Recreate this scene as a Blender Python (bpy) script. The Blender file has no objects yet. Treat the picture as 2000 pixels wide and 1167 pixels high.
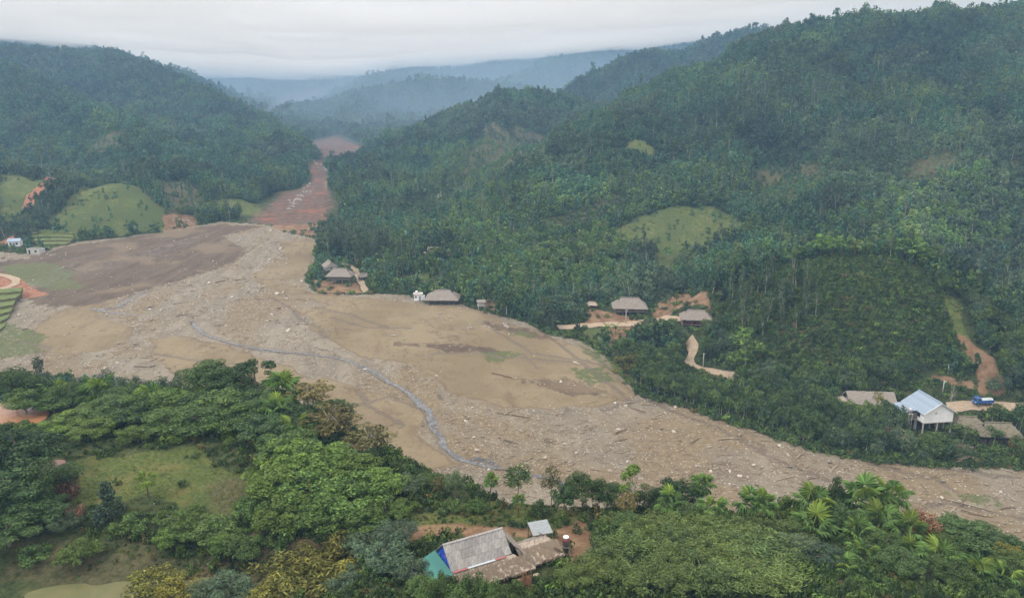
import bpy, bmesh, math, random
import numpy as np
from mathutils import Vector, Matrix

random.seed(7)
RNG = np.random.default_rng(7)
scene = bpy.context.scene
COL = scene.collection
R = math.radians

# ------------------------------------------------------------------ camera
CAM_Z, PITCH, FPX = 80.0, 15.0, 1540.0          # drone height over the houses, tilt, focal length in photo pixels
cam_data = bpy.data.cameras.new('camera')
cam = bpy.data.objects.new('camera', cam_data)
COL.objects.link(cam)
cam.location = (0, 0, CAM_Z)
cam.rotation_euler = (R(90 - PITCH), 0, 0)
cam_data.sensor_width = 36.0
cam_data.lens = 36.0 * FPX / 2000.0
cam_data.clip_start = 0.5
cam_data.clip_end = 20000
scene.camera = cam

# ------------------------------------------------------------------ sky, sun, exposure
world = bpy.data.worlds.new('World')
scene.world = world
world.use_nodes = True
wn, wl = world.node_tree.nodes, world.node_tree.links
wn.clear()
SUN_EL, SUN_AZ = 48.0, 245.0
sky = wn.new('ShaderNodeTexSky')
sky.sky_type = 'NISHITA'
sky.sun_disc = False
sky.sun_elevation = R(SUN_EL)
sky.sun_rotation = R(SUN_AZ)
sky.air_density = 1.0
sky.dust_density = 3.0
# a closed cloud deck in front of that sky: soft large billows of grey white
tc = wn.new('ShaderNodeTexCoord')
mp = wn.new('ShaderNodeMapping'); mp.inputs['Scale'].default_value = (1.6, 1.6, 4.5)
nz = wn.new('ShaderNodeTexNoise'); nz.inputs['Scale'].default_value = 1.7; nz.inputs['Detail'].default_value = 4.0
rmp = wn.new('ShaderNodeValToRGB')
rmp.color_ramp.elements[0].position = 0.30; rmp.color_ramp.elements[0].color = (0.90, 0.92, 0.95, 1)
rmp.color_ramp.elements[1].position = 0.72; rmp.color_ramp.elements[1].color = (1.0, 1.0, 1.0, 1)
sc_ = wn.new('ShaderNodeMix'); sc_.data_type = 'RGBA'; sc_.blend_type = 'MULTIPLY'; sc_.inputs['Factor'].default_value = 1.0
sc_.inputs['B'].default_value = (15.9, 14.4, 13.0, 1)
mx = wn.new('ShaderNodeMix'); mx.data_type = 'RGBA'; mx.inputs['Factor'].default_value = 0.90
bg = wn.new('ShaderNodeBackground'); bg.inputs['Strength'].default_value = 0.10
wo = wn.new('ShaderNodeOutputWorld')
wl.new(tc.outputs['Generated'], mp.inputs['Vector']); wl.new(mp.outputs[0], nz.inputs['Vector'])
wl.new(nz.outputs['Fac'], rmp.inputs['Fac']); wl.new(rmp.outputs['Color'], sc_.inputs['A'])
wl.new(sky.outputs[0], mx.inputs['A']); wl.new(sc_.outputs['Result'], mx.inputs['B'])
wl.new(mx.outputs['Result'], bg.inputs['Color']); wl.new(bg.outputs[0], wo.inputs[0])

sun_data = bpy.data.lights.new('sun', 'SUN')
sun_data.energy = 1.5
sun_data.angle = R(14)
sun_data.color = (1.0, 0.965, 0.91)
sun = bpy.data.objects.new('sun', sun_data)
COL.objects.link(sun)
sun.location = (0, 0, 400)
# light travels away from the sun: azimuth measured as the sky node does
_sd = Vector((math.sin(R(SUN_AZ)) * math.cos(R(SUN_EL)), math.cos(R(SUN_AZ)) * math.cos(R(SUN_EL)), math.sin(R(SUN_EL))))
sun.rotation_euler = _sd.to_track_quat('Z', 'Y').to_euler()

vs = scene.view_settings
vs.view_transform = 'Standard'
vs.look = 'None'
vs.gamma = 1.0
vs.exposure = 0.60
vs.use_curve_mapping = False
cy = scene.cycles
cy.max_bounces = 5; cy.diffuse_bounces = 3; cy.glossy_bounces = 2; cy.transmission_bounces = 3
cy.volume_bounces = 2; cy.transparent_max_bounces = 8
cy.caustics_reflective = False; cy.caustics_refractive = False
cy.use_denoising = True
cy.denoiser = 'OPENIMAGEDENOISE'
cy.denoising_input_passes = 'RGB_ALBEDO_NORMAL'
cy.denoising_prefilter = 'ACCURATE'

# ------------------------------------------------------------------ small helpers
def tag(o, label=None, cat=None, group=None, kind=None):
    if label: o['label'] = label
    if cat: o['category'] = cat
    if group: o['group'] = group
    if kind: o['kind'] = kind
    return o

def empty(name, loc=(0, 0, 0), rz=0.0, s=1.0):
    o = bpy.data.objects.new(name, None)
    COL.objects.link(o)
    o.location = loc; o.rotation_euler = (0, 0, rz); o.scale = (s, s, s)
    o.empty_display_size = 0.3
    return o

def link(name, me, parent=None, loc=None, rot=None, scl=None):
    o = bpy.data.objects.new(name, me)
    COL.objects.link(o)
    if parent is not None: o.parent = parent
    if loc is not None: o.location = loc
    if rot is not None: o.rotation_euler = rot
    if scl is not None: o.scale = scl if hasattr(scl, '__len__') else (scl, scl, scl)
    return o

def np_mesh(name, verts, faces, mat=None, smooth=False, attrs=None):
    """faces: (n,3) or (n,4) int array, or list of lists"""
    me = bpy.data.meshes.new(name)
    verts = np.asarray(verts, dtype=np.float32)
    if isinstance(faces, np.ndarray):
        n, k = faces.shape
        me.vertices.add(len(verts)); me.vertices.foreach_set('co', verts.ravel())
        me.loops.add(n * k); me.loops.foreach_set('vertex_index', faces.astype(np.int32).ravel())
        me.polygons.add(n)
        me.polygons.foreach_set('loop_start', np.arange(0, n * k, k, dtype=np.int32))
        me.update(calc_edges=True)
    else:
        me.from_pydata([tuple(v) for v in verts.tolist()], [], faces)
    if smooth: me.polygons.foreach_set('use_smooth', np.ones(len(me.polygons), dtype=bool))
    if attrs:
        for k_, (dom, dat) in attrs.items():
            a = me.attributes.new(k_, 'FLOAT', dom)
            a.data.foreach_set('value', np.asarray(dat, dtype=np.float32))
    if mat is not None: me.materials.append(mat)
    me.update()
    return me

class MB:
    """collects boxes, bars, prisms and raw faces; build() links them as ONE mesh object"""
    def __init__(self): self.v, self.f = [], []
    def add(self, vs_, fs_):
        b = len(self.v); self.v += [tuple(p) for p in vs_]; self.f += [[i + b for i in f] for f in fs_]; return self
    def box(self, c, s, rz=0.0):
        cx, cy_, cz = c; sx, sy, sz = s[0] / 2, s[1] / 2, s[2] / 2
        ca, sa = math.cos(rz), math.sin(rz)
        pts = []
        for dz in (-sz, sz):
            for dx, dy in ((-sx, -sy), (sx, -sy), (sx, sy), (-sx, sy)):
                pts.append((cx + dx * ca - dy * sa, cy_ + dx * sa + dy * ca, cz + dz))
        return self.add(pts, [[3, 2, 1, 0], [4, 5, 6, 7], [0, 1, 5, 4], [1, 2, 6, 5], [2, 3, 7, 6], [3, 0, 4, 7]])
    def tube(self, pts, rad, n=6):
        pts = [Vector(p) for p in pts]
        rad = rad if hasattr(rad, '__len__') else [rad] * len(pts)
        rings = []
        for i, p in enumerate(pts):
            d = (pts[min(i + 1, len(pts) - 1)] - pts[max(i - 1, 0)]).normalized()
            a = d.orthogonal().normalized() if abs(d.z) < .95 else Vector((1, 0, 0))
            a = (a - d * a.dot(d)).normalized(); b = d.cross(a)
            rings.append([p + (a * math.cos(2 * math.pi * k / n) + b * math.sin(2 * math.pi * k / n)) * rad[i] for k in range(n)])
        vs_ = [q for r_ in rings for q in r_]; fs_ = []
        for i in range(len(pts) - 1):
            for k in range(n):
                fs_.append([i * n + k, i * n + (k + 1) % n, (i + 1) * n + (k + 1) % n, (i + 1) * n + k])
        fs_.append(list(range(n))[::-1]); fs_.append([(len(pts) - 1) * n + k for k in range(n)])
        return self.add(vs_, fs_)
    def mesh(self, name, mat=None, smooth=False):
        me = bpy.data.meshes.new(name); me.from_pydata(self.v, [], self.f)
        if mat: me.materials.append(mat)
        if smooth: me.polygons.foreach_set('use_smooth', np.ones(len(me.polygons), dtype=bool))
        me.update(); return me
    def build(self, name, mat, parent=None, smooth=False, **kw):
        return link(name, self.mesh(name, mat, smooth), parent, **kw)

# ------------------------------------------------------------------ noise (numpy gradient noise)
_PERM = np.random.default_rng(3).permutation(512).astype(np.int64)
_GA = np.random.default_rng(4).uniform(0, 2 * np.pi, 512)
_GX, _GY = np.cos(_GA), np.sin(_GA)
def gnoise(x, y, seed=0):
    x = np.asarray(x, float) + seed * 17.31; y = np.asarray(y, float) - seed * 9.77
    xi = np.floor(x).astype(np.int64); yi = np.floor(y).astype(np.int64)
    xf = x - xi; yf = y - yi
    u = xf * xf * xf * (xf * (xf * 6 - 15) + 10); v = yf * yf * yf * (yf * (yf * 6 - 15) + 10)
    def g(i, j, fx, fy):
        h = _PERM[(_PERM[i & 511] + j) & 511]
        return _GX[h] * fx + _GY[h] * fy
    a = g(xi, yi, xf, yf); b = g(xi + 1, yi, xf - 1, yf)
    c = g(xi, yi + 1, xf, yf - 1); d = g(xi + 1, yi + 1, xf - 1, yf - 1)
    return (a + (b - a) * u) * (1 - v) + (c + (d - c) * u) * v
def fbm(x, y, oct_=4, seed=0, gain=.5):
    s, a, f = 0.0, 1.0, 1.0
    for k in range(oct_):
        s = s + a * gnoise(np.asarray(x) * f, np.asarray(y) * f, seed + k); a *= gain; f *= 2.03
    return s
def sstep(a, b, x):
    t = np.clip((np.asarray(x, float) - a) / (b - a), 0, 1); return t * t * (3 - 2 * t)
# ------------------------------------------------------------------ measuring: a photo pixel and a distance give a point of the place
_cp, _sp = math.cos(R(PITCH)), math.sin(R(PITCH))
def ray(px, py):
    u = (np.asarray(px, float) - 1000.0) / FPX; v = (583.5 - np.asarray(py, float)) / FPX
    return u, _cp + v * _sp, -_sp + v * _cp
def P(px, py, Y):
    dx, dy, dz = ray(px, py); t = Y / dy
    return (float(t * dx), float(Y), float(CAM_Z + t * dz))
def floor_z(x, y):
    x = np.asarray(x, float); y = np.asarray(y, float)
    return -14.0 + 0.073 * (np.clip(y, 60, 520) - 160.0) + 0.012 * np.clip(-x - 120, 0, 200)
def on_floor(px, py):
    dx, dy, dz = ray(px, py); t = 300.0
    for _ in range(40):
        z = floor_z(t * dx, t * dy); t = 0.5 * t + 0.5 * (z - CAM_Z) / dz
    return float(t * dx), float(t * dy)
def seg_dist(x, y, pts, closed=False):
    """distance to a polyline, and (for the nearest point) the interpolated third column of pts"""
    best = np.full(np.shape(x), 1e9); val = np.zeros(np.shape(x))
    n = len(pts); m = n if closed else n - 1
    for i in range(m):
        a = pts[i]; b = pts[(i + 1) % n]
        ex, ey = b[0] - a[0], b[1] - a[1]; L = ex * ex + ey * ey + 1e-9
        t = np.clip(((x - a[0]) * ex + (y - a[1]) * ey) / L, 0, 1)
        d = np.hypot(x - a[0] - t * ex, y - a[1] - t * ey)
        w = d < best
        best = np.where(w, d, best)
        if len(a) > 2: val = np.where(w, a[2] + t * (b[2] - a[2]), val)
    return best, val
def inside(x, y, poly):
    r = np.zeros(np.shape(x), bool); n = len(poly)
    for i in range(n):
        x1, y1 = poly[i][:2]; x2, y2 = poly[(i + 1) % n][:2]
        if y1 == y2: continue
        c = ((y1 > y) != (y2 > y)) & (x < (x2 - x1) * (y - y1) / (y2 - y1) + x1)
        r ^= c
    return r
def sdist(x, y, poly):
    """signed distance, positive inside"""
    d, _ = seg_dist(x, y, poly, True)
    return np.where(inside(x, y, poly), d, -d)

# ------------------------------------------------------------------ valley floor outline
FLOOR_PX = [(520, 438), (545, 448), (600, 462), (630, 470), (612, 490), (618, 512), (598, 545), (620, 572), (700, 574), (760, 572), (806, 577), (830, 592),
            (900, 594), (935, 606), (990, 618), (1030, 630), (1060, 648), (1130, 664), (1180, 694), (1205, 728), (1250, 772), (1330, 792), (1400, 818),
            (1500, 848), (1600, 882), (1700, 898), (1800, 908), (1900, 912), (2000, 914), (2250, 930), (2250, 1150), (2000, 1120), (1500, 1055), (1000, 1020),
            (800, 985), (700, 850), (400, 775), (0, 745), (-250, 745), (-250, 520), (-100, 492), (0, 490), (60, 496), (150, 472), (320, 452), (430, 432)]
FLOOR = [on_floor(*p) for p in FLOOR_PX]

# ------------------------------------------------------------------ ridges: crest lines (pixel, distance), flank slope, rounding
RIDGES = [
    # the big wooded hill on the right and its spur down to the valley
    ([P(2350, 40, 680), P(2100, 22, 680), P(1930, 16, 660), P(1860, 18, 650), P(1800, 30, 650), P(1700, 24, 660), P(1620, 34, 670), P(1560, 58, 670), P(1500, 84, 665),
      P(1440, 118, 650), P(1380, 158, 635), P(1330, 184, 620), P(1280, 210, 595), P(1230, 217, 570), P(1150, 260, 535), P(1080, 300, 500),
      P(1000, 360, 462), P(940, 412, 440), P(890, 452, 420)], .50, 22),
    ([P(1820, 44, 640), P(1780, 150, 550), P(1700, 270, 460), P(1640, 350, 405)], .55, 24),
    ([P(2000, 90, 590), P(1960, 190, 495), P(1920, 260, 440)], .55, 20),
    ([P(1500, 95, 650), P(1450, 225, 545), P(1400, 325, 465), P(1330, 398, 425)], .55, 22),
    # rounded hill in the middle and its shoulders
    ([P(1180, 240, 750), P(1130, 214, 810), P(1080, 184, 845), P(1010, 177, 850), P(940, 207, 825), P(870, 258, 770), P(800, 314, 680), P(740, 348, 590),
      P(690, 387, 515), P(655, 432, 460)], .62, 28),
    ([P(985, 192, 840), P(950, 272, 700), P(890, 342, 580), P(820, 402, 495), P(770, 432, 455)], .60, 14),
    # hills behind, right
    ([P(1700, 66, 1440), P(1520, 76, 1400), P(1470, 60, 1380), P(1430, 68, 1370), P(1380, 94, 1330), P(1340, 106, 1300), P(1290, 103, 1280), P(1250, 108, 1260), P(1222, 122, 1250)], .70, 30),
    ([P(1222, 124, 1250), P(1205, 165, 1180), P(1170, 215, 1080)], .9, 10),
    # hills behind, middle
    ([P(1000, 172, 1850), P(960, 166, 1840), P(900, 162, 1800), P(830, 157, 1780), P(760, 172, 1740), P(700, 184, 1700), P(650, 202, 1640), P(610, 208, 1600), P(560, 218, 1540), P(525, 242, 1440)], .62, 36),
    ([P(700, 187, 1690), P(690, 242, 1300), P(640, 264, 1120)], .50, 24),
    # wooded hill on the left
    ([P(-300, 62, 1220), P(-120, 84, 1180), P(0, 94, 1150), P(100, 101, 1150), P(170, 109, 1150), P(220, 106, 1150), P(260, 119, 1130), P(320, 149, 1080), P(380, 179, 1020), P(430, 209, 950),
      P(470, 234, 890), P(500, 254, 840), P(535, 282, 760), P(570, 312, 680), P(592, 347, 600)], .60, 24),
    ([P(-200, 92, 880), P(0, 127, 850), P(60, 162, 810), P(130, 207, 750), P(200, 230, 710), P(250, 248, 680), P(310, 302, 610), P(360, 332, 565)], .62, 16),
    ([P(430, 217, 940), P(440, 272, 740), P(470, 312, 640), P(500, 347, 575), P(520, 387, 515)], .58, 14),
    ([P(220, 112, 1140), P(270, 192, 960), P(330, 252, 820), P(390, 292, 680), P(420, 322, 600)], .55, 14),
    # grassy mound and slope with the red road at the left edge
    ([P(150, 398, 440), P(190, 368, 448), P(230, 356, 452), P(268, 366, 452), P(300, 392, 455)], .60, 18),
    ([P(300, 330, 510), P(360, 350, 500), P(420, 380, 478)], .55, 12),
    ([P(-200, 290, 500), P(-60, 325, 490), P(20, 335, 480), P(70, 348, 470), P(110, 360, 465)], .50, 16),
    # the dome of young trees by the white house, and the slope behind it
    ([P(1500, 545, 275), P(1590, 512, 267), P(1660, 500, 263), P(1740, 504, 261), P(1800, 538, 256)], .95, 26),
    ([P(2300, 190, 480), P(2100, 262, 450), P(2000, 305, 432), P(1900, 345, 415), P(1800, 382, 400), P(1700, 415, 385), P(1600, 452, 368), P(1500, 484, 352), P(1440, 506, 342), P(1400, 540, 325)], .52, 10),
    ([P(1330, 395, 425), P(1280, 420, 410), P(1220, 445, 392), P(1150, 475, 372), P(1080, 500, 355), P(1020, 530, 335)], .48, 14),
    ([P(2300, 470, 300), P(2120, 520, 285), P(2030, 590, 268), P(1985, 660, 250)], .65, 8),
    # far mountains that run into the cloud
    ([P(2200, -40, 3000), P(1800, -2, 2950), P(1400, 20, 2850), P(1150, 48, 2800), P(900, 78, 2750), P(720, 96, 2800), P(560, 84, 3000), P(380, 72, 3050), P(200, 60, 2900)], .42, 40),
    ([P(-500, 10, 2150), P(-200, 34, 2100), P(0, 70, 2050), P(60, 62, 2040), P(150, 92, 2000), P(240, 112, 1960), P(330, 140, 1900), P(420, 182, 1750), P(500, 234, 1550), P(540, 264, 1350)], .6, 30),
    ([P(1150, 85, 2700), P(1050, 150, 2150), P(980, 175, 1950)], .5, 60),
    ([P(860, 120, 2650), P(760, 152, 2200), P(720, 180, 1950)], .46, 60),
]
GULLY = [P(545, 449, 422), P(580, 402, 472), P(604, 372, 530), P(628, 338, 600), P(618, 312, 680), P(655, 280, 800), P(690, 268, 900)]

# ------------------------------------------------------------------ the hill the drone stands over (foreground bench)
BENCH_CP = [P(300, 950, 106), P(400, 812, 131), P(200, 806, 138), P(40, 812, 141), P(-150, 830, 140), P(300, 1150, 88), P(0, 1060, 94), P(100, 905, 115), P(-250, 1050, 95),
            P(860, 1150, 80), P(950, 1165, 79), P(1080, 1110, 87), P(760, 1080, 88), P(1000, 1005, 99), P(860, 1015, 98), P(1130, 1030, 97), P(1250, 1010, 102), P(1500, 1022, 102),
            P(1750, 1030, 102), P(2000, 1078, 98), P(2200, 1120, 94), P(1300, 1110, 86), P(1600, 1130, 84), P(1900, 1150, 82), P(650, 1010, 99), P(640, 880, 118), P(500, 1120, 89),
            P(160, 1100, 91), (-60, 40, 20), (0, 40, 22), (60, 40, 20), (-140, 60, 17), (130, 60, 14), (0, 5, 24)]
_bc = np.array(BENCH_CP)
def _tps(r): return np.where(r > 0, r * r * np.log(r + 1e-9), 0)
_n = len(_bc); _K = _tps(np.hypot(_bc[:, None, 0] - _bc[None, :, 0], _bc[:, None, 1] - _bc[None, :, 1])) + np.eye(_n) * 60.0
_Q = np.c_[np.ones(_n), _bc[:, :2]]
_A = np.block([[_K, _Q], [_Q.T, np.zeros((3, 3))]])
_W = np.linalg.solve(_A, np.r_[_bc[:, 2], 0, 0, 0])
def bench_z(x, y):
    xs = np.clip(x, -170, 170); ys = np.clip(y, 0, 160)
    z = _W[_n] + _W[_n + 1] * xs + _W[_n + 2] * ys
    for i in range(_n): z = z + _W[i] * _tps(np.hypot(xs - _bc[i, 0], ys - _bc[i, 1]))
    edge = np.interp(x, [-300, -140, -100, -60, -34, -14, 0, 30, 60, 72, 90, 140, 300], [140, 152, 150, 146, 132, 111, 101, 103, 102, 98, 94, 88, 80])
    over = y - edge
    return z - 0.95 * (np.sqrt(np.clip(over, 0, None) ** 2 + 25) - 5)

CARVE = []     # (line, half width, depth): stream bed and rills cut into the fan, filled in below
PADS = []      # (x, y, z, half length, half width, angle, fade): levelled ground under buildings and yards
def smax(a, b, k):
    h = np.clip(0.5 + 0.5 * (a - b) / k, 0, 1); return b + (a - b) * h + k * h * (1 - h)
def H(x, y, pads=True):
    x = np.asarray(x, float); y = np.asarray(y, float)
    fz = floor_z(x, y)
    # wobble the plan so that crests and flanks are not ruled
    wx = x + 14 * gnoise(x / 90, y / 90, 5) + 4 * gnoise(x / 28, y / 28, 6); wy = y + 14 * gnoise(x / 90, y / 90, 8) + 4 * gnoise(x / 28, y / 28, 9)
    hill = np.full(np.shape(x), -40.0)
    near = np.full(np.shape(x), 1e9)
    for pts, sl, w in RIDGES:
        zt = max(p[2] for p in pts); reach = (zt + 30) / sl + 2 * w
        x0, x1 = min(p[0] for p in pts) - reach, max(p[0] for p in pts) + reach; y0, y1 = min(p[1] for p in pts) - reach, max(p[1] for p in pts) + reach
        if x.max() < x0 or x.min() > x1 or y.max() < y0 or y.min() > y1: continue
        top = np.full(np.shape(x), -400.0)
        for a, b in zip(pts[:-1], pts[1:]):
            ex, ey = b[0] - a[0], b[1] - a[1]; L = ex * ex + ey * ey + 1e-9
            t0 = np.clip(((x - a[0]) * ex + (y - a[1]) * ey) / L, 0, 1)
            d0 = np.hypot(x - a[0] - t0 * ex, y - a[1] - t0 * ey)
            t = np.clip(((wx - a[0]) * ex + (wy - a[1]) * ey) / L, 0, 1)
            d = np.hypot(wx - a[0] - t * ex, wy - a[1] - t * ey)
            mix = sstep(5, 60, d0)
            d = d0 * (1 - mix) + d * mix; t = t0 * (1 - mix) + t * mix
            top = np.maximum(top, a[2] + t * (b[2] - a[2]) - sl * (np.sqrt(d * d + w * w) - w))
        hill = smax(hill, top, 4.0)
    basin = 12 + 0.014 * np.clip(y - 700, 0, 4000) + .010 * np.abs(x + 180)
    hill = np.where(y > 500, smax(hill, np.where(y > 500, basin - 30 * sstep(800, 500, y), -50), 8.0), hill)
    gd, gz = seg_dist(x + 6 * gnoise(x / 40, y / 40, 31), y, GULLY)
    side = 0.85
    cut = gz + side * np.clip(gd - 5 - 0.012 * np.clip(y - 600, 0, 600), 0, None)
    m = sstep(410, 440, y)
    hill = np.where(m > 0, -smax(-hill, -cut, 4.0) * m + hill * (1 - m), hill)
    rough = 3.2 * fbm(x / 60, y / 60, 3, 11) + 1.0 * fbm(x / 14, y / 14, 3, 14)
    hill = hill + rough * sstep(0, 12, hill - fz)
    # ravines that score the flanks
    rv = np.clip(1 - np.abs(gnoise(x / 62, y / 120, 21)) * 3.6, 0, 1); hill = hill - (10.0 * rv * rv + 3.5 * np.clip(1 - np.abs(gnoise(x / 30, y / 55, 23)) * 4, 0, 1)) * sstep(10, 40, hill - fz) * sstep(250, 340, y)
    hill = hill + (2.2 * fbm((x + y * .35) / 7, y / 22, 3, 85)) * sstep(60, 15, gd) * m
    out = -sdist(x, y, FLOOR)
    wgt = sstep(0, 16, out) * 0.65 + sstep(0, 60, out) * 0.35
    z = fz + np.clip(hill - fz, -2, None) * wgt
    z = np.where(hill > fz, z, fz)
    z = np.where((y < 230) & (out > 0), np.minimum(z, fz + 60), z)
    # low relief of the debris fan
    fan = sstep(2, -4, out)
    z = z + fan * (0.45 * fbm(x / 22, y / 14, 3, 41) + 0.12 * fbm(x / 3.1, y / 2.3, 3, 45))
    if CARVE and fan.max() > 0:
        cut_ = np.zeros(np.shape(x)); jx, jy = x + .9 * gnoise(x / 5, y / 5, 61), y + .9 * gnoise(x / 5, y / 5, 62)
        for line, hw_, dp in CARVE:
            lx0, lx1 = min(p[0] for p in line) - 6, max(p[0] for p in line) + 6; ly0, ly1 = min(p[1] for p in line) - 6, max(p[1] for p in line) + 6
            mm = (x > lx0) & (x < lx1) & (y > ly0) & (y < ly1) & (fan > 0)
            if mm.any(): cut_[mm] = np.maximum(cut_[mm], dp * (1 - sstep(hw_ * .5, hw_ * 1.35, seg_dist(jx[mm], jy[mm], line)[0])))
        z = z - cut_ * fan
    b = bench_z(x, y) + (0.35 * fbm(x / 7, y / 7, 3, 51)) * sstep(30, 60, y)
    z = np.where(y < 240, smax(z, b, 3.0), z)
    if pads:
        for (cx, cy_, cz, hl, hw, an, fd) in PADS:
            ca, sa = math.cos(an), math.sin(an)
            lx = np.abs((x - cx) * ca + (y - cy_) * sa) - hl; ly = np.abs(-(x - cx) * sa + (y - cy_) * ca) - hw
            d = np.maximum(np.maximum(lx, ly), 0) + 0 * x
            d = np.hypot(np.clip(lx, 0, None), np.clip(ly, 0, None))
            k = 1 - sstep(0, fd, d)
            z = z * (1 - k) + cz * k
    return z
def hit(px, py, t0=40.0, t1=3200.0):
    """first point of the terrain that the pixel's sight line meets"""
    dx, dy, dz = (float(q) for q in ray(px, py))
    for k in (290, 24, 16):
        t = np.geomspace(t0, t1, k)
        g = H(t * dx, t * dy) - (CAM_Z + t * dz)
        i = int(np.argmax(g > 0)) if np.any(g > 0) else k - 1
        i = max(i, 1); t0, t1 = t[i - 1], t[i]
    return (t1 * dx, t1 * dy, CAM_Z + t1 * dz)
def hits(pts): return [hit(*p) for p in pts]
def project(x, y, z):
    dz = z - CAM_Z
    f = y * _cp - dz * _sp; up = y * _sp + dz * _cp
    return 1000 + FPX * x / f, 583.5 - FPX * up / f
# ------------------------------------------------------------------ the air: one box of thin haze, low cloud on the far mountains and mist before them
def volume_mat(name, color, density, anis):
    m = bpy.data.materials.new(name); m.use_nodes = True
    nt = m.node_tree; nt.nodes.clear()
    v = nt.nodes.new('ShaderNodeVolumePrincipled'); o = nt.nodes.new('ShaderNodeOutputMaterial')
    v.inputs['Color'].default_value = (*color, 1); v.inputs['Density'].default_value = density; v.inputs['Anisotropy'].default_value = anis
    nt.links.new(v.outputs[0], o.inputs['Volume'])
    return m
def build_haze():
    b = MB(); x0, x1, y0, y1, z0, z1 = -3600, 3600, -3600, 3600, -40, 480
    b.box(((x0 + x1) / 2, (y0 + y1) / 2, (z0 + z1) / 2), (x1 - x0, y1 - y0, z1 - z0))
    o = b.build('haze', volume_mat('haze_air', (0.40, 0.66, 1.0), 0.00024, 0.0))
    tag(o, 'pale blue haze filling the air of the whole valley', 'haze', kind='stuff')
def build_low_cloud():
    # a closed sheet of low cloud whose ragged underside hangs on the far mountains
    nx, ny = 70, 60
    xs = np.linspace(-2900, 2900, nx); ys = np.linspace(900, 3450, ny)
    X, Y = np.meshgrid(xs, ys)
    # underside: a ceiling that comes down towards the far mountains, lowest over the gap in the middle
    U = X / np.maximum(Y, 2000)
    low = np.interp(U, [-.7, -.61, -.45, -.3, -.2, -.11, .065, .23, .3, .6], [186, 158, 128, 104, 102, 124, 168, 216, 244, 292])
    t = np.clip((Y - 900) / (2500 - 900), 0, 1)
    base = 236 * (1 - t) + low * t + np.minimum(1, t * 1.5) * 20 * fbm(X / 220, Y / 220, 3, 71)
    base = np.minimum(base, 372)
    top = np.minimum(base + 44 + 12 * fbm(X / 300, Y / 300, 2, 72), 425)
    top = np.maximum(top, base + 4)
    vb = np.c_[X.ravel(), Y.ravel(), base.ravel()]; vt = np.c_[X.ravel(), Y.ravel(), top.ravel()]
    n = nx * ny; idx = np.arange(n).reshape(ny, nx); F = []
    q = np.stack([idx[:-1, :-1].ravel(), idx[1:, :-1].ravel(), idx[1:, 1:].ravel(), idx[:-1, 1:].ravel()], 1)
    F += q.tolist(); F += (q[:, ::-1] + n).tolist()
    ring = list(idx[0, :]) + list(idx[1:, -1]) + list(idx[-1, -2::-1]) + list(idx[-2:0:-1, 0])
    for i in range(len(ring)):
        a, b_ = int(ring[i]), int(ring[(i + 1) % len(ring)]); F.append([a, b_, b_ + n, a + n])
    me = np_mesh('low_cloud', np.r_[vb, vt], F, volume_mat('low_cloud_vapour', (1.0, 0.972, 0.935), 0.011, 0.0), True)
    o = link('low_cloud', me)
    tag(o, 'white low cloud hanging on the far mountains and hiding their tops', 'mist', kind='stuff')

def build_mist():
    # thin mist lying in the head of the valley, thickening the air before the far mountains
    xs = np.linspace(-2950, 2950, 80); front = np.interp(xs, [-2950, -900, -430, -300, 0, 300, 2950], [1650, 1280, 1180, 800, 780, 960, 1500]) + 40 * fbm(xs / 300, xs * 0, 3, 75)
    V, F = [], []
    for x, f in zip(xs, front):
        for yy, z0, z1 in ((f, -35, 10), ((f + 3470) / 2, -35, 168), (3470, -35, 330)): V += [(x, yy, z0), (x, yy, z1)]
    n = len(xs)
    for i in range(n - 1):
        a, b = i * 6, (i + 1) * 6
        F += [[a, a + 2, b + 2, b], [a + 2, a + 4, b + 4, b + 2], [a + 1, b + 1, b + 3, a + 3], [a + 3, b + 3, b + 5, a + 5], [a, b, b + 1, a + 1], [a + 4, a + 5, b + 5, b + 4]]
    F += [[0, 1, 3, 2], [2, 3, 5, 4]]; e = (n - 1) * 6; F += [[e, e + 2, e + 3, e + 1], [e + 2, e + 4, e + 5, e + 3]]
    o = link('valley_mist', np_mesh('valley_mist', V, F, volume_mat('mist_vapour', (.60, .80, 1.0), 0.00095, 0.0)))
    tag(o, 'thin bluish mist in the head of the valley before the far mountains', 'mist', kind='stuff')
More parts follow.
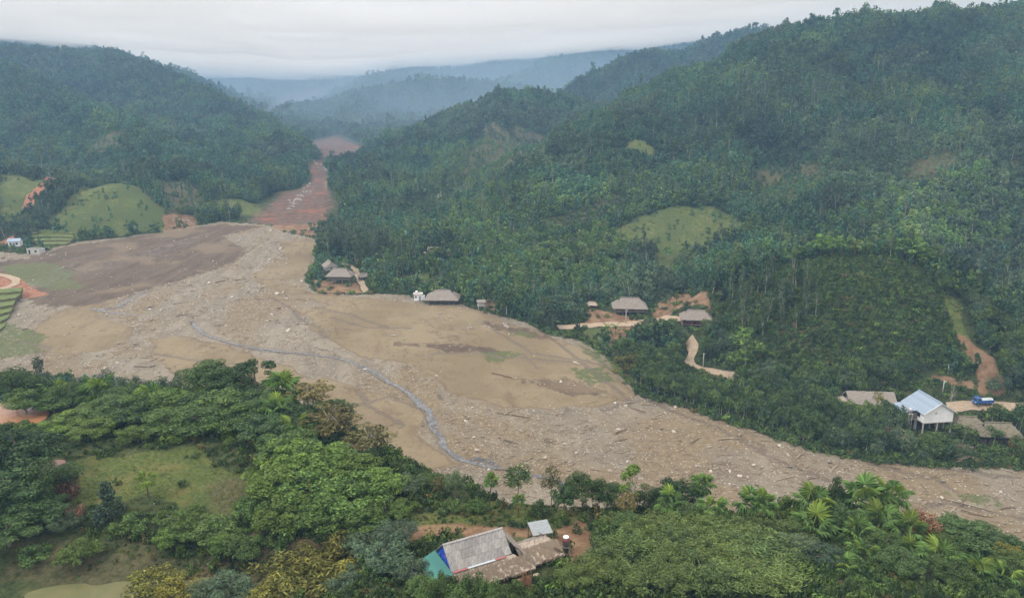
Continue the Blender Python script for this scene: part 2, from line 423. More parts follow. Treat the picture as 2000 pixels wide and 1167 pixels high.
# ------------------------------------------------------------------ node helper
def new_mat(name):
    m = bpy.data.materials.new(name); m.use_nodes = True
    nt = m.node_tree; nt.nodes.clear()
    out = nt.nodes.new('ShaderNodeOutputMaterial')
    return m, nt, out
class NT:
    """terse node builder"""
    def __init__(self, nt): self.nt = nt
    def n(self, t, **kw):
        q = self.nt.nodes.new(t)
        for k, v in kw.items(): setattr(q, k, v)
        return q
    def _in(self, sock, v):
        if isinstance(v, bpy.types.NodeSocket): self.nt.links.new(v, sock)
        elif hasattr(v, '__len__') and len(v) == 3 and sock.type == 'RGBA': sock.default_value = (*v, 1)
        else: sock.default_value = v
    def attr(self, name, typ='GEOMETRY', out='Fac'):
        q = self.n('ShaderNodeAttribute', attribute_name=name, attribute_type=typ); return q.outputs[out]
    def math(self, op, a, b=0.0, clamp=False):
        q = self.n('ShaderNodeMath', operation=op, use_clamp=clamp); self._in(q.inputs[0], a); self._in(q.inputs[1], b); return q.outputs[0]
    def mix(self, f, a, b, blend='MIX'):
        q = self.n('ShaderNodeMix', data_type='RGBA', blend_type=blend)
        self._in(q.inputs['Factor'], f); self._in(q.inputs['A'], a); self._in(q.inputs['B'], b); return q.outputs['Result']
    def noise(self, scale, detail=4.0, vec=None, rough=.55, out='Fac', dist=0.0):
        q = self.n('ShaderNodeTexNoise'); q.inputs['Scale'].default_value = scale; q.inputs['Detail'].default_value = detail
        q.inputs['Roughness'].default_value = rough; q.inputs['Distortion'].default_value = dist
        if vec is not None: self.nt.links.new(vec, q.inputs['Vector'])
        return q.outputs[out]
    def vor(self, scale, vec=None, feature='F1', out='Distance', rnd=1.0):
        q = self.n('ShaderNodeTexVoronoi', feature=feature); q.inputs['Scale'].default_value = scale; q.inputs['Randomness'].default_value = rnd
        if vec is not None: self.nt.links.new(vec, q.inputs['Vector'])
        return q.outputs[out]
    def step(self, v, a, b, lo=0.0, hi=1.0):
        q = self.n('ShaderNodeMapRange', interpolation_type='SMOOTHSTEP'); self._in(q.inputs['Value'], v)
        q.inputs['From Min'].default_value = a; q.inputs['From Max'].default_value = b
        q.inputs['To Min'].default_value = lo; q.inputs['To Max'].default_value = hi; return q.outputs[0]
    def pos(self):
        return self.n('ShaderNodeNewGeometry').outputs['Position']
    def bsdf(self, out, color, rough=.8, normal=None, spec=.3, **kw):
        b = self.n('ShaderNodeBsdfPrincipled'); self._in(b.inputs['Base Color'], color); self._in(b.inputs['Roughness'], rough)
        self._in(b.inputs['Specular IOR Level'], spec)
        for k, v in kw.items(): self._in(b.inputs[k], v)
        if normal is not None: self.nt.links.new(normal, b.inputs['Normal'])
        self.nt.links.new(b.outputs[0], out.inputs['Surface']); return b
    def bump(self, h, strength=.5, dist=.1):
        q = self.n('ShaderNodeBump'); q.inputs['Strength'].default_value = strength; q.inputs['Distance'].default_value = dist
        self.nt.links.new(h, q.inputs['Height']); return q.outputs[0]

def simple_mat(name, c1, c2=None, rough=.8, scale=3.0, spec=.25, bump=0.0, stretch=None, metallic=0.0, detail=5.0):
    m, nt, out = new_mat(name); g = NT(nt)
    tcn = g.n('ShaderNodeTexCoord').outputs['Object']
    if stretch is not None:
        mpn = g.n('ShaderNodeMapping'); mpn.inputs['Scale'].default_value = stretch; nt.links.new(tcn, mpn.inputs['Vector']); tcn = mpn.outputs[0]
    f = g.step(g.noise(scale, detail, tcn), .32, .68)
    c = g.mix(f, c1, c2 or tuple(q * .7 for q in c1))
    nrm = g.bump(g.noise(scale * 4, 3, tcn), bump, .03) if bump else None
    g.bsdf(out, c, rough, nrm, spec, Metallic=metallic)
    return m

# ------------------------------------------------------------------ levelled ground for the buildings (base pixel, half length, half width, turn)
def pad(px, py, hl, hw, an, fade, dz=0.0):
    p = hit(px, py); PADS.append((p[0], p[1], p[2] + dz, hl, hw, an, fade)); return (p[0], p[1], p[2] + dz)
FH_ANG = R(28)
PADS.append((-4.6, 84.6, 22.6, 8.5, 4.6, FH_ANG, 2.6))
SITE = {}
SITE['front'] = (-4.6, 84.6, 22.6)
SITE['white'] = pad(1808, 832, 5.5, 6.0, R(8), 7)
SITE['long'] = pad(1694, 806, 6.5, 4.0, R(-4), 6)
SITE['hut_a'] = pad(1886, 838, 4.5, 3.5, R(-6), 5)
SITE['hut_b'] = pad(1944, 858, 6.0, 4.5, R(-5), 5)
SITE['h_mid'] = pad(1229, 610, 8.5, 6.0, R(-3), 7)
SITE['h_red'] = pad(1358, 634, 7.0, 5.5, R(-8), 6)
SITE['shed_mid'] = pad(1156, 602, 2.5, 2.0, R(-4), 4)
SITE['h_fan'] = pad(865, 590, 8.0, 5.5, R(-2), 6)
SITE['box_white'] = pad(817, 585, 2.5, 2.5, R(6), 4)
SITE['stilt_small'] = pad(940, 603, 2.5, 2.5, R(10), 4)
SITE['h_knoll_a'] = pad(645, 532, 4.5, 4.0, R(-22), 5)
SITE['h_knoll_b'] = pad(666, 552, 7.0, 5.0, R(-6), 6)
SITE['shed_knoll'] = pad(711, 546, 2.5, 2.5, R(30), 4)
SITE['h_up'] = pad(849, 503, 7.0, 5.0, R(-4), 6)
SITE['left_blue'] = pad(31, 480, 4.0, 3.5, R(12), 5)
SITE['left_block'] = pad(71, 494, 4.0, 3.0, R(-4), 5)
POND_ORANGE = [hit(*p) for p in ((-40, 800), (20, 796), (70, 797), (100, 801), (86, 814), (60, 822), (20, 829), (-40, 834))]
PADS.append((float(np.mean([p[0] for p in POND_ORANGE])), float(np.mean([p[1] for p in POND_ORANGE])), float(np.mean([p[2] for p in POND_ORANGE])), 9.5, 3.5, 0.0, 3.0))
PZ_ORANGE = PADS[-1][2]
PADS.append((*hit(300, 1158), 24.0, 3.2, R(1), 4.0)); PZ_GREEN = PADS[-1][2]
PADS.append((*hit(106, 908), 1.6, 1.6, 0.0, 2.0)); PZ_RED = PADS[-1][2]

# ------------------------------------------------------------------ what the ground is made of, region by region (outlines in world coordinates)
F_ = lambda pts: [on_floor(*p) for p in pts]
G_ = lambda pts: [hit(*p)[:2] for p in pts]
MUD = [F_([(490, 545), (560, 552), (610, 572), (700, 578), (830, 595), (930, 608), (1050, 645), (1150, 690), (1240, 770), (1180, 795), (1080, 802), (960, 787), (880, 776), (862, 760), (850, 738), (800, 714),
           (700, 692), (625, 658), (600, 640), (610, 622), (560, 600), (640, 596), (560, 575)]),
       F_([(545, 470), (630, 476), (612, 500), (598, 540), (560, 548), (500, 545), (482, 540), (510, 528), (560, 505)]),
       F_([(560, 748), (640, 735), (715, 768), (795, 785), (838, 806), (818, 838), (828, 866), (868, 888), (895, 903), (850, 908), (780, 905), (690, 850), (600, 790)]),
       F_([(60, 655), (100, 612), (150, 596), (205, 590), (190, 618), (258, 640), (258, 656), (205, 684), (112, 692), (70, 690)]),
       F_([(285, 662), (340, 658), (430, 672), (520, 700), (600, 735), (560, 760), (430, 752), (345, 742), (300, 700)]),
       F_([(700, 830), (800, 880), (905, 905), (780, 930), (700, 880)])]
DARK = [F_([(-200, 560), (0, 512), (60, 500), (150, 478), (325, 452), (430, 438), (520, 442), (470, 452), (430, 462), (482, 484), (474, 505), (420, 526), (370, 540), (262, 572), (190, 592), (120, 600), (60, 596), (20, 560), (130, 545)]),
        F_([(755, 655), (840, 668), (960, 668), (1010, 690), (960, 702), (850, 690), (760, 680)]),
        F_([(962, 728), (1040, 735), (1110, 728), (1190, 752), (1196, 778), (1130, 790), (1050, 762), (980, 742)]),
        F_([(905, 626), (990, 622), (1120, 665), (1050, 668), (960, 650)])]
GREEN = [F_([(0, 520), (90, 512), (150, 530), (135, 545), (180, 562), (110, 566), (30, 552)]), F_([(-200, 600), (0, 630), (90, 655), (80, 690), (0, 700), (-200, 705)]),
         F_([(1118, 722), (1180, 718), (1196, 742), (1150, 752)]), F_([(925, 690), (1000, 684), (1020, 698), (960, 704)]), F_([(1000, 648), (1040, 650), (1030, 658), (1000, 656)]),
         F_([(1130, 676), (1168, 690), (1210, 735), (1180, 712), (1140, 690)]), F_([(1830, 958), (1880, 962), (1960, 982), (1900, 985)])]
REDF = [F_([(-150, 530), (40, 543), (60, 560), (98, 575), (60, 582), (-150, 580)]), F_([(618, 560), (680, 555), (700, 572), (630, 576)])]
WETL = [F_(q) for q in ([(1255, 775), (1330, 808), (1400, 832), (1445, 856), (1490, 882), (1540, 906), (1600, 930), (1700, 960)], [(1440, 852), (1485, 864), (1497, 886)],
                        [(1180, 800), (1255, 778)], [(1560, 862), (1640, 890), (1760, 905), (1990, 930)], [(530, 580), (575, 605), (580, 618), (625, 640), (640, 658)], [(610, 600), (680, 612), (760, 640)],
                        [(650, 620), (720, 640), (800, 640)], [(40, 665), (100, 680), (50, 720), (0, 760)], [(250, 740), (330, 760), (300, 800), (220, 830)], [(700, 760), (720, 790), (790, 830)],
                        [(1700, 905), (1830, 935), (1870, 960)], [(1740, 1000), (1850, 980), (2000, 1010)], [(300, 690), (400, 706), (500, 712)], [(960, 640), (1040, 690), (1150, 705)], [(1020, 690), (1050, 720)],
                        [(700, 790), (760, 775), (830, 800)], [(870, 500), (1230, 780)], [(840, 690), (930, 690), (1040, 700), (1190, 712)], [(560, 572), (660, 576)], [(230, 590), (300, 560), (360, 550)])]
STREAM_PX = [(372, 624), (388, 640), (402, 652), (440, 664), (480, 673), (540, 682), (600, 689), (650, 694), (700, 708), (735, 724), (760, 742), (795, 762), (818, 780), (836, 798), (845, 815), (848, 832), (862, 850), (868, 868), (882, 884), (905, 894), (945, 905), (985, 911), (1030, 920), (1075, 930), (1110, 945)]
STREAM = [on_floor(*p) for p in STREAM_PX]
CARVE += [(STREAM, 1.9, .65)] + [(q, .9, .35) for q in WETL[:12]]
# regions of the hillsides
GRASS = [G_([(92, 436), (130, 400), (180, 368), (230, 358), (280, 372), (318, 408), (330, 448), (150, 468)]),
         G_([(1170, 470), (1200, 448), (1240, 425), (1290, 408), (1330, 402), (1400, 402), (1430, 420), (1455, 442), (1440, 462), (1400, 470), (1395, 490), (1365, 505), (1330, 520), (1300, 540), (1275, 530), (1285, 500), (1240, 486), (1210, 474)]),
         G_([(1180, 300), (1215, 285), (1290, 298), (1280, 312)]),
         G_([(130, 905), (190, 888), (300, 880), (370, 868), (410, 900), (470, 930), (500, 960), (470, 1000), (430, 1045), (350, 1010), (240, 1000), (150, 980)]),
         G_([(1840, 600), (1870, 580), (1908, 660), (1940, 730), (1905, 720)]), G_([(780, 540), (840, 530), (860, 565), (770, 572)]), G_([(1020, 662), (1130, 664), (1230, 720), (1250, 755), (1200, 735), (1120, 690)]),
         G_([(1120, 640), (1230, 640), (1260, 690), (1190, 690)]), G_([(400, 400), (450, 420), (520, 425), (500, 395)]), G_([(0, 340), (60, 350), (110, 360), (60, 420), (0, 440)]), G_([(60, 455), (150, 452), (140, 480), (60, 490)]),
         G_([(800, 1000), (960, 985), (1060, 985), (1150, 1010), (960, 1030), (800, 1040)])]
REDH = [G_([(525, 448), (570, 415), (610, 380), (642, 345), (636, 400), (640, 462), (600, 460), (560, 452)]), G_([(1272, 618), (1285, 590), (1310, 575), (1345, 568), (1388, 588), (1392, 612), (1330, 600), (1300, 622)]),
        G_([(1868, 650), (1890, 660), (1940, 700), (1958, 740), (1965, 770), (1910, 770), (1905, 730)]), G_([(1790, 738), (1840, 734), (1900, 738), (1900, 756), (1850, 746)]),
        G_([(768, 1020), (820, 1026), (900, 1018), (960, 1034), (1060, 1030), (1140, 1018), (1165, 1055), (1150, 1098), (1108, 1104), (1060, 1060), (960, 1050), (860, 1048), (780, 1060)]),
        G_([(1190, 640), (1225, 630), (1250, 645), (1215, 690), (1190, 690)]), G_([(612, 545), (700, 552), (705, 572), (620, 572)]), G_([(845, 540), (870, 535), (860, 575), (848, 570)]), G_([(866, 488), (885, 486), (880, 498), (866, 500)]),
        G_([(940, 590), (975, 575), (985, 600), (960, 612)]), G_([(318, 420), (380, 420), (390, 445), (320, 452)]), G_([(440, 1040), (452, 1035), (456, 1060), (446, 1066)]), G_([(735, 452), (758, 455), (752, 472), (732, 470)]),
        G_([(1150, 600), (1240, 620), (1240, 640), (1140, 636)])]
SCRUB = [G_([(1745, 372), (1790, 318), (1850, 300), (1885, 315), (1840, 345), (1790, 372)]), G_([(890, 320), (930, 262), (990, 252), (1070, 262), (1080, 300), (1000, 330), (960, 372), (900, 380)]), G_([(1020, 440), (1080, 425), (1200, 380), (1250, 372), (1190, 440), (1080, 460)]), G_([(740, 325), (790, 320), (780, 350), (740, 352)]),
         G_([(170, 270), (240, 260), (230, 310), (160, 310)]), G_([(0, 1030), (120, 1050), (300, 1070), (420, 1100), (260, 1150), (0, 1120)]), G_([(1470, 330), (1560, 310), (1640, 350), (1540, 420), (1470, 410)]),
         G_([(690, 238), (740, 230), (735, 250), (690, 252)]), G_([(300, 350), (370, 352), (410, 415), (330, 415)]), G_([(395, 972), (450, 930), (482, 950), (455, 1000), (412, 1012)])]
BASIN_BARE = G_([(470, 215), (540, 185), (640, 175), (640, 200), (560, 215), (520, 235)])
BASIN_RED = G_([(590, 275), (660, 262), (720, 285), (690, 320), (640, 318), (610, 300)])
NO_TREES = GRASS + REDH + [BASIN_BARE, BASIN_RED] + SCRUB

def region(x, y, polys, soft):
    best = np.full(np.shape(x), -1e3)
    for q in polys:
        qa = np.array([p[:2] for p in q]); lo = qa.min(0) - 30; hi = qa.max(0) + 30
        m = (x > lo[0]) & (x < hi[0]) & (y > lo[1]) & (y < hi[1])
        if m.any(): best[m] = np.maximum(best[m], sdist(x[m], y[m], q))
    return np.clip(0.5 + best / (2 * soft), 0, 1)
def near_lines(x, y, lines, rad):
    best = np.full(np.shape(x), 1e3)
    for q in lines:
        qa = np.array([p[:2] for p in q]); lo = qa.min(0) - 15; hi = qa.max(0) + 15
        m = (x > lo[0]) & (x < hi[0]) & (y > lo[1]) & (y < hi[1])
        if m.any(): best[m] = np.minimum(best[m], seg_dist(x[m] + .8 * gnoise(x[m] / 5, y[m] / 5, 61), y[m] + .8 * gnoise(x[m] / 5, y[m] / 5, 62), q)[0])
    return np.clip(1 - best / rad, 0, 1)

# ------------------------------------------------------------------ ground mesh: rings round the drone's standpoint, fine where the photo looks
def ground_mats():
    APEX = on_floor(545, 440)
    m, nt, out = new_mat('fan_ground'); g = NT(nt); p = g.pos()
    # coordinates that run with the flow: angle and distance from the mouth of the gully
    fl = g.n('ShaderNodeCombineXYZ'); g._in(fl.inputs[0], g.math('MULTIPLY', g.attr('flow_angle'), 60.0)); g._in(fl.inputs[1], g.math('MULTIPLY', g.attr('flow_dist'), 0.10))
    fv = fl.outputs[0]
    n_edge = g.noise(.35, 6, p, .6); n_flow = g.noise(.55, 6, fv, .62, dist=.6); n_big = g.noise(.045, 4, p); n_fine = g.noise(2.2, 6, p, .65); n_mid = g.noise(.5, 5, p, .6)
    def thr(a, k=.5): return g.step(g.math('ADD', g.attr(a), g.math('MULTIPLY', g.math('SUBTRACT', n_edge, .5), k)), .46, .54)
    mud, dark, green, red, wet = thr('mud', .45), thr('dark', .7), thr('green', .9), thr('red', .6), g.attr('wet')
    n_str = g.noise(.16, 6, fv, .62, dist=.8)
    gravel_c = g.mix(g.step(n_flow, .36, .66), (0.164, 0.139, 0.103), (0.222, 0.192, 0.144))
    gravel_c = g.mix(g.step(n_str, .46, .60), gravel_c, g.mix(g.step(n_mid, .4, .65), (0.164, 0.125, 0.075), (0.200, 0.158, 0.100)))
    gravel_c = g.mix(g.step(n_fine, .52, .72), gravel_c, (0.105, 0.084, 0.060))
    gravel_c = g.mix(g.math('MULTIPLY', g.step(g.noise(.9, 6, fv, .65, dist=1.0), .58, .68), .75), gravel_c, (0.084, 0.068, 0.048))
    peb = g.vor(1.3, p); pebr = g.vor(1.3, p, out='Color')
    gravel_c = g.mix(g.math('MULTIPLY', g.step(peb, .40, .20), g.step(pebr, .60, .76)), gravel_c, (0.321, 0.290, 0.222))
    mud_c = g.mix(g.step(n_big, .38, .62), (0.166, 0.128, 0.073), (0.210, 0.166, 0.101))
    mud_c = g.mix(g.step(n_flow, .50, .75), mud_c, (0.143, 0.105, 0.061))
    mud_c = g.mix(g.step(n_mid, .58, .76), mud_c, (0.127, 0.095, 0.052))
    mud_c = g.mix(g.math('MULTIPLY', g.step(n_fine, .60, .74), .5), mud_c, (0.093, 0.071, 0.042))
    rill = g.n('ShaderNodeTexVoronoi', feature='DISTANCE_TO_EDGE'); rill.inputs['Scale'].default_value = .13
    wv = g.n('ShaderNodeVectorMath', operation='ADD'); nt.links.new(p, wv.inputs[0]); nsc = g.n('ShaderNodeVectorMath', operation='SCALE'); nt.links.new(g.noise(.22, 5, p, .6, 'Color'), nsc.inputs[0]); nsc.inputs['Scale'].default_value = 9.0
    nt.links.new(nsc.outputs[0], wv.inputs[1]); nt.links.new(wv.outputs[0], rill.inputs['Vector'])
    rl = g.math('MULTIPLY', g.step(rill.outputs['Distance'], .035, .008), g.step(g.noise(.05, 3, p), .50, .58))
    mud_c = g.mix(g.math('MULTIPLY', rl, .6), mud_c, (0.076, 0.055, 0.036))
    col = g.mix(mud, gravel_c, mud_c)
    dk = g.mix(g.step(n_flow, .35, .65), (0.071, 0.049, 0.033), (0.109, 0.077, 0.051)); dk = g.mix(g.step(n_big, .54, .64), dk, (0.143, 0.105, 0.066))
    dk = g.mix(g.step(n_fine, .6, .75), dk, (0.151, 0.118, 0.085))
    col = g.mix(g.math('MULTIPLY', dark, .92), col, dk)
    gr = g.mix(g.step(n_fine, .35, .65), (.062, .078, .028), (.115, .122, .048))
    col = g.mix(g.math('MULTIPLY', green, g.step(n_mid, .30, .5)), col, gr)
    rd = g.mix(g.step(n_mid, .4, .6), (.21, .085, .045), (.28, .14, .08))
    col = g.mix(red, col, rd)
    rim = g.math('MULTIPLY', g.step(g.attr('rim'), .35, .9), g.step(n_edge, .36, .55))
    col = g.mix(g.math('MULTIPLY', rim, .65), col, (.125, .088, .058))
    wm = g.step(g.math('ADD', wet, g.math('MULTIPLY', g.math('SUBTRACT', n_edge, .5), .9)), .35, .75)
    col = g.mix(g.math('MULTIPLY', wm, .62), col, (.095, .072, .055))
    puddle = g.math('MULTIPLY', g.step(g.noise(.035, 5, fv, .5), .60, .68), g.step(n_mid, .45, .6))
    col = g.mix(g.math('MULTIPLY', puddle, .35), col, (.15, .14, .14))
    rough = g.mix(g.math('MAXIMUM', g.math('MULTIPLY', wm, .6), puddle), (.92, .92, .92), (.42, .42, .42))
    hgt = g.math('ADD', g.math('MULTIPLY', n_fine, .7), g.math('ADD', n_mid, g.math('MULTIPLY', peb, -.6)))
    g.bsdf(out, col, rough, g.bump(hgt, .8, .35), .25)
    fan = m

    m, nt, out = new_mat('hill_ground'); g = NT(nt); p = g.pos()
    n_edge = g.noise(.30, 6, p, .6); n_fine = g.noise(1.6, 6, p, .65); n_mid = g.noise(.28, 5, p, .6); n_big = g.noise(.03, 4, p)
    def thr(a, k=.7): return g.step(g.math('ADD', g.attr(a), g.math('MULTIPLY', g.math('SUBTRACT', n_edge, .5), k)), .40, .60)
    col = g.mix(g.step(n_fine, .35, .65), (.024, .034, .012), (.05, .066, .024))
    col = g.mix(g.step(n_mid, .52, .70), col, (.085, .095, .035))
    col = g.mix(g.math('MULTIPLY', g.step(n_big, .56, .66), g.step(n_fine, .4, .6)), col, (.115, .082, .045))
    gr = g.mix(g.step(n_fine, .38, .62), (0.050, 0.074, 0.020), (0.099, 0.125, 0.033)); gr = g.mix(g.step(n_mid, .46, .66), gr, (0.122, 0.121, 0.041)); gr = g.mix(g.step(n_big, .5, .62), gr, (0.066, 0.088, 0.027))
    col = g.mix(g.math('MULTIPLY', thr('grass'), .95), col, gr)
    sb = g.mix(g.step(n_fine, .4, .6), (.058, .060, .028), (.105, .090, .046))
    col = g.mix(g.math('MULTIPLY', thr('scrub'), .8), col, sb)
    rd = g.mix(g.step(n_mid, .38, .62), (.150, .088, .050), (.235, .152, .090)); rd = g.mix(g.step(n_fine, .55, .72), rd, (.13, .07, .045))
    col = g.mix(thr('red'), col, rd)
    sr = g.mix(g.step(n_mid, .35, .6), (.085, .048, .034), (.135, .084, .060)); sr = g.mix(g.step(n_fine, .60, .70), sr, (.27, .215, .175)); sr = g.mix(g.step(g.noise(.11, 5, p, .6), .50, .62), sr, (.105, .080, .062)); sr = g.mix(g.step(g.noise(.07, 4, p, .6), .56, .66), sr, (.20, .085, .05))
    col = g.mix(thr('scar'), col, sr)
    g.bsdf(out, col, .95, g.bump(g.math('ADD', n_fine, g.math('MULTIPLY', n_mid, 1.5)), .8, .5), .15)
    return fan, m, APEX

def build_ground():
    fan_mat, hill_mat, APEX = ground_mats()
    a_in = np.linspace(R(-37.5), R(37.5), 820); a_l = np.linspace(R(-180), R(-37.5), 60)[:-1]; a_r = np.linspace(R(37.5), R(180), 60)[1:]
    ang = np.r_[a_l, a_in, a_r]
    dep = np.r_[np.linspace(R(70), R(36), 30)[:-1], np.linspace(R(36), R(8.0), 440)]
    r1 = 92.0 / np.tan(dep)
    r2 = np.geomspace(r1[-1], 3400, 190)[1:]
    rr = np.r_[3.0, 12.0, r1[r1 > 14], r2]
    A, RR = np.meshgrid(ang, rr)
    X, Y = RR * np.sin(A), RR * np.cos(A)
    Z = H(X, Y)
    # behind the drone the hill simply carries on
    n, mcol = X.shape
    idx = np.arange(n * mcol).reshape(n, mcol)
    Fq = np.stack([idx[:-1, :-1].ravel(), idx[:-1, 1:].ravel(), idx[1:, 1:].ravel(), idx[1:, :-1].ravel()], 1)
    Fq = Fq[:, ::-1]
    x, y, z = X.ravel(), Y.ravel(), Z.ravel()
    sd = sdist(x, y, FLOOR)
    on_fan = (sd > 0) & (z < floor_z(x, y) + 2.5)
    ff = on_fan[Fq].sum(1) >= 3
    wx, wy = x + 3.2 * fbm(x / 17, y / 17, 3, 101), y + 3.2 * fbm(x / 17, y / 17, 3, 105)
    mudm = region(wx, wy, MUD, 1.6)
    att = {'mud': mudm, 'dark': np.maximum(region(wx, wy, DARK[:1], 9), .60 * region(wx, wy, DARK[1:], 5)), 'green': region(wx, wy, GREEN, 4), 'red': np.maximum(region(x, y, REDF, 3), 0),
           'wet': np.maximum(near_lines(x, y, WETL, 1.6), .85 * near_lines(x, y, [STREAM], 2.8)), 'rim': 1 - np.clip(np.abs(mudm - .62) / .38, 0, 1),
           'flow_angle': np.arctan2(x - APEX[0], APEX[1] + 60 - y), 'flow_dist': np.hypot(x - APEX[0], y - APEX[1] - 60)}
    gd, _ = seg_dist(x, y, GULLY)
    scar = np.clip(1.1 - gd / (np.interp(y, [420, 500, 560, 700, 860], [38, 30, 12, 9, 9]) + 9 * gnoise(x / 25, y / 25, 81)), 0, 1) * sstep(425, 445, y) * sstep(900, 780, y)
    scar = np.maximum(scar, region(wx, wy, [BASIN_RED], 22) * .72); scar = np.maximum(scar, region(x, y, [BASIN_BARE], 20) * .8)
    hat = {'grass': region(wx + (wx - x) * .8, wy + (wy - y) * .8, GRASS, 2.5), 'red': region(x + .4 * (wx - x), y + .4 * (wy - y), REDH, 2.0), 'scrub': region(wx, wy, SCRUB, 5), 'scar': scar}
    V = np.c_[x, y, z]
    for name, sel, mat, at, lab, cat in (('terrain', ~ff, hill_mat, hat, 'green hills and foreground slope around the mud filled valley', 'hillside'),
                                         ('debris_fan', ff, fan_mat, att, 'broad fan of tan mud and grey gravel across the valley floor', 'debris fan')):
        fq = Fq[sel]; used = np.unique(fq); mp_ = np.full(len(V), -1); mp_[used] = np.arange(len(used))
        me = np_mesh(name, V[used], mp_[fq], mat, True, {k: ('POINT', v[used]) for k, v in at.items()})
        tag(link(name, me), lab, cat, kind='structure')
# ------------------------------------------------------------------ foliage materials
def leaf_mat(name, dark, light, hue_var=.10, transl=.18, tip=None):
    m, nt, out = new_mat(name); g = NT(nt)
    v = g.attr('leaf_tone'); rnd = g.n('ShaderNodeObjectInfo').outputs['Random']
    tint = g.attr('tint', 'INSTANCER')
    c = g.mix(v, dark, light)
    # one plant differs from the next: warmer, cooler, lighter, darker
    c = g.mix(g.step(rnd, .0, 1.0, 0, hue_var * 3), c, tuple(a * b for a, b in zip(light, (1.25, .98, .62))))
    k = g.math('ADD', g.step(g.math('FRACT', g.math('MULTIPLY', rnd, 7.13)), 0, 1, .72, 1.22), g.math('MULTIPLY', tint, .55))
    cc = g.n('ShaderNodeVectorMath', operation='SCALE'); nt.links.new(c, cc.inputs[0]); nt.links.new(k, cc.inputs['Scale'])
    d = g.n('ShaderNodeBsdfPrincipled'); nt.links.new(cc.outputs[0], d.inputs['Base Color']); d.inputs['Roughness'].default_value = .55; d.inputs['Specular IOR Level'].default_value = .12
    t = g.n('ShaderNodeBsdfTranslucent'); tl = g.mix(1.0, cc.outputs[0], (1.25, 1.25, .7), 'MULTIPLY'); nt.links.new(tl, t.inputs['Color'])
    ms = g.n('ShaderNodeMixShader'); ms.inputs[0].default_value = transl
    nt.links.new(d.outputs[0], ms.inputs[1]); nt.links.new(t.outputs[0], ms.inputs[2]); nt.links.new(ms.outputs[0], out.inputs['Surface'])
    return m
LM = {
    'deep': leaf_mat('leaf_deep_green', (0.014, 0.033, 0.014), (0.092, 0.164, 0.056)),
    'mid': leaf_mat('leaf_mid_green', (0.022, 0.046, 0.015), (0.138, 0.228, 0.064)),
    'bright': leaf_mat('leaf_bright_green', (0.024, 0.052, 0.014), (0.158, 0.268, 0.060)),
    'blue': leaf_mat('leaf_blue_green', (0.026, 0.047, 0.029), (0.134, 0.209, 0.120)),
    'yellow': leaf_mat('leaf_yellow_green', (0.048, 0.056, 0.012), (0.290, 0.290, 0.062)),
    'brown': leaf_mat('leaf_brown_green', (0.048, 0.048, 0.019), (0.205, 0.195, 0.078)),
    'red': leaf_mat('leaf_reddish', (0.076, 0.041, 0.029), (0.325, 0.184, 0.120)),
    'palm': leaf_mat('leaf_palm', (0.029, 0.062, 0.020), (0.163, 0.283, 0.083), .06),
    'palm_new': leaf_mat('leaf_palm_young', (0.070, 0.120, 0.024), (0.250, 0.350, 0.070), .05),
    'banana': leaf_mat('leaf_banana', (0.055, 0.095, 0.030), (0.250, 0.340, 0.130), .05),
    'bamboo': leaf_mat('leaf_bamboo', (0.028, 0.052, 0.016), (0.170, 0.255, 0.075)),
    'grass': leaf_mat('leaf_grass', (0.058, 0.071, 0.020), (0.260, 0.288, 0.091)),
    'dry': leaf_mat('leaf_dry', (0.082, 0.061, 0.032), (0.417, 0.314, 0.174)),
    'hillfar': leaf_mat('leaf_hill', (0.018, 0.050, 0.028), (0.104, 0.222, 0.116), .08),
}
BARK = simple_mat('bark_grey', (.22, .19, .155), (.11, .09, .07), .9, 4, .1)
BARK_PALE = simple_mat('bark_pale', (.42, .38, .32), (.26, .23, .19), .9, 4, .1)
BARK_DARK = simple_mat('bark_dark', (.07, .052, .038), (.12, .09, .065), .9, 4, .1)
CULM = simple_mat('bamboo_culm', (.14, .16, .06), (.20, .18, .08), .6, 3, .2)

# ------------------------------------------------------------------ foliage shapes
def leaves_on(cent, crad, n, L, W, rg, up=.35, droop=.25, flat=0.0):
    k = rg.choice(len(cent), n, p=crad ** 2 / (crad ** 2).sum())
    d = rg.normal(size=(n, 3)); d[:, 2] += up; d /= np.linalg.norm(d, axis=1)[:, None]
    pos = cent[k] + d * (crad[k] * rg.uniform(.72, 1.10, n))[:, None] * np.array([1, 1, 1 - flat])
    nrm = d * 1.0 + rg.normal(size=(n, 3)) * .45 + np.array([0, 0, .20]); nrm /= np.linalg.norm(nrm, axis=1)[:, None]
    ax = rg.normal(size=(n, 3)) + d * .5 + np.array([0, 0, -droop]); ax -= nrm * (ax * nrm).sum(1)[:, None]; ax /= np.linalg.norm(ax, axis=1)[:, None]
    sd = np.cross(nrm, ax); s = rg.uniform(.7, 1.3, n)[:, None]
    base = pos - ax * L * .5 * s; tip = pos + ax * L * .5 * s - nrm * L * .10
    ml = pos + sd * W * .5 * s + nrm * L * .07; mr = pos - sd * W * .5 * s + nrm * L * .07
    V = np.stack([base, ml, tip, mr], 1).reshape(-1, 3)
    return V, rg.uniform(0, 1, n) ** 1.6
def quads(n): return np.arange(4 * n).reshape(n, 4)
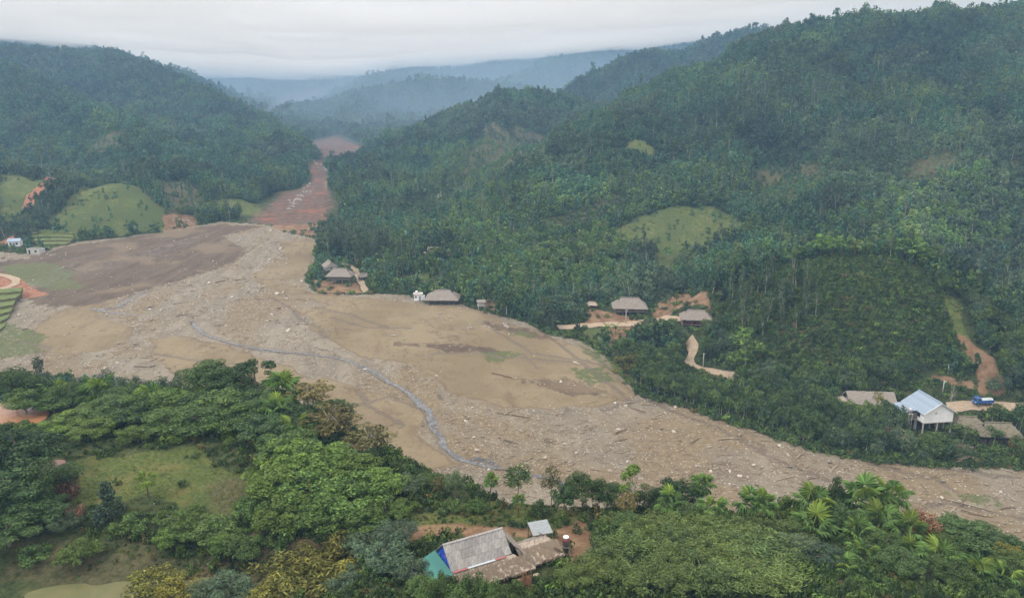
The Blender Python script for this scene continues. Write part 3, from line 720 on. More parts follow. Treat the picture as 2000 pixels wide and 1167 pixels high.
def crown_mesh(name, mat, seed, rx, rz, zc, n_cl, n_leaf, L, W, shape='ball', up=.25, cr=.33, flat=0.0, dead=0.0):
    rg = np.random.default_rng(seed)
    d = rg.normal(size=(n_cl, 3)); d /= np.linalg.norm(d, axis=1)[:, None]; d *= (rg.uniform(.1, 1, n_cl) ** .45)[:, None]
    if shape == 'ball': c = d * [rx, rx, rz]; c[:, 2] = np.where(c[:, 2] < 0, c[:, 2] * .7, c[:, 2]); rad = rx * cr * rg.uniform(.65, 1.25, n_cl)
    elif shape == 'cone':
        t = rg.uniform(0, 1, n_cl) ** .8; a = rg.uniform(0, 2 * np.pi, n_cl); q = rx * (1 - t * .86) * rg.uniform(.25, 1, n_cl)
        c = np.c_[np.cos(a) * q, np.sin(a) * q, (t * 2 - 1) * rz]; rad = rx * cr * (1.05 - .62 * t) * rg.uniform(.8, 1.2, n_cl)
    elif shape == 'column':
        t = rg.uniform(0, 1, n_cl); a = rg.uniform(0, 2 * np.pi, n_cl); q = rx * np.sin(np.pi * (.12 + .8 * t)) * rg.uniform(.2, 1, n_cl)
        c = np.c_[np.cos(a) * q, np.sin(a) * q, (t * 2 - 1) * rz]; rad = rx * cr * rg.uniform(.6, 1.2, n_cl)
    elif shape == 'umbrella':
        a = rg.uniform(0, 2 * np.pi, n_cl); q = rx * np.sqrt(rg.uniform(0, 1, n_cl)); c = np.c_[np.cos(a) * q, np.sin(a) * q, rz * (.9 - 1.1 * (q / rx) ** 2) + rg.normal(size=n_cl) * rz * .25]
        rad = rx * cr * rg.uniform(.6, 1.1, n_cl)
    c[:, 2] += zc
    V, tone = leaves_on(c, rad, n_leaf, L, W, rg, up, flat=flat)
    return np_mesh(name, V, quads(n_leaf), mat, False, {'leaf_tone': ('FACE', tone)}), c
def trunk_mesh(name, mat, seed, h, r, cent, n_limb=5, n=6, fork=.45):
    rg = np.random.default_rng(seed); b = MB()
    top = np.array([rg.normal() * .06 * h, rg.normal() * .06 * h, h * .92])
    mid = np.array([rg.normal() * .03 * h, rg.normal() * .03 * h, h * fork])
    b.tube([(0, 0, -.4), (0, 0, .05 * h), tuple(mid), tuple(top)], [r * 1.35, r, r * .72, r * .22], n)
    for i in rg.choice(len(cent), min(n_limb, len(cent)), replace=False):
        e = cent[i]; s = mid + (top - mid) * rg.uniform(0, .55); k = (s + e) / 2 + np.array([0, 0, .05 * h])
        b.tube([tuple(s), tuple(k), tuple(e)], [r * .45, r * .3, r * .12], 5)
    return b.mesh(name, mat)

# fan palm: one pleated fan leaf on its stalk (pointing along +x, lying flat)
def fan_leaf_mesh(name, mat, seed, n=15, R_=1.05, stalk=1.15, span=300):
    rg = np.random.default_rng(seed); V, F = [], []
    w = .028
    V += [(0, -w, 0), (0, w, 0), (stalk, w * .7, -.05), (stalk, -w * .7, -.05), (0, 0, -.05), (stalk, 0, -.09)]
    F += [[0, 1, 2, 3], [0, 3, 5, 4], [1, 4, 5, 2]]
    b = len(V); V.append((stalk, 0, 0))
    for i in range(2 * n + 1):
        a = R(-span / 2 + span * i / (2 * n)); tip = i % 2 == 1
        rr_ = R_ * ((1.0 if tip else .62) * (.80 + .20 * math.cos(a * .5)) * (1 + rg.normal() * .04))
        z = (-.32 * rr_ ** 2 - (rg.uniform(.0, .22) if tip else 0)) + (.0 if tip else .085) - .10 * abs(math.sin(a / 2))
        V.append((stalk + math.cos(a) * rr_, math.sin(a) * rr_, z))
    for i in range(2 * n): F.append([b, b + 1 + i, b + 2 + i])
    tone = np.r_[np.full(3, .3), np.repeat(rg.uniform(.15, 1, n), 2)]
    me = np_mesh(name, V, F, mat, False); a_ = me.attributes.new('leaf_tone', 'FLOAT', 'FACE'); a_.data.foreach_set('value', tone.astype(np.float32)); return me
def banana_leaf_mesh(name, mat, seed, L=2.3, W=.52, arch=.9, n=7):
    rg = np.random.default_rng(seed); V, F = [], []
    for i in range(n + 1):
        t = i / n; w = W * .5 * math.sin(math.pi * min(1, .06 + t * .94) ** .75) * (1 + .1 * rg.normal()); z = arch * (t * .9 - 1.25 * t * t); x = L * t * (1 - .15 * t)
        V += [(x, -w, z + .1 * W), (x, 0, z - .06), (x, w, z + .1 * W)]
    for i in range(n):
        for k in (0, 1): F.append([3 * i + k, 3 * i + k + 1, 3 * i + k + 4, 3 * i + k + 3])
    return np_mesh(name, V, np.array(F), mat, False, {'leaf_tone': ('FACE', rg.uniform(.2, 1, len(F)))})
def place(me_v, M): return [tuple(M @ Vector(v)) for v in me_v]
def merged(name, items, mat):
    """items: (mesh, matrix) joined into one mesh that keeps leaf_tone"""
    V, F, T = [], [], []
    for me, M in items:
        b = len(V); V += [tuple(M @ v.co) for v in me.vertices]; F += [[i + b for i in p.vertices] for p in me.polygons]
        t = np.zeros(len(me.polygons), np.float32); me.attributes['leaf_tone'].data.foreach_get('value', t); T += t.tolist()
    o = bpy.data.meshes.new(name); o.from_pydata(V, [], F); o.materials.append(mat)
    a_ = o.attributes.new('leaf_tone', 'FLOAT', 'FACE'); a_.data.foreach_set('value', np.array(T, np.float32)); return o
def palm_layout(seed, n=15, hgt=4.0):
    rg = np.random.default_rng(seed); out = []
    for i in range(n):
        t = (i + .5) / n; az = i * 2.399 + rg.normal() * .25; el = R(72 - 112 * t ** .9) + rg.normal() * .1
        out.append((Matrix.Translation((0, 0, hgt + .15 * (1 - t))) @ Matrix.Rotation(az, 4, 'Z') @ Matrix.Rotation(-el, 4, 'Y') @ Matrix.Scale(rg.uniform(.85, 1.12), 4), t))
    return out
def bamboo_mesh(name, mat, seed, n_culm=16, h=6.5, n_leaf=4600, spread=2.2, L=.36, W=.07):
    rg = np.random.default_rng(seed); pts, V = [], MB()
    for i in range(n_culm):
        a = rg.uniform(0, 2 * np.pi); lean = spread * rg.uniform(.25, 1.0); hh = h * rg.uniform(.6, 1.05); bx, by = rg.normal(size=2) * .35
        path = [(bx + math.cos(a) * lean * t ** 2.0, by + math.sin(a) * lean * t ** 2.0, hh * (t - .18 * t ** 3)) for t in np.linspace(0, 1, 6)]
        V.tube([(path[0][0], path[0][1], -.3)] + path, [.05, .05, .045, .04, .03, .02, .008], 4)
        for t in rg.uniform(.22, 1, 16): pts.append((bx + math.cos(a) * lean * t ** 2, by + math.sin(a) * lean * t ** 2, hh * (t - .18 * t ** 3)))
    pts = np.array(pts); rad = rg.uniform(.28, .62, len(pts))
    LV, tone = leaves_on(pts, rad, n_leaf, L, W, rg, .1, .7)
    return np_mesh(name, LV, quads(n_leaf), mat, False, {'leaf_tone': ('FACE', tone)}), V.mesh(name + '_culms', CULM)
def tuft_mesh(name, mat, seed, n=16, h=.45):
    rg = np.random.default_rng(seed); V = []
    for i in range(n):
        a = rg.uniform(0, 6.28); l = rg.uniform(.05, .3); q = rg.normal(size=2) * .12; hh = h * rg.uniform(.5, 1.1); w = .03
        ca, sa = math.cos(a), math.sin(a)
        V += [(q[0] - sa * w, q[1] + ca * w, -.03), (q[0] + sa * w, q[1] - ca * w, -.03), (q[0] + ca * l * .5, q[1] + sa * l * .5, hh * .7), (q[0] + ca * l, q[1] + sa * l, hh)]
    V = np.array(V).reshape(n, 4, 3)
    return np_mesh(name, V.reshape(-1, 3), quads(n)[:, [0, 1, 3, 2]], mat, False, {'leaf_tone': ('FACE', rg.uniform(0, 1, n))})

# ------------------------------------------------------------------ plant kinds: lists of (crown mesh, trunk mesh), nominal height and width
KIND = {}
def def_kind(key, name, mats, bark, seeds, h, rx, rz, n_cl, n_leaf, L, W, shape='ball', r=.11, n_limb=5, trunk_share=None, **kw):
    var = []
    for i, s in enumerate(seeds):
        mat = LM[mats[i % len(mats)]]
        zc = h - rz * 1.05
        cm, c = crown_mesh('crown', mat, s, rx, rz, zc, n_cl, n_leaf, L, W, shape, **kw)
        var.append((cm, trunk_mesh('trunk', bark, s + 50, h, r, c, n_limb, fork=max(.12, (zc - rz) / h + .12))))
    KIND[key] = (name, var, h, rx * 2)
# near kinds (a hundred metres from the drone)
def_kind('broad_dark', 'broadleaf_tree', ['deep'], BARK, (1, 2, 3), 7.0, 2.6, 2.3, 44, 6400, .26, .13, r=.14, cr=.26)
def_kind('broad', 'broadleaf_tree', ['mid', 'bright', 'mid'], BARK, (4, 5, 6), 5.0, 2.3, 1.9, 42, 5600, .24, .125, cr=.26)
def_kind('bright', 'creeper_shrub', ['bright'], BARK_DARK, (7, 8, 27), 3.4, 2.0, 1.5, 60, 8500, .19, .125, r=.07, cr=.23)
def_kind('blue', 'feathery_tree', ['blue'], BARK, (9, 10), 5.0, 2.2, 1.9, 44, 4800, .36, .075, cr=.26)
def_kind('feather', 'feathery_tree', ['mid', 'brown'], BARK, (11, 12), 6.0, 2.0, 1.7, 36, 900, .44, .12, r=.09, cr=.26, n_limb=14)
def_kind('brown', 'feathery_tree', ['brown'], BARK_PALE, (13, 14), 6.0, 2.0, 1.8, 44, 1100, .52, .13, r=.08, cr=.22, n_limb=16)
def_kind('umbrella', 'umbrella_tree', ['deep'], BARK, (15, 16), 8.0, 2.6, 1.0, 22, 1700, .42, .20, 'umbrella', r=.12, n_limb=9, cr=.28)
def_kind('cone', 'conical_tree', ['blue'], BARK_DARK, (17,), 5.4, 1.6, 2.5, 40, 2600, .34, .14, 'cone', r=.10, cr=.42)
def_kind('twisty', 'twisted_tree', ['bright'], BARK, (18,), 7.0, 1.2, 2.4, 12, 800, .38, .2, 'column', r=.08, n_limb=10, cr=.42)
def_kind('yellow', 'yellow_green_tree', ['yellow'], BARK_DARK, (19, 20), 4.0, 2.0, 1.6, 46, 4600, .23, .095, r=.08, cr=.22)
def_kind('redshrub', 'reddish_shrub', ['red'], BARK_DARK, (21, 22), 2.6, 1.5, 1.2, 22, 1300, .32, .10, r=.05, cr=.34, n_limb=12)
def_kind('shrub', 'shrub', ['mid', 'deep', 'bright', 'mid'], BARK_DARK, (23, 24, 25, 26), 2.0, 1.4, .95, 24, 2000, .20, .115, r=.05, cr=.30)
# middle distance kinds (two to four hundred metres)
def_kind('bank', 'bank_tree', ['deep', 'mid', 'deep', 'mid'], BARK_PALE, (31, 32, 33, 34), 8.0, 1.9, 2.6, 16, 760, .52, .26, r=.10, n_limb=4, cr=.46)
def_kind('young', 'young_tree', ['deep', 'mid', 'deep'], BARK_DARK, (35, 36, 37), 3.0, 1.15, 1.35, 12, 420, .42, .24, 'cone', r=.05, n_limb=2, cr=.52)
def_kind('round', 'round_tree', ['deep', 'mid', 'blue'], BARK, (38, 39, 40), 6.5, 2.6, 2.4, 18, 820, .55, .26, r=.10, n_limb=3, cr=.44)
def_kind('slender', 'slender_tree', ['blue', 'deep'], BARK_PALE, (41, 42), 13.0, 1.8, 4.4, 16, 620, .60, .26, 'column', r=.12, n_limb=4, cr=.50)
def_kind('tall_light', 'tall_light_tree', ['bright'], BARK_PALE, (43,), 17.0, 2.6, 6.4, 20, 1300, .60, .32, 'column', r=.16, n_limb=9, cr=.42)
def_kind('bare', 'bare_tree', ['dry'], BARK_PALE, (44, 45), 9.0, 2.2, 2.8, 26, 70, .3, .08, r=.12, n_limb=22)
PALM_FRONDS = [fan_leaf_mesh('fan_frond', LM['palm'], s) for s in (1, 2)] + [fan_leaf_mesh('fan_frond', LM['palm_new'], 3)] + [fan_leaf_mesh('fan_frond', LM['dry'], 4)]
def palm_trunk(h, r=.13):
    b = MB(); b.tube([(0, 0, -.4), (.03, 0, h * .5), (0, .02, h)], [r * 1.2, r, r * .9], 7)
    rg = np.random.default_rng(5)
    for i in range(10):
        z = h * (.62 + .036 * i); a = i * 2.4; b.add([(math.cos(a) * r, math.sin(a) * r, z), (math.cos(a + .6) * r, math.sin(a + .6) * r, z), (math.cos(a + .3) * (r + .16), math.sin(a + .3) * (r + .16), z - .22)], [[0, 1, 2]])
    return b.mesh('trunk', BARK_DARK)
PALM_TRUNK = palm_trunk(4.0)
PALM_FAR = [merged('crown', [(PALM_FRONDS[i % 2], M) for i, (M, t) in enumerate(palm_layout(60 + k, 11))], LM['banana' if k == 0 else 'palm']) for k in range(3)]
BAN_LEAF = [banana_leaf_mesh('banana_leaf', LM['banana'], s) for s in (1, 2)]
def banana_layout(seed, n=8):
    rg = np.random.default_rng(seed)
    return [Matrix.Translation((0, 0, 1.5)) @ Matrix.Rotation(i * 2.399 + rg.normal() * .2, 4, 'Z') @ Matrix.Rotation(-R(70 - 55 * (i + .5) / n), 4, 'Y') @ Matrix.Scale(rg.uniform(.8, 1.1), 4) for i in range(n)]
_b = MB(); _b.tube([(0, 0, -.3), (0, 0, .8), (0, 0, 1.7)], [.16, .13, .07], 7); BAN_STEM = _b.mesh('stem', CULM)
BAN_FAR = [merged('crown', [(BAN_LEAF[i % 2], M) for i, M in enumerate(banana_layout(80 + k))], LM['banana']) for k in range(2)]
BAMBOO = [bamboo_mesh('foliage', LM['bamboo'], s) for s in (1, 2, 3)]
BAMBOO_Y = [bamboo_mesh('foliage', LM['yellow'], s, 14, 5.5, 3000, 2.4, .40, .11) for s in (4, 5)]
# far kinds, drawn as instanced woods
FAR = []
for s in range(6): FAR.append(crown_mesh('wood_crown', LM['hillfar'], 200 + s, 1.0, 1.45, 1.35, 9, 150, .50, .30, 'cone' if s < 3 else 'ball', cr=.55)[0])
for s in range(2): FAR.append(crown_mesh('wood_crown', LM['mid'], 210 + s, 1.1, 1.2, 1.3, 9, 150, .46, .28, 'ball', cr=.5)[0])
for s in range(2): FAR.append(crown_mesh('wood_crown', LM['blue'], 220 + s, 1.2, .8, 1.9, 12, 150, .46, .24, 'umbrella', cr=.34)[0])
def joined(name, cm, tm):
    V = [tuple(v.co) for v in cm.vertices]; F = [list(p.vertices) for p in cm.polygons]; t = np.zeros(len(F), np.float32); cm.attributes['leaf_tone'].data.foreach_get('value', t)
    b = len(V); V += [tuple(v.co) for v in tm.vertices]; F2 = [[i + b for i in p.vertices] for p in tm.polygons]
    me = bpy.data.meshes.new(name); me.from_pydata(V, [], F + F2); me.materials.append(cm.materials[0]); me.materials.append(tm.materials[0])
    me.polygons.foreach_set('material_index', np.r_[np.zeros(len(F)), np.ones(len(F2))].astype(np.int32))
    a_ = me.attributes.new('leaf_tone', 'FLOAT', 'FACE'); a_.data.foreach_set('value', np.r_[t, np.zeros(len(F2))].astype(np.float32)); me.update(); return me
TALL = []
for s in range(2):
    _c, _k = crown_mesh('wood_crown', LM['mid' if s else 'blue'], 240 + s, 1.7, 2.6, 7.2, 11, 240, .62, .32, 'column' if s else 'ball', cr=.42)
    TALL.append(joined('wood_tall', _c, trunk_mesh('trunk', BARK_PALE, 250 + s, 9.0, .14, _k, 3, 5)))
BUSH = [crown_mesh('bush', LM[k], 230 + i, .62, .42, .36, 7, 130, .26, .15, 'ball', cr=.5)[0] for i, k in enumerate(('deep', 'mid', 'mid', 'bright', 'brown'))]
TUFT = [tuft_mesh('tuft', LM['grass'], s) for s in range(3)]

# ------------------------------------------------------------------ scattering helpers
def stuff_points(name, pts, protos, idx, scl, rot, label, cat, tint=None):
    """one object whose geometry nodes put a small mesh on every point"""
    me = bpy.data.meshes.new(name); n = len(pts)
    me.vertices.add(n); me.vertices.foreach_set('co', np.asarray(pts, np.float32).ravel())
    for k, typ, dat in (('pick', 'INT', idx), ('size', 'FLOAT_VECTOR', scl), ('turn', 'FLOAT_VECTOR', rot), ('tint', 'FLOAT', tint if tint is not None else np.zeros(n))):
        a = me.attributes.new(k, typ, 'POINT')
        a.data.foreach_set('value' if typ != 'FLOAT_VECTOR' else 'vector', np.asarray(dat, np.int32 if typ == 'INT' else np.float32).ravel())
    pc = bpy.data.collections.new(name + '_kinds')
    for i, p_ in enumerate(protos): pc.objects.link(bpy.data.objects.new('%s_kind_%02d' % (name, i), p_))
    o = link(name, me)
    ng = bpy.data.node_groups.new(name, 'GeometryNodeTree'); ng.is_modifier = True
    ng.interface.new_socket('Geometry', in_out='INPUT', socket_type='NodeSocketGeometry'); ng.interface.new_socket('Geometry', in_out='OUTPUT', socket_type='NodeSocketGeometry')
    nn, ll = ng.nodes, ng.links
    gi, go = nn.new('NodeGroupInput'), nn.new('NodeGroupOutput')
    ci = nn.new('GeometryNodeCollectionInfo'); ci.inputs['Collection'].default_value = pc; ci.inputs['Separate Children'].default_value = True; ci.inputs['Reset Children'].default_value = True
    ip = nn.new('GeometryNodeInstanceOnPoints'); ip.inputs['Pick Instance'].default_value = True
    def na(nm, typ):
        q = nn.new('GeometryNodeInputNamedAttribute'); q.data_type = typ; q.inputs['Name'].default_value = nm; return q.outputs[0]
    ll.new(gi.outputs[0], ip.inputs['Points']); ll.new(ci.outputs[0], ip.inputs['Instance']); ll.new(na('pick', 'INT'), ip.inputs['Instance Index'])
    er = nn.new('FunctionNodeEulerToRotation'); ll.new(na('turn', 'FLOAT_VECTOR'), er.inputs[0]); ll.new(er.outputs[0], ip.inputs['Rotation'])
    ll.new(na('size', 'FLOAT_VECTOR'), ip.inputs['Scale']); ll.new(ip.outputs[0], go.inputs[0])
    md = o.modifiers.new('scatter', 'NODES'); md.node_group = ng
    tag(o, label, cat, kind='stuff'); return o

# which ground points the drone can see, with some margin for a step to the side
_va = np.linspace(R(-40), R(40), 260); _vr = np.geomspace(60, 3300, 300)
_VA, _VR = np.meshgrid(_va, _vr, indexing='ij'); _vz = H(_VR * np.sin(_VA), _VR * np.cos(_VA))
_ve = np.maximum.accumulate(np.arctan2(_vz - CAM_Z, _VR), axis=1)
def seen(x, y, ztop, margin=R(.8)):
    a = np.arctan2(x, y); r = np.hypot(x, y)
    i = np.clip(np.searchsorted(_va, a), 1, len(_va) - 1); j = np.clip(np.searchsorted(_vr, r) - 2, 0, len(_vr) - 1)
    return (np.arctan2(ztop - CAM_Z, r) > _ve[i, j] - margin) & (np.abs(a) < R(37.5))
def jitter(r0, r1, s_of_r, rg, a0=-37.0, a1=37.0):
    xs, ys = [], []; r = r0
    while r < r1:
        s = s_of_r(r); n = int(R(a1 - a0) * r / s) + 1
        a = R(a0) + (np.arange(n) + rg.uniform(0, 1, n) * .9) * s / r; q = r + rg.uniform(-.45, .45, n) * s
        xs.append(q * np.sin(a)); ys.append(q * np.cos(a)); r += s
    return np.concatenate(xs), np.concatenate(ys)
def in_pads(x, y, grow=.5):
    m = np.zeros(np.shape(x), bool)
    for (cx, cy_, cz, hl, hw, an, fd) in PADS:
        ca, sa = math.cos(an), math.sin(an)
        m |= (np.abs((x - cx) * ca + (y - cy_) * sa) < hl + grow) & (np.abs(-(x - cx) * sa + (y - cy_) * ca) < hw + grow)
    return m
# ------------------------------------------------------------------ dirt roads (centre lines by pixel on the terrain, width in metres)
ROADS = [
    ([(1345, 662), (1356, 672), (1357, 684), (1347, 697), (1344, 706), (1356, 716), (1376, 724), (1404, 731), (1440, 742)], 3.0, 'pale dirt road winding below the thatched house with red walls', 'tan'),
    ([(1090, 640), (1140, 636), (1190, 634), (1236, 634), (1262, 628), (1300, 622), (1330, 628)], 4.2, 'wide tan dirt track in front of the thatched house by the scarp', 'tan'),
    ([(1850, 797), (1900, 794), (1950, 793), (2000, 796), (2080, 800)], 2.6, 'dirt road behind the white gabled stilt house at the picture edge', 'tan'),
    ([(655, 512), (676, 516), (694, 526), (700, 540), (708, 556), (714, 571)], 2.6, 'dirt path dropping past the two stilt houses on the knoll', 'tan'),
    ([(118, 351), (96, 356), (72, 374), (58, 390), (54, 408)], 5.0, 'red earth road climbing the far slope by the grassy mound', 'red'),
    ([(46, 450), (30, 462), (10, 474), (-20, 486)], 5.0, 'red earth road beside the small blue roofed house', 'red'),
    ([(-30, 566), (10, 564), (30, 556), (34, 546), (10, 538), (-30, 536)], 3.0, 'orange dirt track looping on the red earth bank', 'tan'),
    ([(872, 352), (866, 366), (872, 372), (858, 380), (856, 396)], 3.0, 'bare tan footpath zigzagging on the middle spur', 'tan'),
]
ROAD_W = [[hit(*p)[:2] for p in q[0]] for q in ROADS]

ORD = ['first', 'second', 'third', 'fourth', 'fifth', 'sixth', 'seventh', 'eighth', 'ninth', 'tenth', 'eleventh', 'twelfth', 'thirteenth', 'fourteenth', 'fifteenth', 'sixteenth', 'seventeenth', 'eighteenth', 'nineteenth', 'twentieth']
CROWD = []          # (object, base label, category, group, x, y, z)
def remember(o, label, cat, group, x, y, z): CROWD.append((o, label, cat, group, x, y, z))
def write_labels():
    by = {}
    for q in CROWD: by.setdefault(q[1], []).append(q)
    for lab, qs in by.items():
        qs.sort(key=lambda q: project(q[4], q[5], q[6])[0])
        for i, (o, _, cat, group, *_r) in enumerate(qs):
            if len(qs) == 1: t = lab
            elif len(qs) <= 20: t = lab + ', ' + ('leftmost' if i == 0 else 'rightmost' if i == len(qs) - 1 else ORD[i] + ' from the left')
            else: t = lab
            tag(o, t, cat, group)

def plant(key, x, y, h, w, label, cat, group, rz=None, z=None, vi=None):
    name, var, nh, nw = KIND[key]
    z = float(H(np.array([x]), np.array([y]))[0]) if z is None else z
    e = empty(name, (x, y, z - .05), random.uniform(0, 6.28) if rz is None else rz)
    e.scale = (w / nw, w / nw, h / nh)
    cm, tm = var[random.randrange(len(var)) if vi is None else vi % len(var)]
    link('crown', cm, e); link('trunk', tm, e)
    remember(e, label, cat, group, x, y, z); return e
def palm_near(x, y, h, w, label, group, seed, young=False, z=None):
    z = float(H(np.array([x]), np.array([y]))[0]) if z is None else z
    e = empty('fan_palm', (x, y, z - .05), random.uniform(0, 6.28)); e.rotation_euler = (random.gauss(0, .10), random.gauss(0, .10), e.rotation_euler.z); s = w / 4.0 * random.uniform(.85, 1.1)
    th = max(h - 1.5 * s, .5)
    link('trunk', PALM_TRUNK, e, scl=(s, s, th / 4.0))
    for i, (M, t) in enumerate(palm_layout(seed, 16 if not young else 9, 0.0)):
        me = PALM_FRONDS[2 if (t < (.11 if seed % 2 else .05) or young) else (3 if t > .93 and seed % 3 == 0 else i % 2)]
        f = link('frond', me, e); f.matrix_local = Matrix.Translation((0, 0, th)) @ Matrix.Scale(s, 4) @ M
    remember(e, label, 'palm', group, x, y, z); return e
def palm_mid(x, y, z, s, label, group):
    e = empty('fan_palm', (x, y, z - .1), random.uniform(0, 6.28), s)
    link('crown', PALM_FAR[random.randrange(3)], e); link('trunk', PALM_TRUNK, e); remember(e, label, 'palm', group, x, y, z)
def banana(x, y, z, s, label, group, parts=False):
    e = empty('banana_plant', (x, y, z - .05), random.uniform(0, 6.28), s)
    link('stem', BAN_STEM, e)
    if parts:
        for i, M in enumerate(banana_layout(random.randrange(99))): f = link('leaf', BAN_LEAF[i % 2], e); f.matrix_local = M
    else: link('crown', BAN_FAR[random.randrange(2)], e)
    remember(e, label, 'banana plant', group, x, y, z)
def bamboo(x, y, h, w, label, group, yellow=False):
    z = float(H(np.array([x]), np.array([y]))[0])
    e = empty('bamboo_clump', (x, y, z - .05), random.uniform(0, 6.28)); e.scale = (w / 4.4, w / 4.4, h / 6.0)
    fm, cm = (BAMBOO_Y if yellow else BAMBOO)[random.randrange(2 if yellow else 3)]
    link('foliage', fm, e); link('culms', cm, e); remember(e, label, 'bamboo', group, x, y, z)

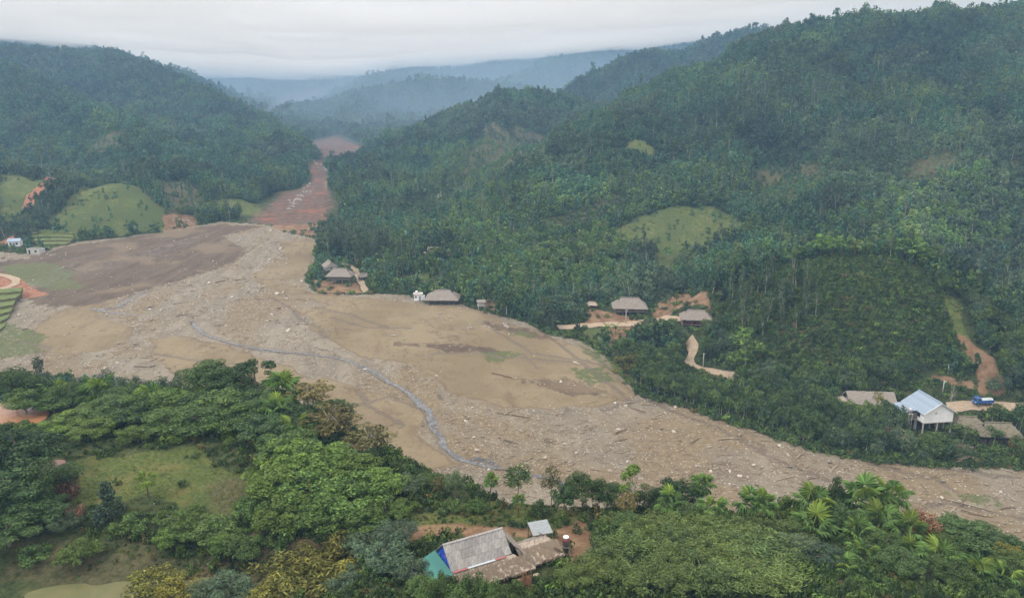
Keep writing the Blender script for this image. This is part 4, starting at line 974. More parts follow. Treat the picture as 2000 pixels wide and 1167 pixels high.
# ------------------------------------------------------------------ foreground plants, read off one by one: kind, pixel column, pixel row of the top, distance, width in pixels, label
A_ = 'above the orange pond'; B_ = 'on the crest behind the clearing'; C_ = 'left of the clearing'
D_ = 'in the thicket beside the clearing'; E_ = 'at the foot of the clearing'; F1 = 'behind the corrugated roof house'
G1 = 'before the corrugated roof house'; H1 = 'on the edge above the gravel'; I_ = 'below the edge palms'; I0 = 'in the upper bamboo row'; I1 = 'in the middle bamboo row'; I2 = 'in the lowest bamboo row'
ZONES = (A_, B_, C_, D_, E_, F1, G1, H1, I_, I0, I1, I2)
FORE = [
    ('broad_dark', 22, 722, 147, 78, A_), ('broad', 68, 742, 147, 70, A_), ('palm', 188, 738, 146, 74, A_), ('palm', 98, 748, 147, 62, A_), ('broad', 132, 750, 146, 74, A_), ('broad', 225, 768, 143, 60, A_),
    ('palm', 300, 752, 139, 74, A_), ('palm', 262, 770, 137, 62, A_), ('palm', 342, 762, 138, 64, A_), ('broad', 45, 762, 143, 70, A_), ('broad', 100, 770, 143, 70, A_),
    ('broad_dark', 408, 704, 141, 104, B_), ('broad_dark', 440, 722, 139, 84, B_), ('umbrella', 497, 710, 138, 70, B_), ('broad_dark', 470, 752, 136, 90, B_), ('broad_dark', 520, 760, 134, 80, B_), ('palm', 546, 732, 135, 76, B_), ('palm', 378, 768, 136, 66, B_), ('brown', 602, 748, 134, 84, B_),
    ('broad_dark', 650, 784, 129, 80, B_), ('palm', 540, 774, 127, 66, B_), ('palm', 580, 820, 121, 84, B_), ('palm', 604, 850, 117, 62, B_), ('brown', 640, 800, 123, 104, B_), ('brown', 718, 838, 119, 88, B_), ('brown', 690, 868, 117, 60, B_),
    ('broad_dark', 500, 790, 129, 110, B_), ('broad', 440, 800, 129, 110, B_), ('broad', 392, 790, 131, 104, B_), ('broad', 338, 800, 131, 110, B_), ('broad_dark', 560, 800, 126, 90, B_), ('broad_dark', 610, 820, 123, 84, B_), ('broad', 455, 842, 124, 100, B_), ('broad_dark', 520, 850, 120, 100, B_),
    ('broad', 285, 818, 131, 100, A_), ('broad', 232, 808, 133, 96, A_), ('broad', 176, 820, 131, 84, A_), ('broad', 128, 836, 128, 84, A_), ('broad', 330, 850, 124, 90, B_), ('broad', 390, 846, 123, 100, B_), ('broad', 180, 858, 124, 80, A_), ('broad', 270, 862, 121, 70, A_),
    ('broad_dark', 28, 850, 109, 150, C_), ('broad_dark', 84, 905, 103, 110, C_), ('broad_dark', 8, 930, 100, 130, C_), ('broad_dark', 60, 975, 98, 110, C_), ('broad_dark', 10, 1020, 94, 110, C_), ('blue', 110, 1000, 97, 70, C_), ('redshrub', 126, 930, 103, 46, C_), ('redshrub', 140, 985, 99, 34, C_),
    ('cone', 205, 940, 99, 56, 'dark conical tree standing alone at the foot of the grass clearing'), ('palm_young', 283, 920, 104, 40, 'single young fan palm standing in the middle of the grass clearing'),
    ('broad', 560, 868, 115, 110, D_), ('bright', 570, 900, 112, 110, D_), ('bright', 628, 892, 111, 120, D_), ('bright', 690, 918, 108, 110, D_), ('bright', 745, 950, 105, 90, D_), ('bright', 540, 945, 106, 110, D_), ('bright', 604, 948, 103, 120, D_), ('bright', 680, 968, 101, 130, D_),
    ('bright', 752, 1000, 98, 80, D_), ('bright', 562, 1000, 98, 110, D_), ('bright', 640, 1010, 97, 110, D_), ('bright', 505, 985, 101, 80, D_), ('bright', 710, 1020, 96, 90, D_), ('palm', 642, 948, 102, 46, D_), ('palm', 634, 1008, 96, 46, D_), ('palm', 575, 960, 101, 44, D_), ('broad_dark', 700, 890, 113, 70, D_),
    ('blue', 800, 940, 106, 70, F1), ('broad', 350, 1000, 98, 90, E_), ('broad', 402, 1018, 96, 90, E_), ('broad', 446, 1040, 94, 70, E_), ('broad', 330, 1030, 95, 60, E_), ('broad', 480, 1050, 93, 70, E_), ('shrub', 250, 1010, 97, 60, E_), ('shrub', 60, 1070, 92, 60, E_), ('broad', 150, 1060, 92, 70, E_),
    ('bamboo_y', 560, 1068, 88.5, 110, E_), ('bamboo_y', 622, 1058, 88.5, 120, E_), ('bamboo_y', 684, 1085, 87, 90, E_), ('bamboo_y', 604, 1110, 84, 120, E_), ('bamboo_y', 530, 1120, 84, 80, E_), ('yellow', 300, 1118, 86, 110, E_), ('yellow', 340, 1135, 84, 80, E_), ('blue', 440, 1128, 85, 100, E_), ('blue', 400, 1140, 84, 80, E_),
    ('blue', 712, 1050, 91, 90, G1), ('blue', 770, 1062, 90, 90, G1), ('blue', 745, 1100, 86, 100, G1), ('blue', 690, 1125, 84, 90, G1), ('blue', 800, 1120, 83, 80, G1),
    ('broad', 868, 1118, 77.4, 56, G1), ('broad', 925, 1122, 77.2, 56, G1), ('broad', 958, 1132, 76.6, 50, G1), ('broad', 828, 1128, 79.5, 60, G1), ('broad', 890, 1140, 76, 60, G1), ('shrub', 1012, 1140, 77, 50, G1), ('broad', 980, 1150, 76, 60, G1), ('redshrub', 1028, 1120, 78.6, 24, 'small dark round bush beside the open yard of the thatched annex'),
    ('feather', 1010, 906, 102, 72, F1), ('palm', 955, 922, 102, 40, F1), ('blue', 888, 918, 104, 50, F1), ('feather', 860, 930, 105, 44, F1), ('feather', 1078, 912, 103, 50, F1), ('broad_dark', 1140, 928, 103, 96, F1), ('broad_dark', 1186, 940, 104, 76, F1), ('broad_dark', 1104, 950, 101, 60, F1),
    ('broad_dark', 1222, 1006, 96, 84, F1), ('twisty', 1238, 912, 103, 44, 'tall twisted tree with a bright tuft rising over the gravel'), ('brown', 1226, 960, 100, 50, F1), ('palm', 1012, 965, 99, 34, F1), ('broad', 838, 950, 107, 66, F1), ('shrub', 930, 985, 100, 50, F1), ('shrub', 880, 990, 100, 50, F1), ('shrub', 1060, 985, 100, 56, F1),
    ('palm', 1308, 962, 101, 62, H1), ('broad_dark', 1325, 938, 105, 84, H1), ('palm', 1372, 930, 105, 54, H1), ('palm', 1388, 972, 100, 64, H1), ('broad_dark', 1270, 955, 105, 60, H1), ('broad', 1340, 985, 99, 50, H1), ('palm', 1470, 962, 101, 74, H1), ('palm', 1494, 964, 100, 62, H1), ('broad', 1532, 972, 101, 54, H1), ('palm', 1590, 953, 102, 90, H1), ('palm', 1590, 1002, 97, 96, H1),
    ('broad_dark', 1637, 932, 104, 28, 'slim dark tree rising between two large palms over the gravel'), ('palm', 1692, 942, 103, 104, H1), ('palm', 1740, 948, 103, 74, H1), ('palm', 1680, 1020, 95, 86, H1), ('palm', 1768, 1008, 97, 76, H1), ('palm', 1722, 992, 99, 80, H1), ('redshrub', 1812, 1000, 98, 50, H1), ('broad_dark', 1890, 1030, 97, 110, H1), ('broad_dark', 1962, 1060, 94, 90, H1),
    ('broad', 1840, 1040, 95, 60, H1), ('broad_dark', 1640, 985, 99, 60, H1), ('palm', 1840, 1080, 89, 84, I_), ('palm', 1690, 1078, 90, 70, I_), ('palm', 1524, 1052, 92, 50, I_), ('palm', 1905, 1105, 86, 74, I_), ('palm', 1652, 1108, 86, 60, I_), ('palm', 1962, 1118, 86, 60, I_), ('blue', 1562, 1066, 90, 84, I_), ('blue', 1610, 1090, 88, 80, I_), ('palm', 1780, 1070, 91, 70, I_), ('broad', 1730, 1060, 92, 80, I_), ('broad', 1990, 1090, 89, 80, I_), ('broad_dark', 1760, 1110, 86, 80, I_), ('broad', 1860, 1120, 85, 80, I_),
    ('yellow', 1975, 1062, 92, 50, H1),
]
for i in range(27):     # the bamboo slope below the palms
    row = i // 9; px = (1225, 1190, 1080)[row] + (i * 61.8) % (315, 350, 460)[row]
    FORE.append(('bamboo', px + random.uniform(-12, 12), [1022, 1062, 1112][row] + random.uniform(-16, 26) + (20 if px < 1190 else 0), [95.5, 89.0, 82.5][row] + random.uniform(-1, 1), 84 + random.uniform(-20, 24), (I0, I1, I2)[row]))
NICE = {'broad_dark': ('dark green broadleaf tree', 'tree'), 'broad': ('mid green leafy tree', 'tree'), 'bright': ('bright green creeper covered shrub', 'shrub'), 'blue': ('blue green feathery tree', 'tree'), 'feather': ('thin crowned feathery tree', 'tree'),
        'brown': ('brownish half bare tree', 'tree'), 'umbrella': ('flat topped dark tree', 'tree'), 'yellow': ('yellow green bushy tree', 'tree'), 'redshrub': ('reddish brown shrub', 'shrub'), 'shrub': ('low green shrub', 'shrub'), 'palm': ('fan palm', 'palm'),
        'bamboo': ('green bamboo clump', 'bamboo'), 'bamboo_y': ('yellow bamboo clump', 'bamboo'), 'palm_young': ('', 'palm'), 'cone': ('', 'tree'), 'twisty': ('', 'tree')}
def build_foreground():
    spots = []
    for i, (k, px, pt, Y, wpx, lab) in enumerate(FORE):
        x, y, zt = P(px, pt, Y); zg = float(H(np.array([x]), np.array([y]))[0])
        t = Y / float(ray(px, pt)[1]); w = wpx * t / FPX * 1.12
        h = min(max(zt - zg, .42 * w, 1.0), 12.0); h = min(h, 2.6 * w + 3.0)
        if lab == F1: w *= .78
        nice, cat = NICE[k]; label = (nice + ' ' + lab) if lab in ZONES else lab
        grp = 'plants on the foreground slope'
        if k.startswith('palm'): palm_near(x, y, max(h, 1.6), max(w, 1.6), label, 'fan palms on the foreground slope', i, k == 'palm_young')
        elif k.startswith('bamboo'): bamboo(x, y, max(h, 3.0), w * 1.25, label, 'bamboo clumps on the foreground slope', k == 'bamboo_y')
        else: plant(k, x, y, h, w, label, cat, grp)
        spots.append((x, y, w * .35))
    return spots

def build_vegetation():
    rg = np.random.default_rng(11)
    spots = np.array(build_foreground())
    # ---- undergrowth over the foreground slope
    x, y = jitter(62, 168, lambda r: .0105 * r, rg)
    z = H(x, y)
    clear = (region(x + 2.2 * fbm(x / 6, y / 6, 3, 111), y + 2.2 * fbm(x / 6, y / 6, 3, 115), [GRASS[3]], .5) > .5) & (rg.uniform(0, 1, len(x)) > .03 + .25 * (gnoise(x / 4, y / 4, 117) > .35)); redm = region(x, y, REDH, .5) > .5
    bench_on = (z > floor_z(x, y) + 4.0) & ~in_pads(x, y, .4)
    ok = bench_on & seen(x, y, z + 1, R(1.5)) & ~clear & ~(redm & (rg.uniform(0, 1, len(x)) < .88)) & (gnoise(x / 5, y / 5, 91) > -.34)
    xs, ys, zs = x[ok], y[ok], z[ok]; n = len(xs)
    s = rg.uniform(.55, 1.35, n) * (1 + .7 * np.clip(gnoise(xs / 7, ys / 7, 92) * 1.5, -.4, 1))
    low = region(xs, ys, [GRASS[-1], SCRUB[5]], 1) > .5; s = np.where(low, s * .45, s)
    pick = rg.choice(5, n, p=[.52, .26, .12, .06, .04]); pick = np.where(low & (rg.uniform(0, 1, n) < .35), 4, pick)
    stuff_points('undergrowth', np.c_[xs, ys, zs - .08], BUSH, pick, np.c_[s, s, s * rg.uniform(.8, 1.5, n)], np.c_[np.zeros(n), np.zeros(n), rg.uniform(0, 6.28, n)],
                 'tangled low green undergrowth covering the foreground slope', 'undergrowth', gnoise(xs / 12, ys / 12, 93) * .7 - .15)
    # ---- singled out shrubs among it
    k = 0
    for i in rg.permutation(n):
        if k >= 130: break
        if low[i] or np.min(np.hypot(spots[:, 0] - xs[i], spots[:, 1] - ys[i])) < 1.6: continue
        if abs(xs[i] + 4 - (ys[i] - 84) * .1) < 9 and ys[i] < 84: continue
        plant('shrub', xs[i], ys[i], rg.uniform(1.0, 2.1), rg.uniform(1.5, 2.7), 'low leafy shrub scattered in the undergrowth of the foreground slope', 'shrub', 'shrubs scattered over the foreground slope', z=zs[i]); k += 1
    # ---- short grass of the clearings
    x, y = jitter(70, 135, lambda r: .0060 * r, rg, -36, 12); ok = region(x, y, [GRASS[3], GRASS[-1]], .8) * 1.0 > rg.uniform(.2, .8, len(x)); x, y = x[ok], y[ok]; z = H(x, y)
    n = len(x); s = rg.uniform(.25, .7, n) * (1 + .6 * gnoise(x / 3, y / 3, 94))
    stuff_points('grass', np.c_[x, y, z], TUFT, rg.integers(0, 3, n), np.c_[s * 1.3, s * 1.3, s * .8], np.c_[np.zeros(n), np.zeros(n), rg.uniform(0, 6.28, n)], 'short olive green grass of the foreground clearing', 'grass', gnoise(x / 6, y / 6, 95) * .6)

    # ---- woods of the hillsides
    s_of = lambda r: min(max(.0041 * r, 2.4), 12.0)
    x, y = jitter(205, 3150, s_of, rg); r = np.hypot(x, y)
    z = H(x, y); sd = sdist(x, y, FLOOR)
    ok = (sd < -1.5) & seen(x, y, z + 6) & ~in_pads(x, y, 1.6) & (z < 420)
    ok &= ~((y < 235) & (z > floor_z(x, y) + 1) & (bench_z(x, y) > z - 1.0) & (x < 105))
    x, y, z, r, sd = x[ok], y[ok], z[ok], r[ok], sd[ok]; n = len(x)
    u = rg.uniform(0, 1, n)
    gr = region(x, y, GRASS, 1) > .5; rd = region(x, y, REDH, 1) > .5; sb = region(x, y, SCRUB, 1) > .5
    bare = region(x, y, [BASIN_BARE, BASIN_RED], 5) > .45
    gd, _ = seg_dist(x, y, GULLY); scar = (gd < np.interp(y, [420, 500, 560, 700, 860], [30, 25, 10, 8, 8]) + 6 * gnoise(x / 25, y / 25, 81)) & (y > 425) & (y < 860)
    road = np.zeros(n, bool)
    for q, (_, w, _, _) in zip(ROAD_W, ROADS): road |= seg_dist(x, y, q)[0] < w * .5 + 1.6
    front = np.zeros(n, bool)          # open yards on the valley side of the houses
    for key, hw, dep in (('white', 6.5, 16), ('long', 5.0, 4), ('h_mid', 8.5, 15), ('h_red', 6, 9), ('h_fan', 8, 12), ('h_knoll_b', 8, 14), ('h_knoll_a', 5, 12), ('h_up', 5, 7), ('hut_b', 6.5, 16), ('hut_a', 5, 16), ('left_blue', 5, 18), ('left_block', 5, 14), ('box_white', 3, 10)):
        hx, hy, _ = SITE[key]; front |= (np.abs(x - hx * y / hy) < hw) & (y < hy + 2) & (y > hy - dep)
    for pts, dep in ((ROAD_W[0], 17), (ROAD_W[1], 10), (ROAD_W[2], 6), (REDH[1], 7), (REDH[3], 9), (ROAD_W[3], 6)):      # low verges in front of roads and scarps
        for q0, q1 in zip(pts[:-1], pts[1:]):
            for t in (0, .5):
                qx, qy = q0[0] + t * (q1[0] - q0[0]), q0[1] + t * (q1[1] - q0[1]); front |= (np.abs(x - qx * y / qy) < 3.0) & (y < qy + 1) & (y > qy - dep)
    mound = region(x, y, [GRASS[0]], 1) > .5
    keep = ~(gr & (u > np.where(mound, .05 + .16 * (gnoise(x / 14, y / 14, 119) > .1), .035))) & ~((gnoise(x / 11, y / 11, 107) < -.42) & (u < .8)) & ~(rd & (u > .06)) & ~(sb & (u > .55)) & ~bare & ~scar & ~road & ~front
    x, y, z, r, sd, sb, gr = (q[keep] for q in (x, y, z, r, sd, sb, gr)); n = len(x); u = rg.uniform(0, 1, n)
    DOME = G_([(1392, 640), (1420, 590), (1500, 535), (1600, 510), (1700, 506), (1800, 532), (1850, 590), (1905, 722), (1640, 742), (1450, 742)])
    PALM_Z = [G_([(1420, 505), (1600, 455), (1800, 385), (1990, 315), (1990, 470), (1850, 505), (1700, 492), (1560, 512)]), G_([(1290, 490), (1400, 490), (1410, 540), (1290, 540)])]
    BAND = G_([(880, 500), (960, 475), (1100, 460), (1220, 470), (1220, 545), (1080, 575), (960, 565), (880, 545)])
    SLEN = [G_([(618, 440), (720, 420), (760, 480), (720, 530), (625, 510)]), G_([(1420, 560), (1560, 540), (1600, 640), (1440, 680)])]
    dome = region(x, y, [DOME], 1) > .5; pz = region(x, y, PALM_Z, 3) > .5; bd = region(x, y, [BAND], 3) > .5; sl = region(x, y, SLEN, 3) > .5
    kind = np.where(r < 430, 0, 9)                                                   # 0 round, 9 far wood
    kind = np.where((r < 430) & (u < .22), 4, kind)                                  # some slim bank trees
    kind = np.where(dome, 1, kind); kind = np.where(pz & (u < .30), 2, kind); kind = np.where(bd & (u < .45), 2, kind); kind = np.where(bd & (u > .60) & (u < .85), 3, kind)
    kind = np.where(sl & ((u < .35) | (~dome & (u < .75))), 5, kind)
    kind = np.where(dome & (kind == 1), 7, kind)
    edge = (sd > -24) & (y > 195) & (y < 262) & (x > 20) & ~dome; kind = np.where(edge, 4, kind)   # trees along the gravel bank
    small = gr | sb
    def where(i):
        px, py = project(x[i], y[i], z[i])
        if px < 150: return 'by the far blue roofed house'
        if px < 320: return 'round the grassy mound'
        if px < 520: return 'at the wood edge above the mud'
        if px < 640: return 'at the mouth of the red gully'
        if px < 720: return 'behind the two knoll houses'
        if px < 800: return 'between knoll path and white box house'
        if px < 920: return 'above the lone thatched house'
        if px < 1020: return 'above the bare slip by the bank'
        if px < 1170: return 'behind the tan track'
        if px < 1290: return 'round the long thatched house' if py < 640 else 'below the tan track'
        if px < 1420: return 'round the red walled house' if py < 650 else 'below the dirt road bend'
        if py > 690:
            if px < 1520: return 'on the bank under the tall light tree'
            if px < 1640: return 'on the bank left of the vine roofed house'
            return 'below the vine roofed house' if px < 1760 else 'round the mossy huts'
        if px < 1560: return 'on the left shoulder of the rounded hill'
        return 'behind the rounded hill' if px < 1780 else 'in the ravine right of the rounded hill'
    NAMES = {0: ('round', 'round crowned dark tree', 'tree', 'round crowned trees of the near hillsides', 300), 1: ('young', 'young dense green tree on the rounded hill above the white house', 'tree', 'young trees planted on the rounded hill', 300),
             4: ('bank', 'slim pale stemmed tree', 'tree', 'slim pale stemmed trees of the valley sides', 300), 5: ('slender', 'tall slender pale trunked tree', 'tree', 'tall slender trees', 160)}
    rest = kind == 9; kind = np.where(dome & (kind != 5), 7, kind); rest &= kind != 7
    order = np.argsort(r)
    for kd in (0, 2, 3, 4, 5):
        ids = [i for i in order if kind[i] == kd]
        vis = seen(x[ids], y[ids], z[ids] + 3, R(.02)) if ids else []
        lim = {2: 260, 3: 120}.get(kd, NAMES.get(kd, (0, 0, 0, 0, 0))[4]); c = 0
        for i, v in zip(ids, vis):
            if not v or c >= lim: rest[i] = True; continue
            c += 1
            if kd == 2: palm_mid(x[i], y[i], z[i], rg.uniform(.8, 1.25), 'pale fan palm ' + where(i), 'fan palms of the hillsides')
            elif kd == 3: banana(x[i], y[i], z[i], rg.uniform(1.1, 1.7), 'pale leafed banana plant in the grove above the lone thatched house', 'banana plants of the hillside grove')
            else:
                key, lab, cat, grp, _ = NAMES[kd]; _, _, nh, nw = KIND[key]; f = rg.uniform(.75, 1.2) * (.55 if small[i] else 1.0)
                if kd == 0: f *= .85
                if kd == 4: f *= .80
                f *= .72 if (kd == 5 and dome[i]) else 1.0
                plant(key, x[i], y[i], nh * f * rg.uniform(.85, 1.15), nw * f, lab if kd == 1 else lab + ' ' + where(i), cat, grp, z=z[i])
    # the rounded hill carries an even plantation of small trees, set close
    dx_, dy_ = jitter(205, 300, lambda r: 1.75, rg, 8, 37); dz_ = H(dx_, dy_)
    okd = (region(dx_, dy_, [DOME], .5) > .5) & seen(dx_, dy_, dz_ + 2, R(.5)) & ~in_pads(dx_, dy_, 1.5) & (sdist(dx_, dy_, FLOOR) < -14) & ~(region(dx_, dy_, REDH, 1) > .5) & ~(region(dx_, dy_, [GRASS[4]], 1) > .5)
    for q, (_, w_, _, _) in zip(ROAD_W, ROADS): okd &= seg_dist(dx_, dy_, q)[0] > w_ * .5 + 4.0
    dx_, dy_, dz_ = dx_[okd], dy_[okd], dz_[okd]; nd = len(dx_); od = np.argsort(np.hypot(dx_, dy_)); vis = seen(dx_, dy_, dz_ + 1.5, R(.02)); first = [i for i in od if vis[i]][:300]
    for i in first:
        fq = rg.uniform(.62, .95); plant('young', dx_[i], dy_[i], 3.0 * fq * rg.uniform(.85, 1.1), 2.5 * fq, NAMES[1][1], 'tree', NAMES[1][3], z=dz_[i])
    oth = np.setdiff1d(np.arange(nd), first); k_ = len(oth); sc_d = rg.uniform(.60, .95, k_)
    stuff_points('plantation', np.c_[dx_[oth], dy_[oth], dz_[oth] - .1], [v[0] for v in KIND['young'][1]], rg.integers(0, 3, k_), np.c_[sc_d, sc_d, sc_d * rg.uniform(.85, 1.1, k_)], np.c_[np.zeros(k_), np.zeros(k_), rg.uniform(0, 6.28, k_)],
                 'even plantation of small trees covering the upper rounded hill', 'plantation', gnoise(dx_[oth] / 15, dy_[oth] / 15, 121) * .5 + .12)
    print('dome', nd)
    xs, ys, zs, rs, kd, sm, dm, pm_ = x[rest], y[rest], z[rest], r[rest], kind[rest], small[rest], dome[rest], pz[rest]; n = len(xs)
    sp = np.clip(.0041 * rs, 2.4, 12.0); zone = fbm(xs / 120, ys / 120, 3, 96)
    s = sp * .60 * rg.uniform(.75, 1.35, n) * (1 + .25 * np.clip(zone, -1, 1)); s = np.where(sm, s * .5, s)
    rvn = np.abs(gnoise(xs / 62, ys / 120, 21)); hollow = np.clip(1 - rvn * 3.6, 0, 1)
    big = rg.uniform(0, 1, n) < .07; s = np.where(big & (rs > 320), s * 1.4, s); s = s * (1 + .3 * hollow)
    s = np.where(rs > 900, s * .78, s)
    pick = rg.choice(6, n); pick = np.where((zone > .12) & (rg.uniform(0, 1, n) < .6), 6 + rg.integers(0, 2, n), pick); pick = np.where((zone < -.16) & (rg.uniform(0, 1, n) < .7), 8 + rg.integers(0, 2, n), pick)
    tl = (rg.uniform(0, 1, n) < .05 + .10 * (zone > .2)) & (rs < 620) & ~sm & ~dm; pick = np.where(tl, 13 + rg.integers(0, 2, n), pick); s = np.where(tl, rg.uniform(.7, 1.1, n), s)
    knob = region(xs, ys, [G_([(1020, 402), (1060, 375), (1130, 357), (1200, 354), (1212, 380), (1190, 400), (1100, 412)])], 3) > .5
    palmy = (kd == 2) | (kd == 3); pick = np.where(palmy, 10 + rg.integers(0, 3, n), pick); s = np.where(palmy, rg.uniform(.8, 1.2, n), s)
    zscale = s * rg.uniform(.85, 1.35, n); tall = rg.uniform(0, 1, n) < .03; zscale = np.where(tall & ~palmy, zscale * 1.45, zscale)
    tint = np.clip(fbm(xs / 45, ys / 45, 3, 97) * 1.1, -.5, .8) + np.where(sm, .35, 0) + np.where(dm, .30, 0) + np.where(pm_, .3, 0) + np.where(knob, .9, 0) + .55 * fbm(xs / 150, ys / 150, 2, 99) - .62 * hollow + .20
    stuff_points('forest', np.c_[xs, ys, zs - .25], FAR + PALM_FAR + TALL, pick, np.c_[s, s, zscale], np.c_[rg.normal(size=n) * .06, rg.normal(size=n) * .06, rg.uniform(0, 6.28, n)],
                 'dense green woods covering the hillsides around the valley', 'forest', tint)
    print('forest', n, 'individuals', len(CROWD))
    # ---- bushes and weeds that fill between the near trees and on the clearings and verges
    x, y = jitter(198, 470, lambda r: .0062 * r, rg); z = H(x, y); sd = sdist(x, y, FLOOR)
    gdens = np.where(region(x, y, GRASS, 1) > .5, .60, .85) ; gdens = np.where(region(x, y, REDH, 1) > .5, .12, gdens)
    ok = (sd < 1.0) & seen(x, y, z + 1, R(.2)) & ~in_pads(x, y, .3) & (rg.uniform(0, 1, len(x)) < gdens) & ~((y < 235) & (bench_z(x, y) > z - 1.0) & (x < 105))
    for q, (_, w, _, _) in zip(ROAD_W, ROADS): ok &= seg_dist(x, y, q)[0] > w * .5 + .6
    gd, _ = seg_dist(x, y, GULLY); ok &= ~((gd < 22) & (y > 425))
    x, y, z = x[ok], y[ok], z[ok]; n = len(x); s = rg.uniform(.8, 2.2, n); g2 = region(x, y, GRASS, 1) > .5; s = np.where(g2, s * (.28 + .4 * (gnoise(x / 9, y / 9, 123) > .2)), s)
    pick = rg.choice(5, n, p=[.34, .34, .18, .09, .05]); pick = np.where(g2, rg.choice([1, 2, 3, 3, 4], n), pick)
    stuff_points('bushes', np.c_[x, y, z - .1], BUSH, pick, np.c_[s * 1.2, s * 1.2, s], np.c_[np.zeros(n), np.zeros(n), rg.uniform(0, 6.28, n)], 'low bushes and weeds between the trees of the near hillsides', 'bushes', gnoise(x / 20, y / 20, 98) * .6 + np.where(g2, .5, 0))
    print('bushes', n)
    # ---- single trees of note
    for k, px, pt, Y, wpx, lab in (('tall_light', 1455, 640, 232, 62, 'tall light green tree towering beside the bend of the dirt road'), ('bank', 1885, 826, 192, 44, 'dark oval tree before the larger thatched hut'), ('bank', 1946, 832, 191, 30, 'small dark oval tree before the larger thatched hut'),
                                   ('redshrub', 1750, 836, 192, 54, 'round reddish brown bush at the edge of the gravel below the white house'), ('feather', 1822, 842, 190, 48, 'thin grey green tree before the white house'), ('round', 1742, 800, 196, 34, 'areca like small tree beside the white house wall'),
                                   ('round', 1900, 530, 285, 60, 'broad dark tree in the ravine behind the rounded hill'), ('round', 1960, 560, 270, 80, 'broad dark tree at the picture edge behind the rounded hill'), ('round', 1978, 690, 238, 50, 'dark tree beside the red landslip'),
                                   ('round', 1290, 640, 262, 90, 'large round dark tree below the dirt track bend'), ('round', 1318, 672, 254, 40, 'dark tree on the inner side of the dirt road bend'), ('yellow', 1232, 690, 238, 70, 'yellow green bush at the edge of the mud below the road'), ('yellow', 1275, 700, 236, 50, 'small yellow green bush beside the larger yellow bush'),
                                   ('bare', 662, 466, 372, 30, 'pale bare tree behind the knoll houses'), ('bare', 1866, 740, 205, 20, 'pale bare snag on the bank above the white house'), ('bare', 1238, 930, 101, 40, 'bare grey tree beside the twisted tree'), ('umbrella', 1478, 36, 1360, 14, 'lone tall tree standing out on the far ridge'), ('umbrella', 1232, 104, 1252, 22, 'leaning tree on the brow of the far cliff'), ('bank', 990, 560, 290, 36, 'dense dark bamboo like column beside the bare slip')):
        x_, y_, zt = P(px, pt, Y); zg = float(H(np.array([x_]), np.array([y_]))[0]); w = wpx * (Y / float(ray(px, pt)[1])) / FPX
        plant(k, x_, y_, min(max(zt - zg, w * .5), 20.0), w, lab, 'tree', 'single trees of note', z=zg)
    for px, py, s in ((1560, 516, 1.2), (1580, 512, 1.35), (1602, 510, 1.45), (1624, 508, 1.4), (1646, 507, 1.3), (1668, 508, 1.2), (1760, 514, 1.3), (1782, 520, 1.5), (1806, 532, 1.2), (1540, 524, 1.1)):
        x_, y_, z_ = hit(px, py); palm_mid(x_, y_, z_, s * 1.15, 'fan palm with pale fans along the brow of the rounded hill', 'fan palms on the brow of the rounded hill')
    for px, py, s in ((1185, 652, 1.4), (1202, 654, 1.5), (1255, 694, 1.4), (1080, 640, 1.3), (1040, 622, 1.4), (1055, 618, 1.5), (1310, 664, 1.3), (1116, 618, 1.2)):
        p = hit(px, py); banana(p[0], p[1], p[2], s, 'broad leafed banana plant beside the dirt track', 'banana plants by the dirt track', True)
# ------------------------------------------------------------------ building materials
THATCH = simple_mat('thatch_grey', (.27, .24, .21), (.155, .135, .115), .95, 5, .05, .6, (1, 1, 6))
THATCH_TAN = simple_mat('thatch_tan', (.46, .395, .325), (.22, .175, .135), .95, 14, .05, .7, (2, 2, 6))
THATCH_MOSS = simple_mat('thatch_mossy', (.215, .185, .145), (.120, .115, .070), .95, 4, .05, .6)
CEMENT_SHEET = simple_mat('fibre_cement', (.36, .345, .33), (.215, .205, .195), .85, 2.6, .2, .15, (3, .8, 1))
WOOD_DARK = simple_mat('old_wood', (.075, .055, .042), (.13, .10, .075), .85, 6, .15, .2, (1, 1, .2))
WOOD_GREY = simple_mat('weathered_wood', (.24, .21, .175), (.14, .115, .09), .9, 6, .1, .2, (1, 1, .2))
WOOD_RED = simple_mat('reddish_wood', (.125, .045, .036), (.075, .032, .026), .8, 5, .15, .2, (1, 1, .2))
WHITE_WALL = simple_mat('white_render', (.80, .80, .79), (.70, .70, .69), .85, 1.2, .2)
PALE_WALL = simple_mat('pale_block_wall', (.48, .47, .44), (.36, .35, .32), .9, 2, .15)
BLUE_METAL = simple_mat('blue_grey_metal', (.27, .33, .40), (.21, .27, .34), .55, .8, .3)
TEAL_METAL = simple_mat('teal_metal', (.060, .235, .200), (.045, .185, .165), .45, .7, .4)
BLUE_TARP = simple_mat('blue_tarp', (.012, .050, .330), (.020, .075, .42), .5, 2.5, .4, .5)
RED_STRIP = simple_mat('faded_red_sheet', (.34, .13, .125), (.26, .10, .10), .6, 3, .3)
PALE_STRIP = simple_mat('pale_plastic_sheet', (.36, .41, .45), (.46, .49, .50), .4, 5, .4, .4)
OCHRE_WALL = simple_mat('ochre_wall', (.32, .205, .085), (.24, .15, .065), .9, 2, .1)
CONCRETE = simple_mat('concrete', (.46, .44, .41), (.36, .34, .31), .9, 2, .15)
STEEL = simple_mat('steel_tank', (.50, .50, .50), (.40, .40, .41), .3, 2, .5, 0, None, .7)
DARK_IN = simple_mat('dark_interior', (.025, .022, .02), (.04, .035, .03), .95, 2, .05)
EARTH_TAN = simple_mat('tan_earth', (.36, .285, .205), (.28, .215, .15), .95, 1.1, .1, .4)
EARTH_RED = simple_mat('red_earth', (.24, .105, .062), (.30, .145, .085), .95, .8, .1, .4)
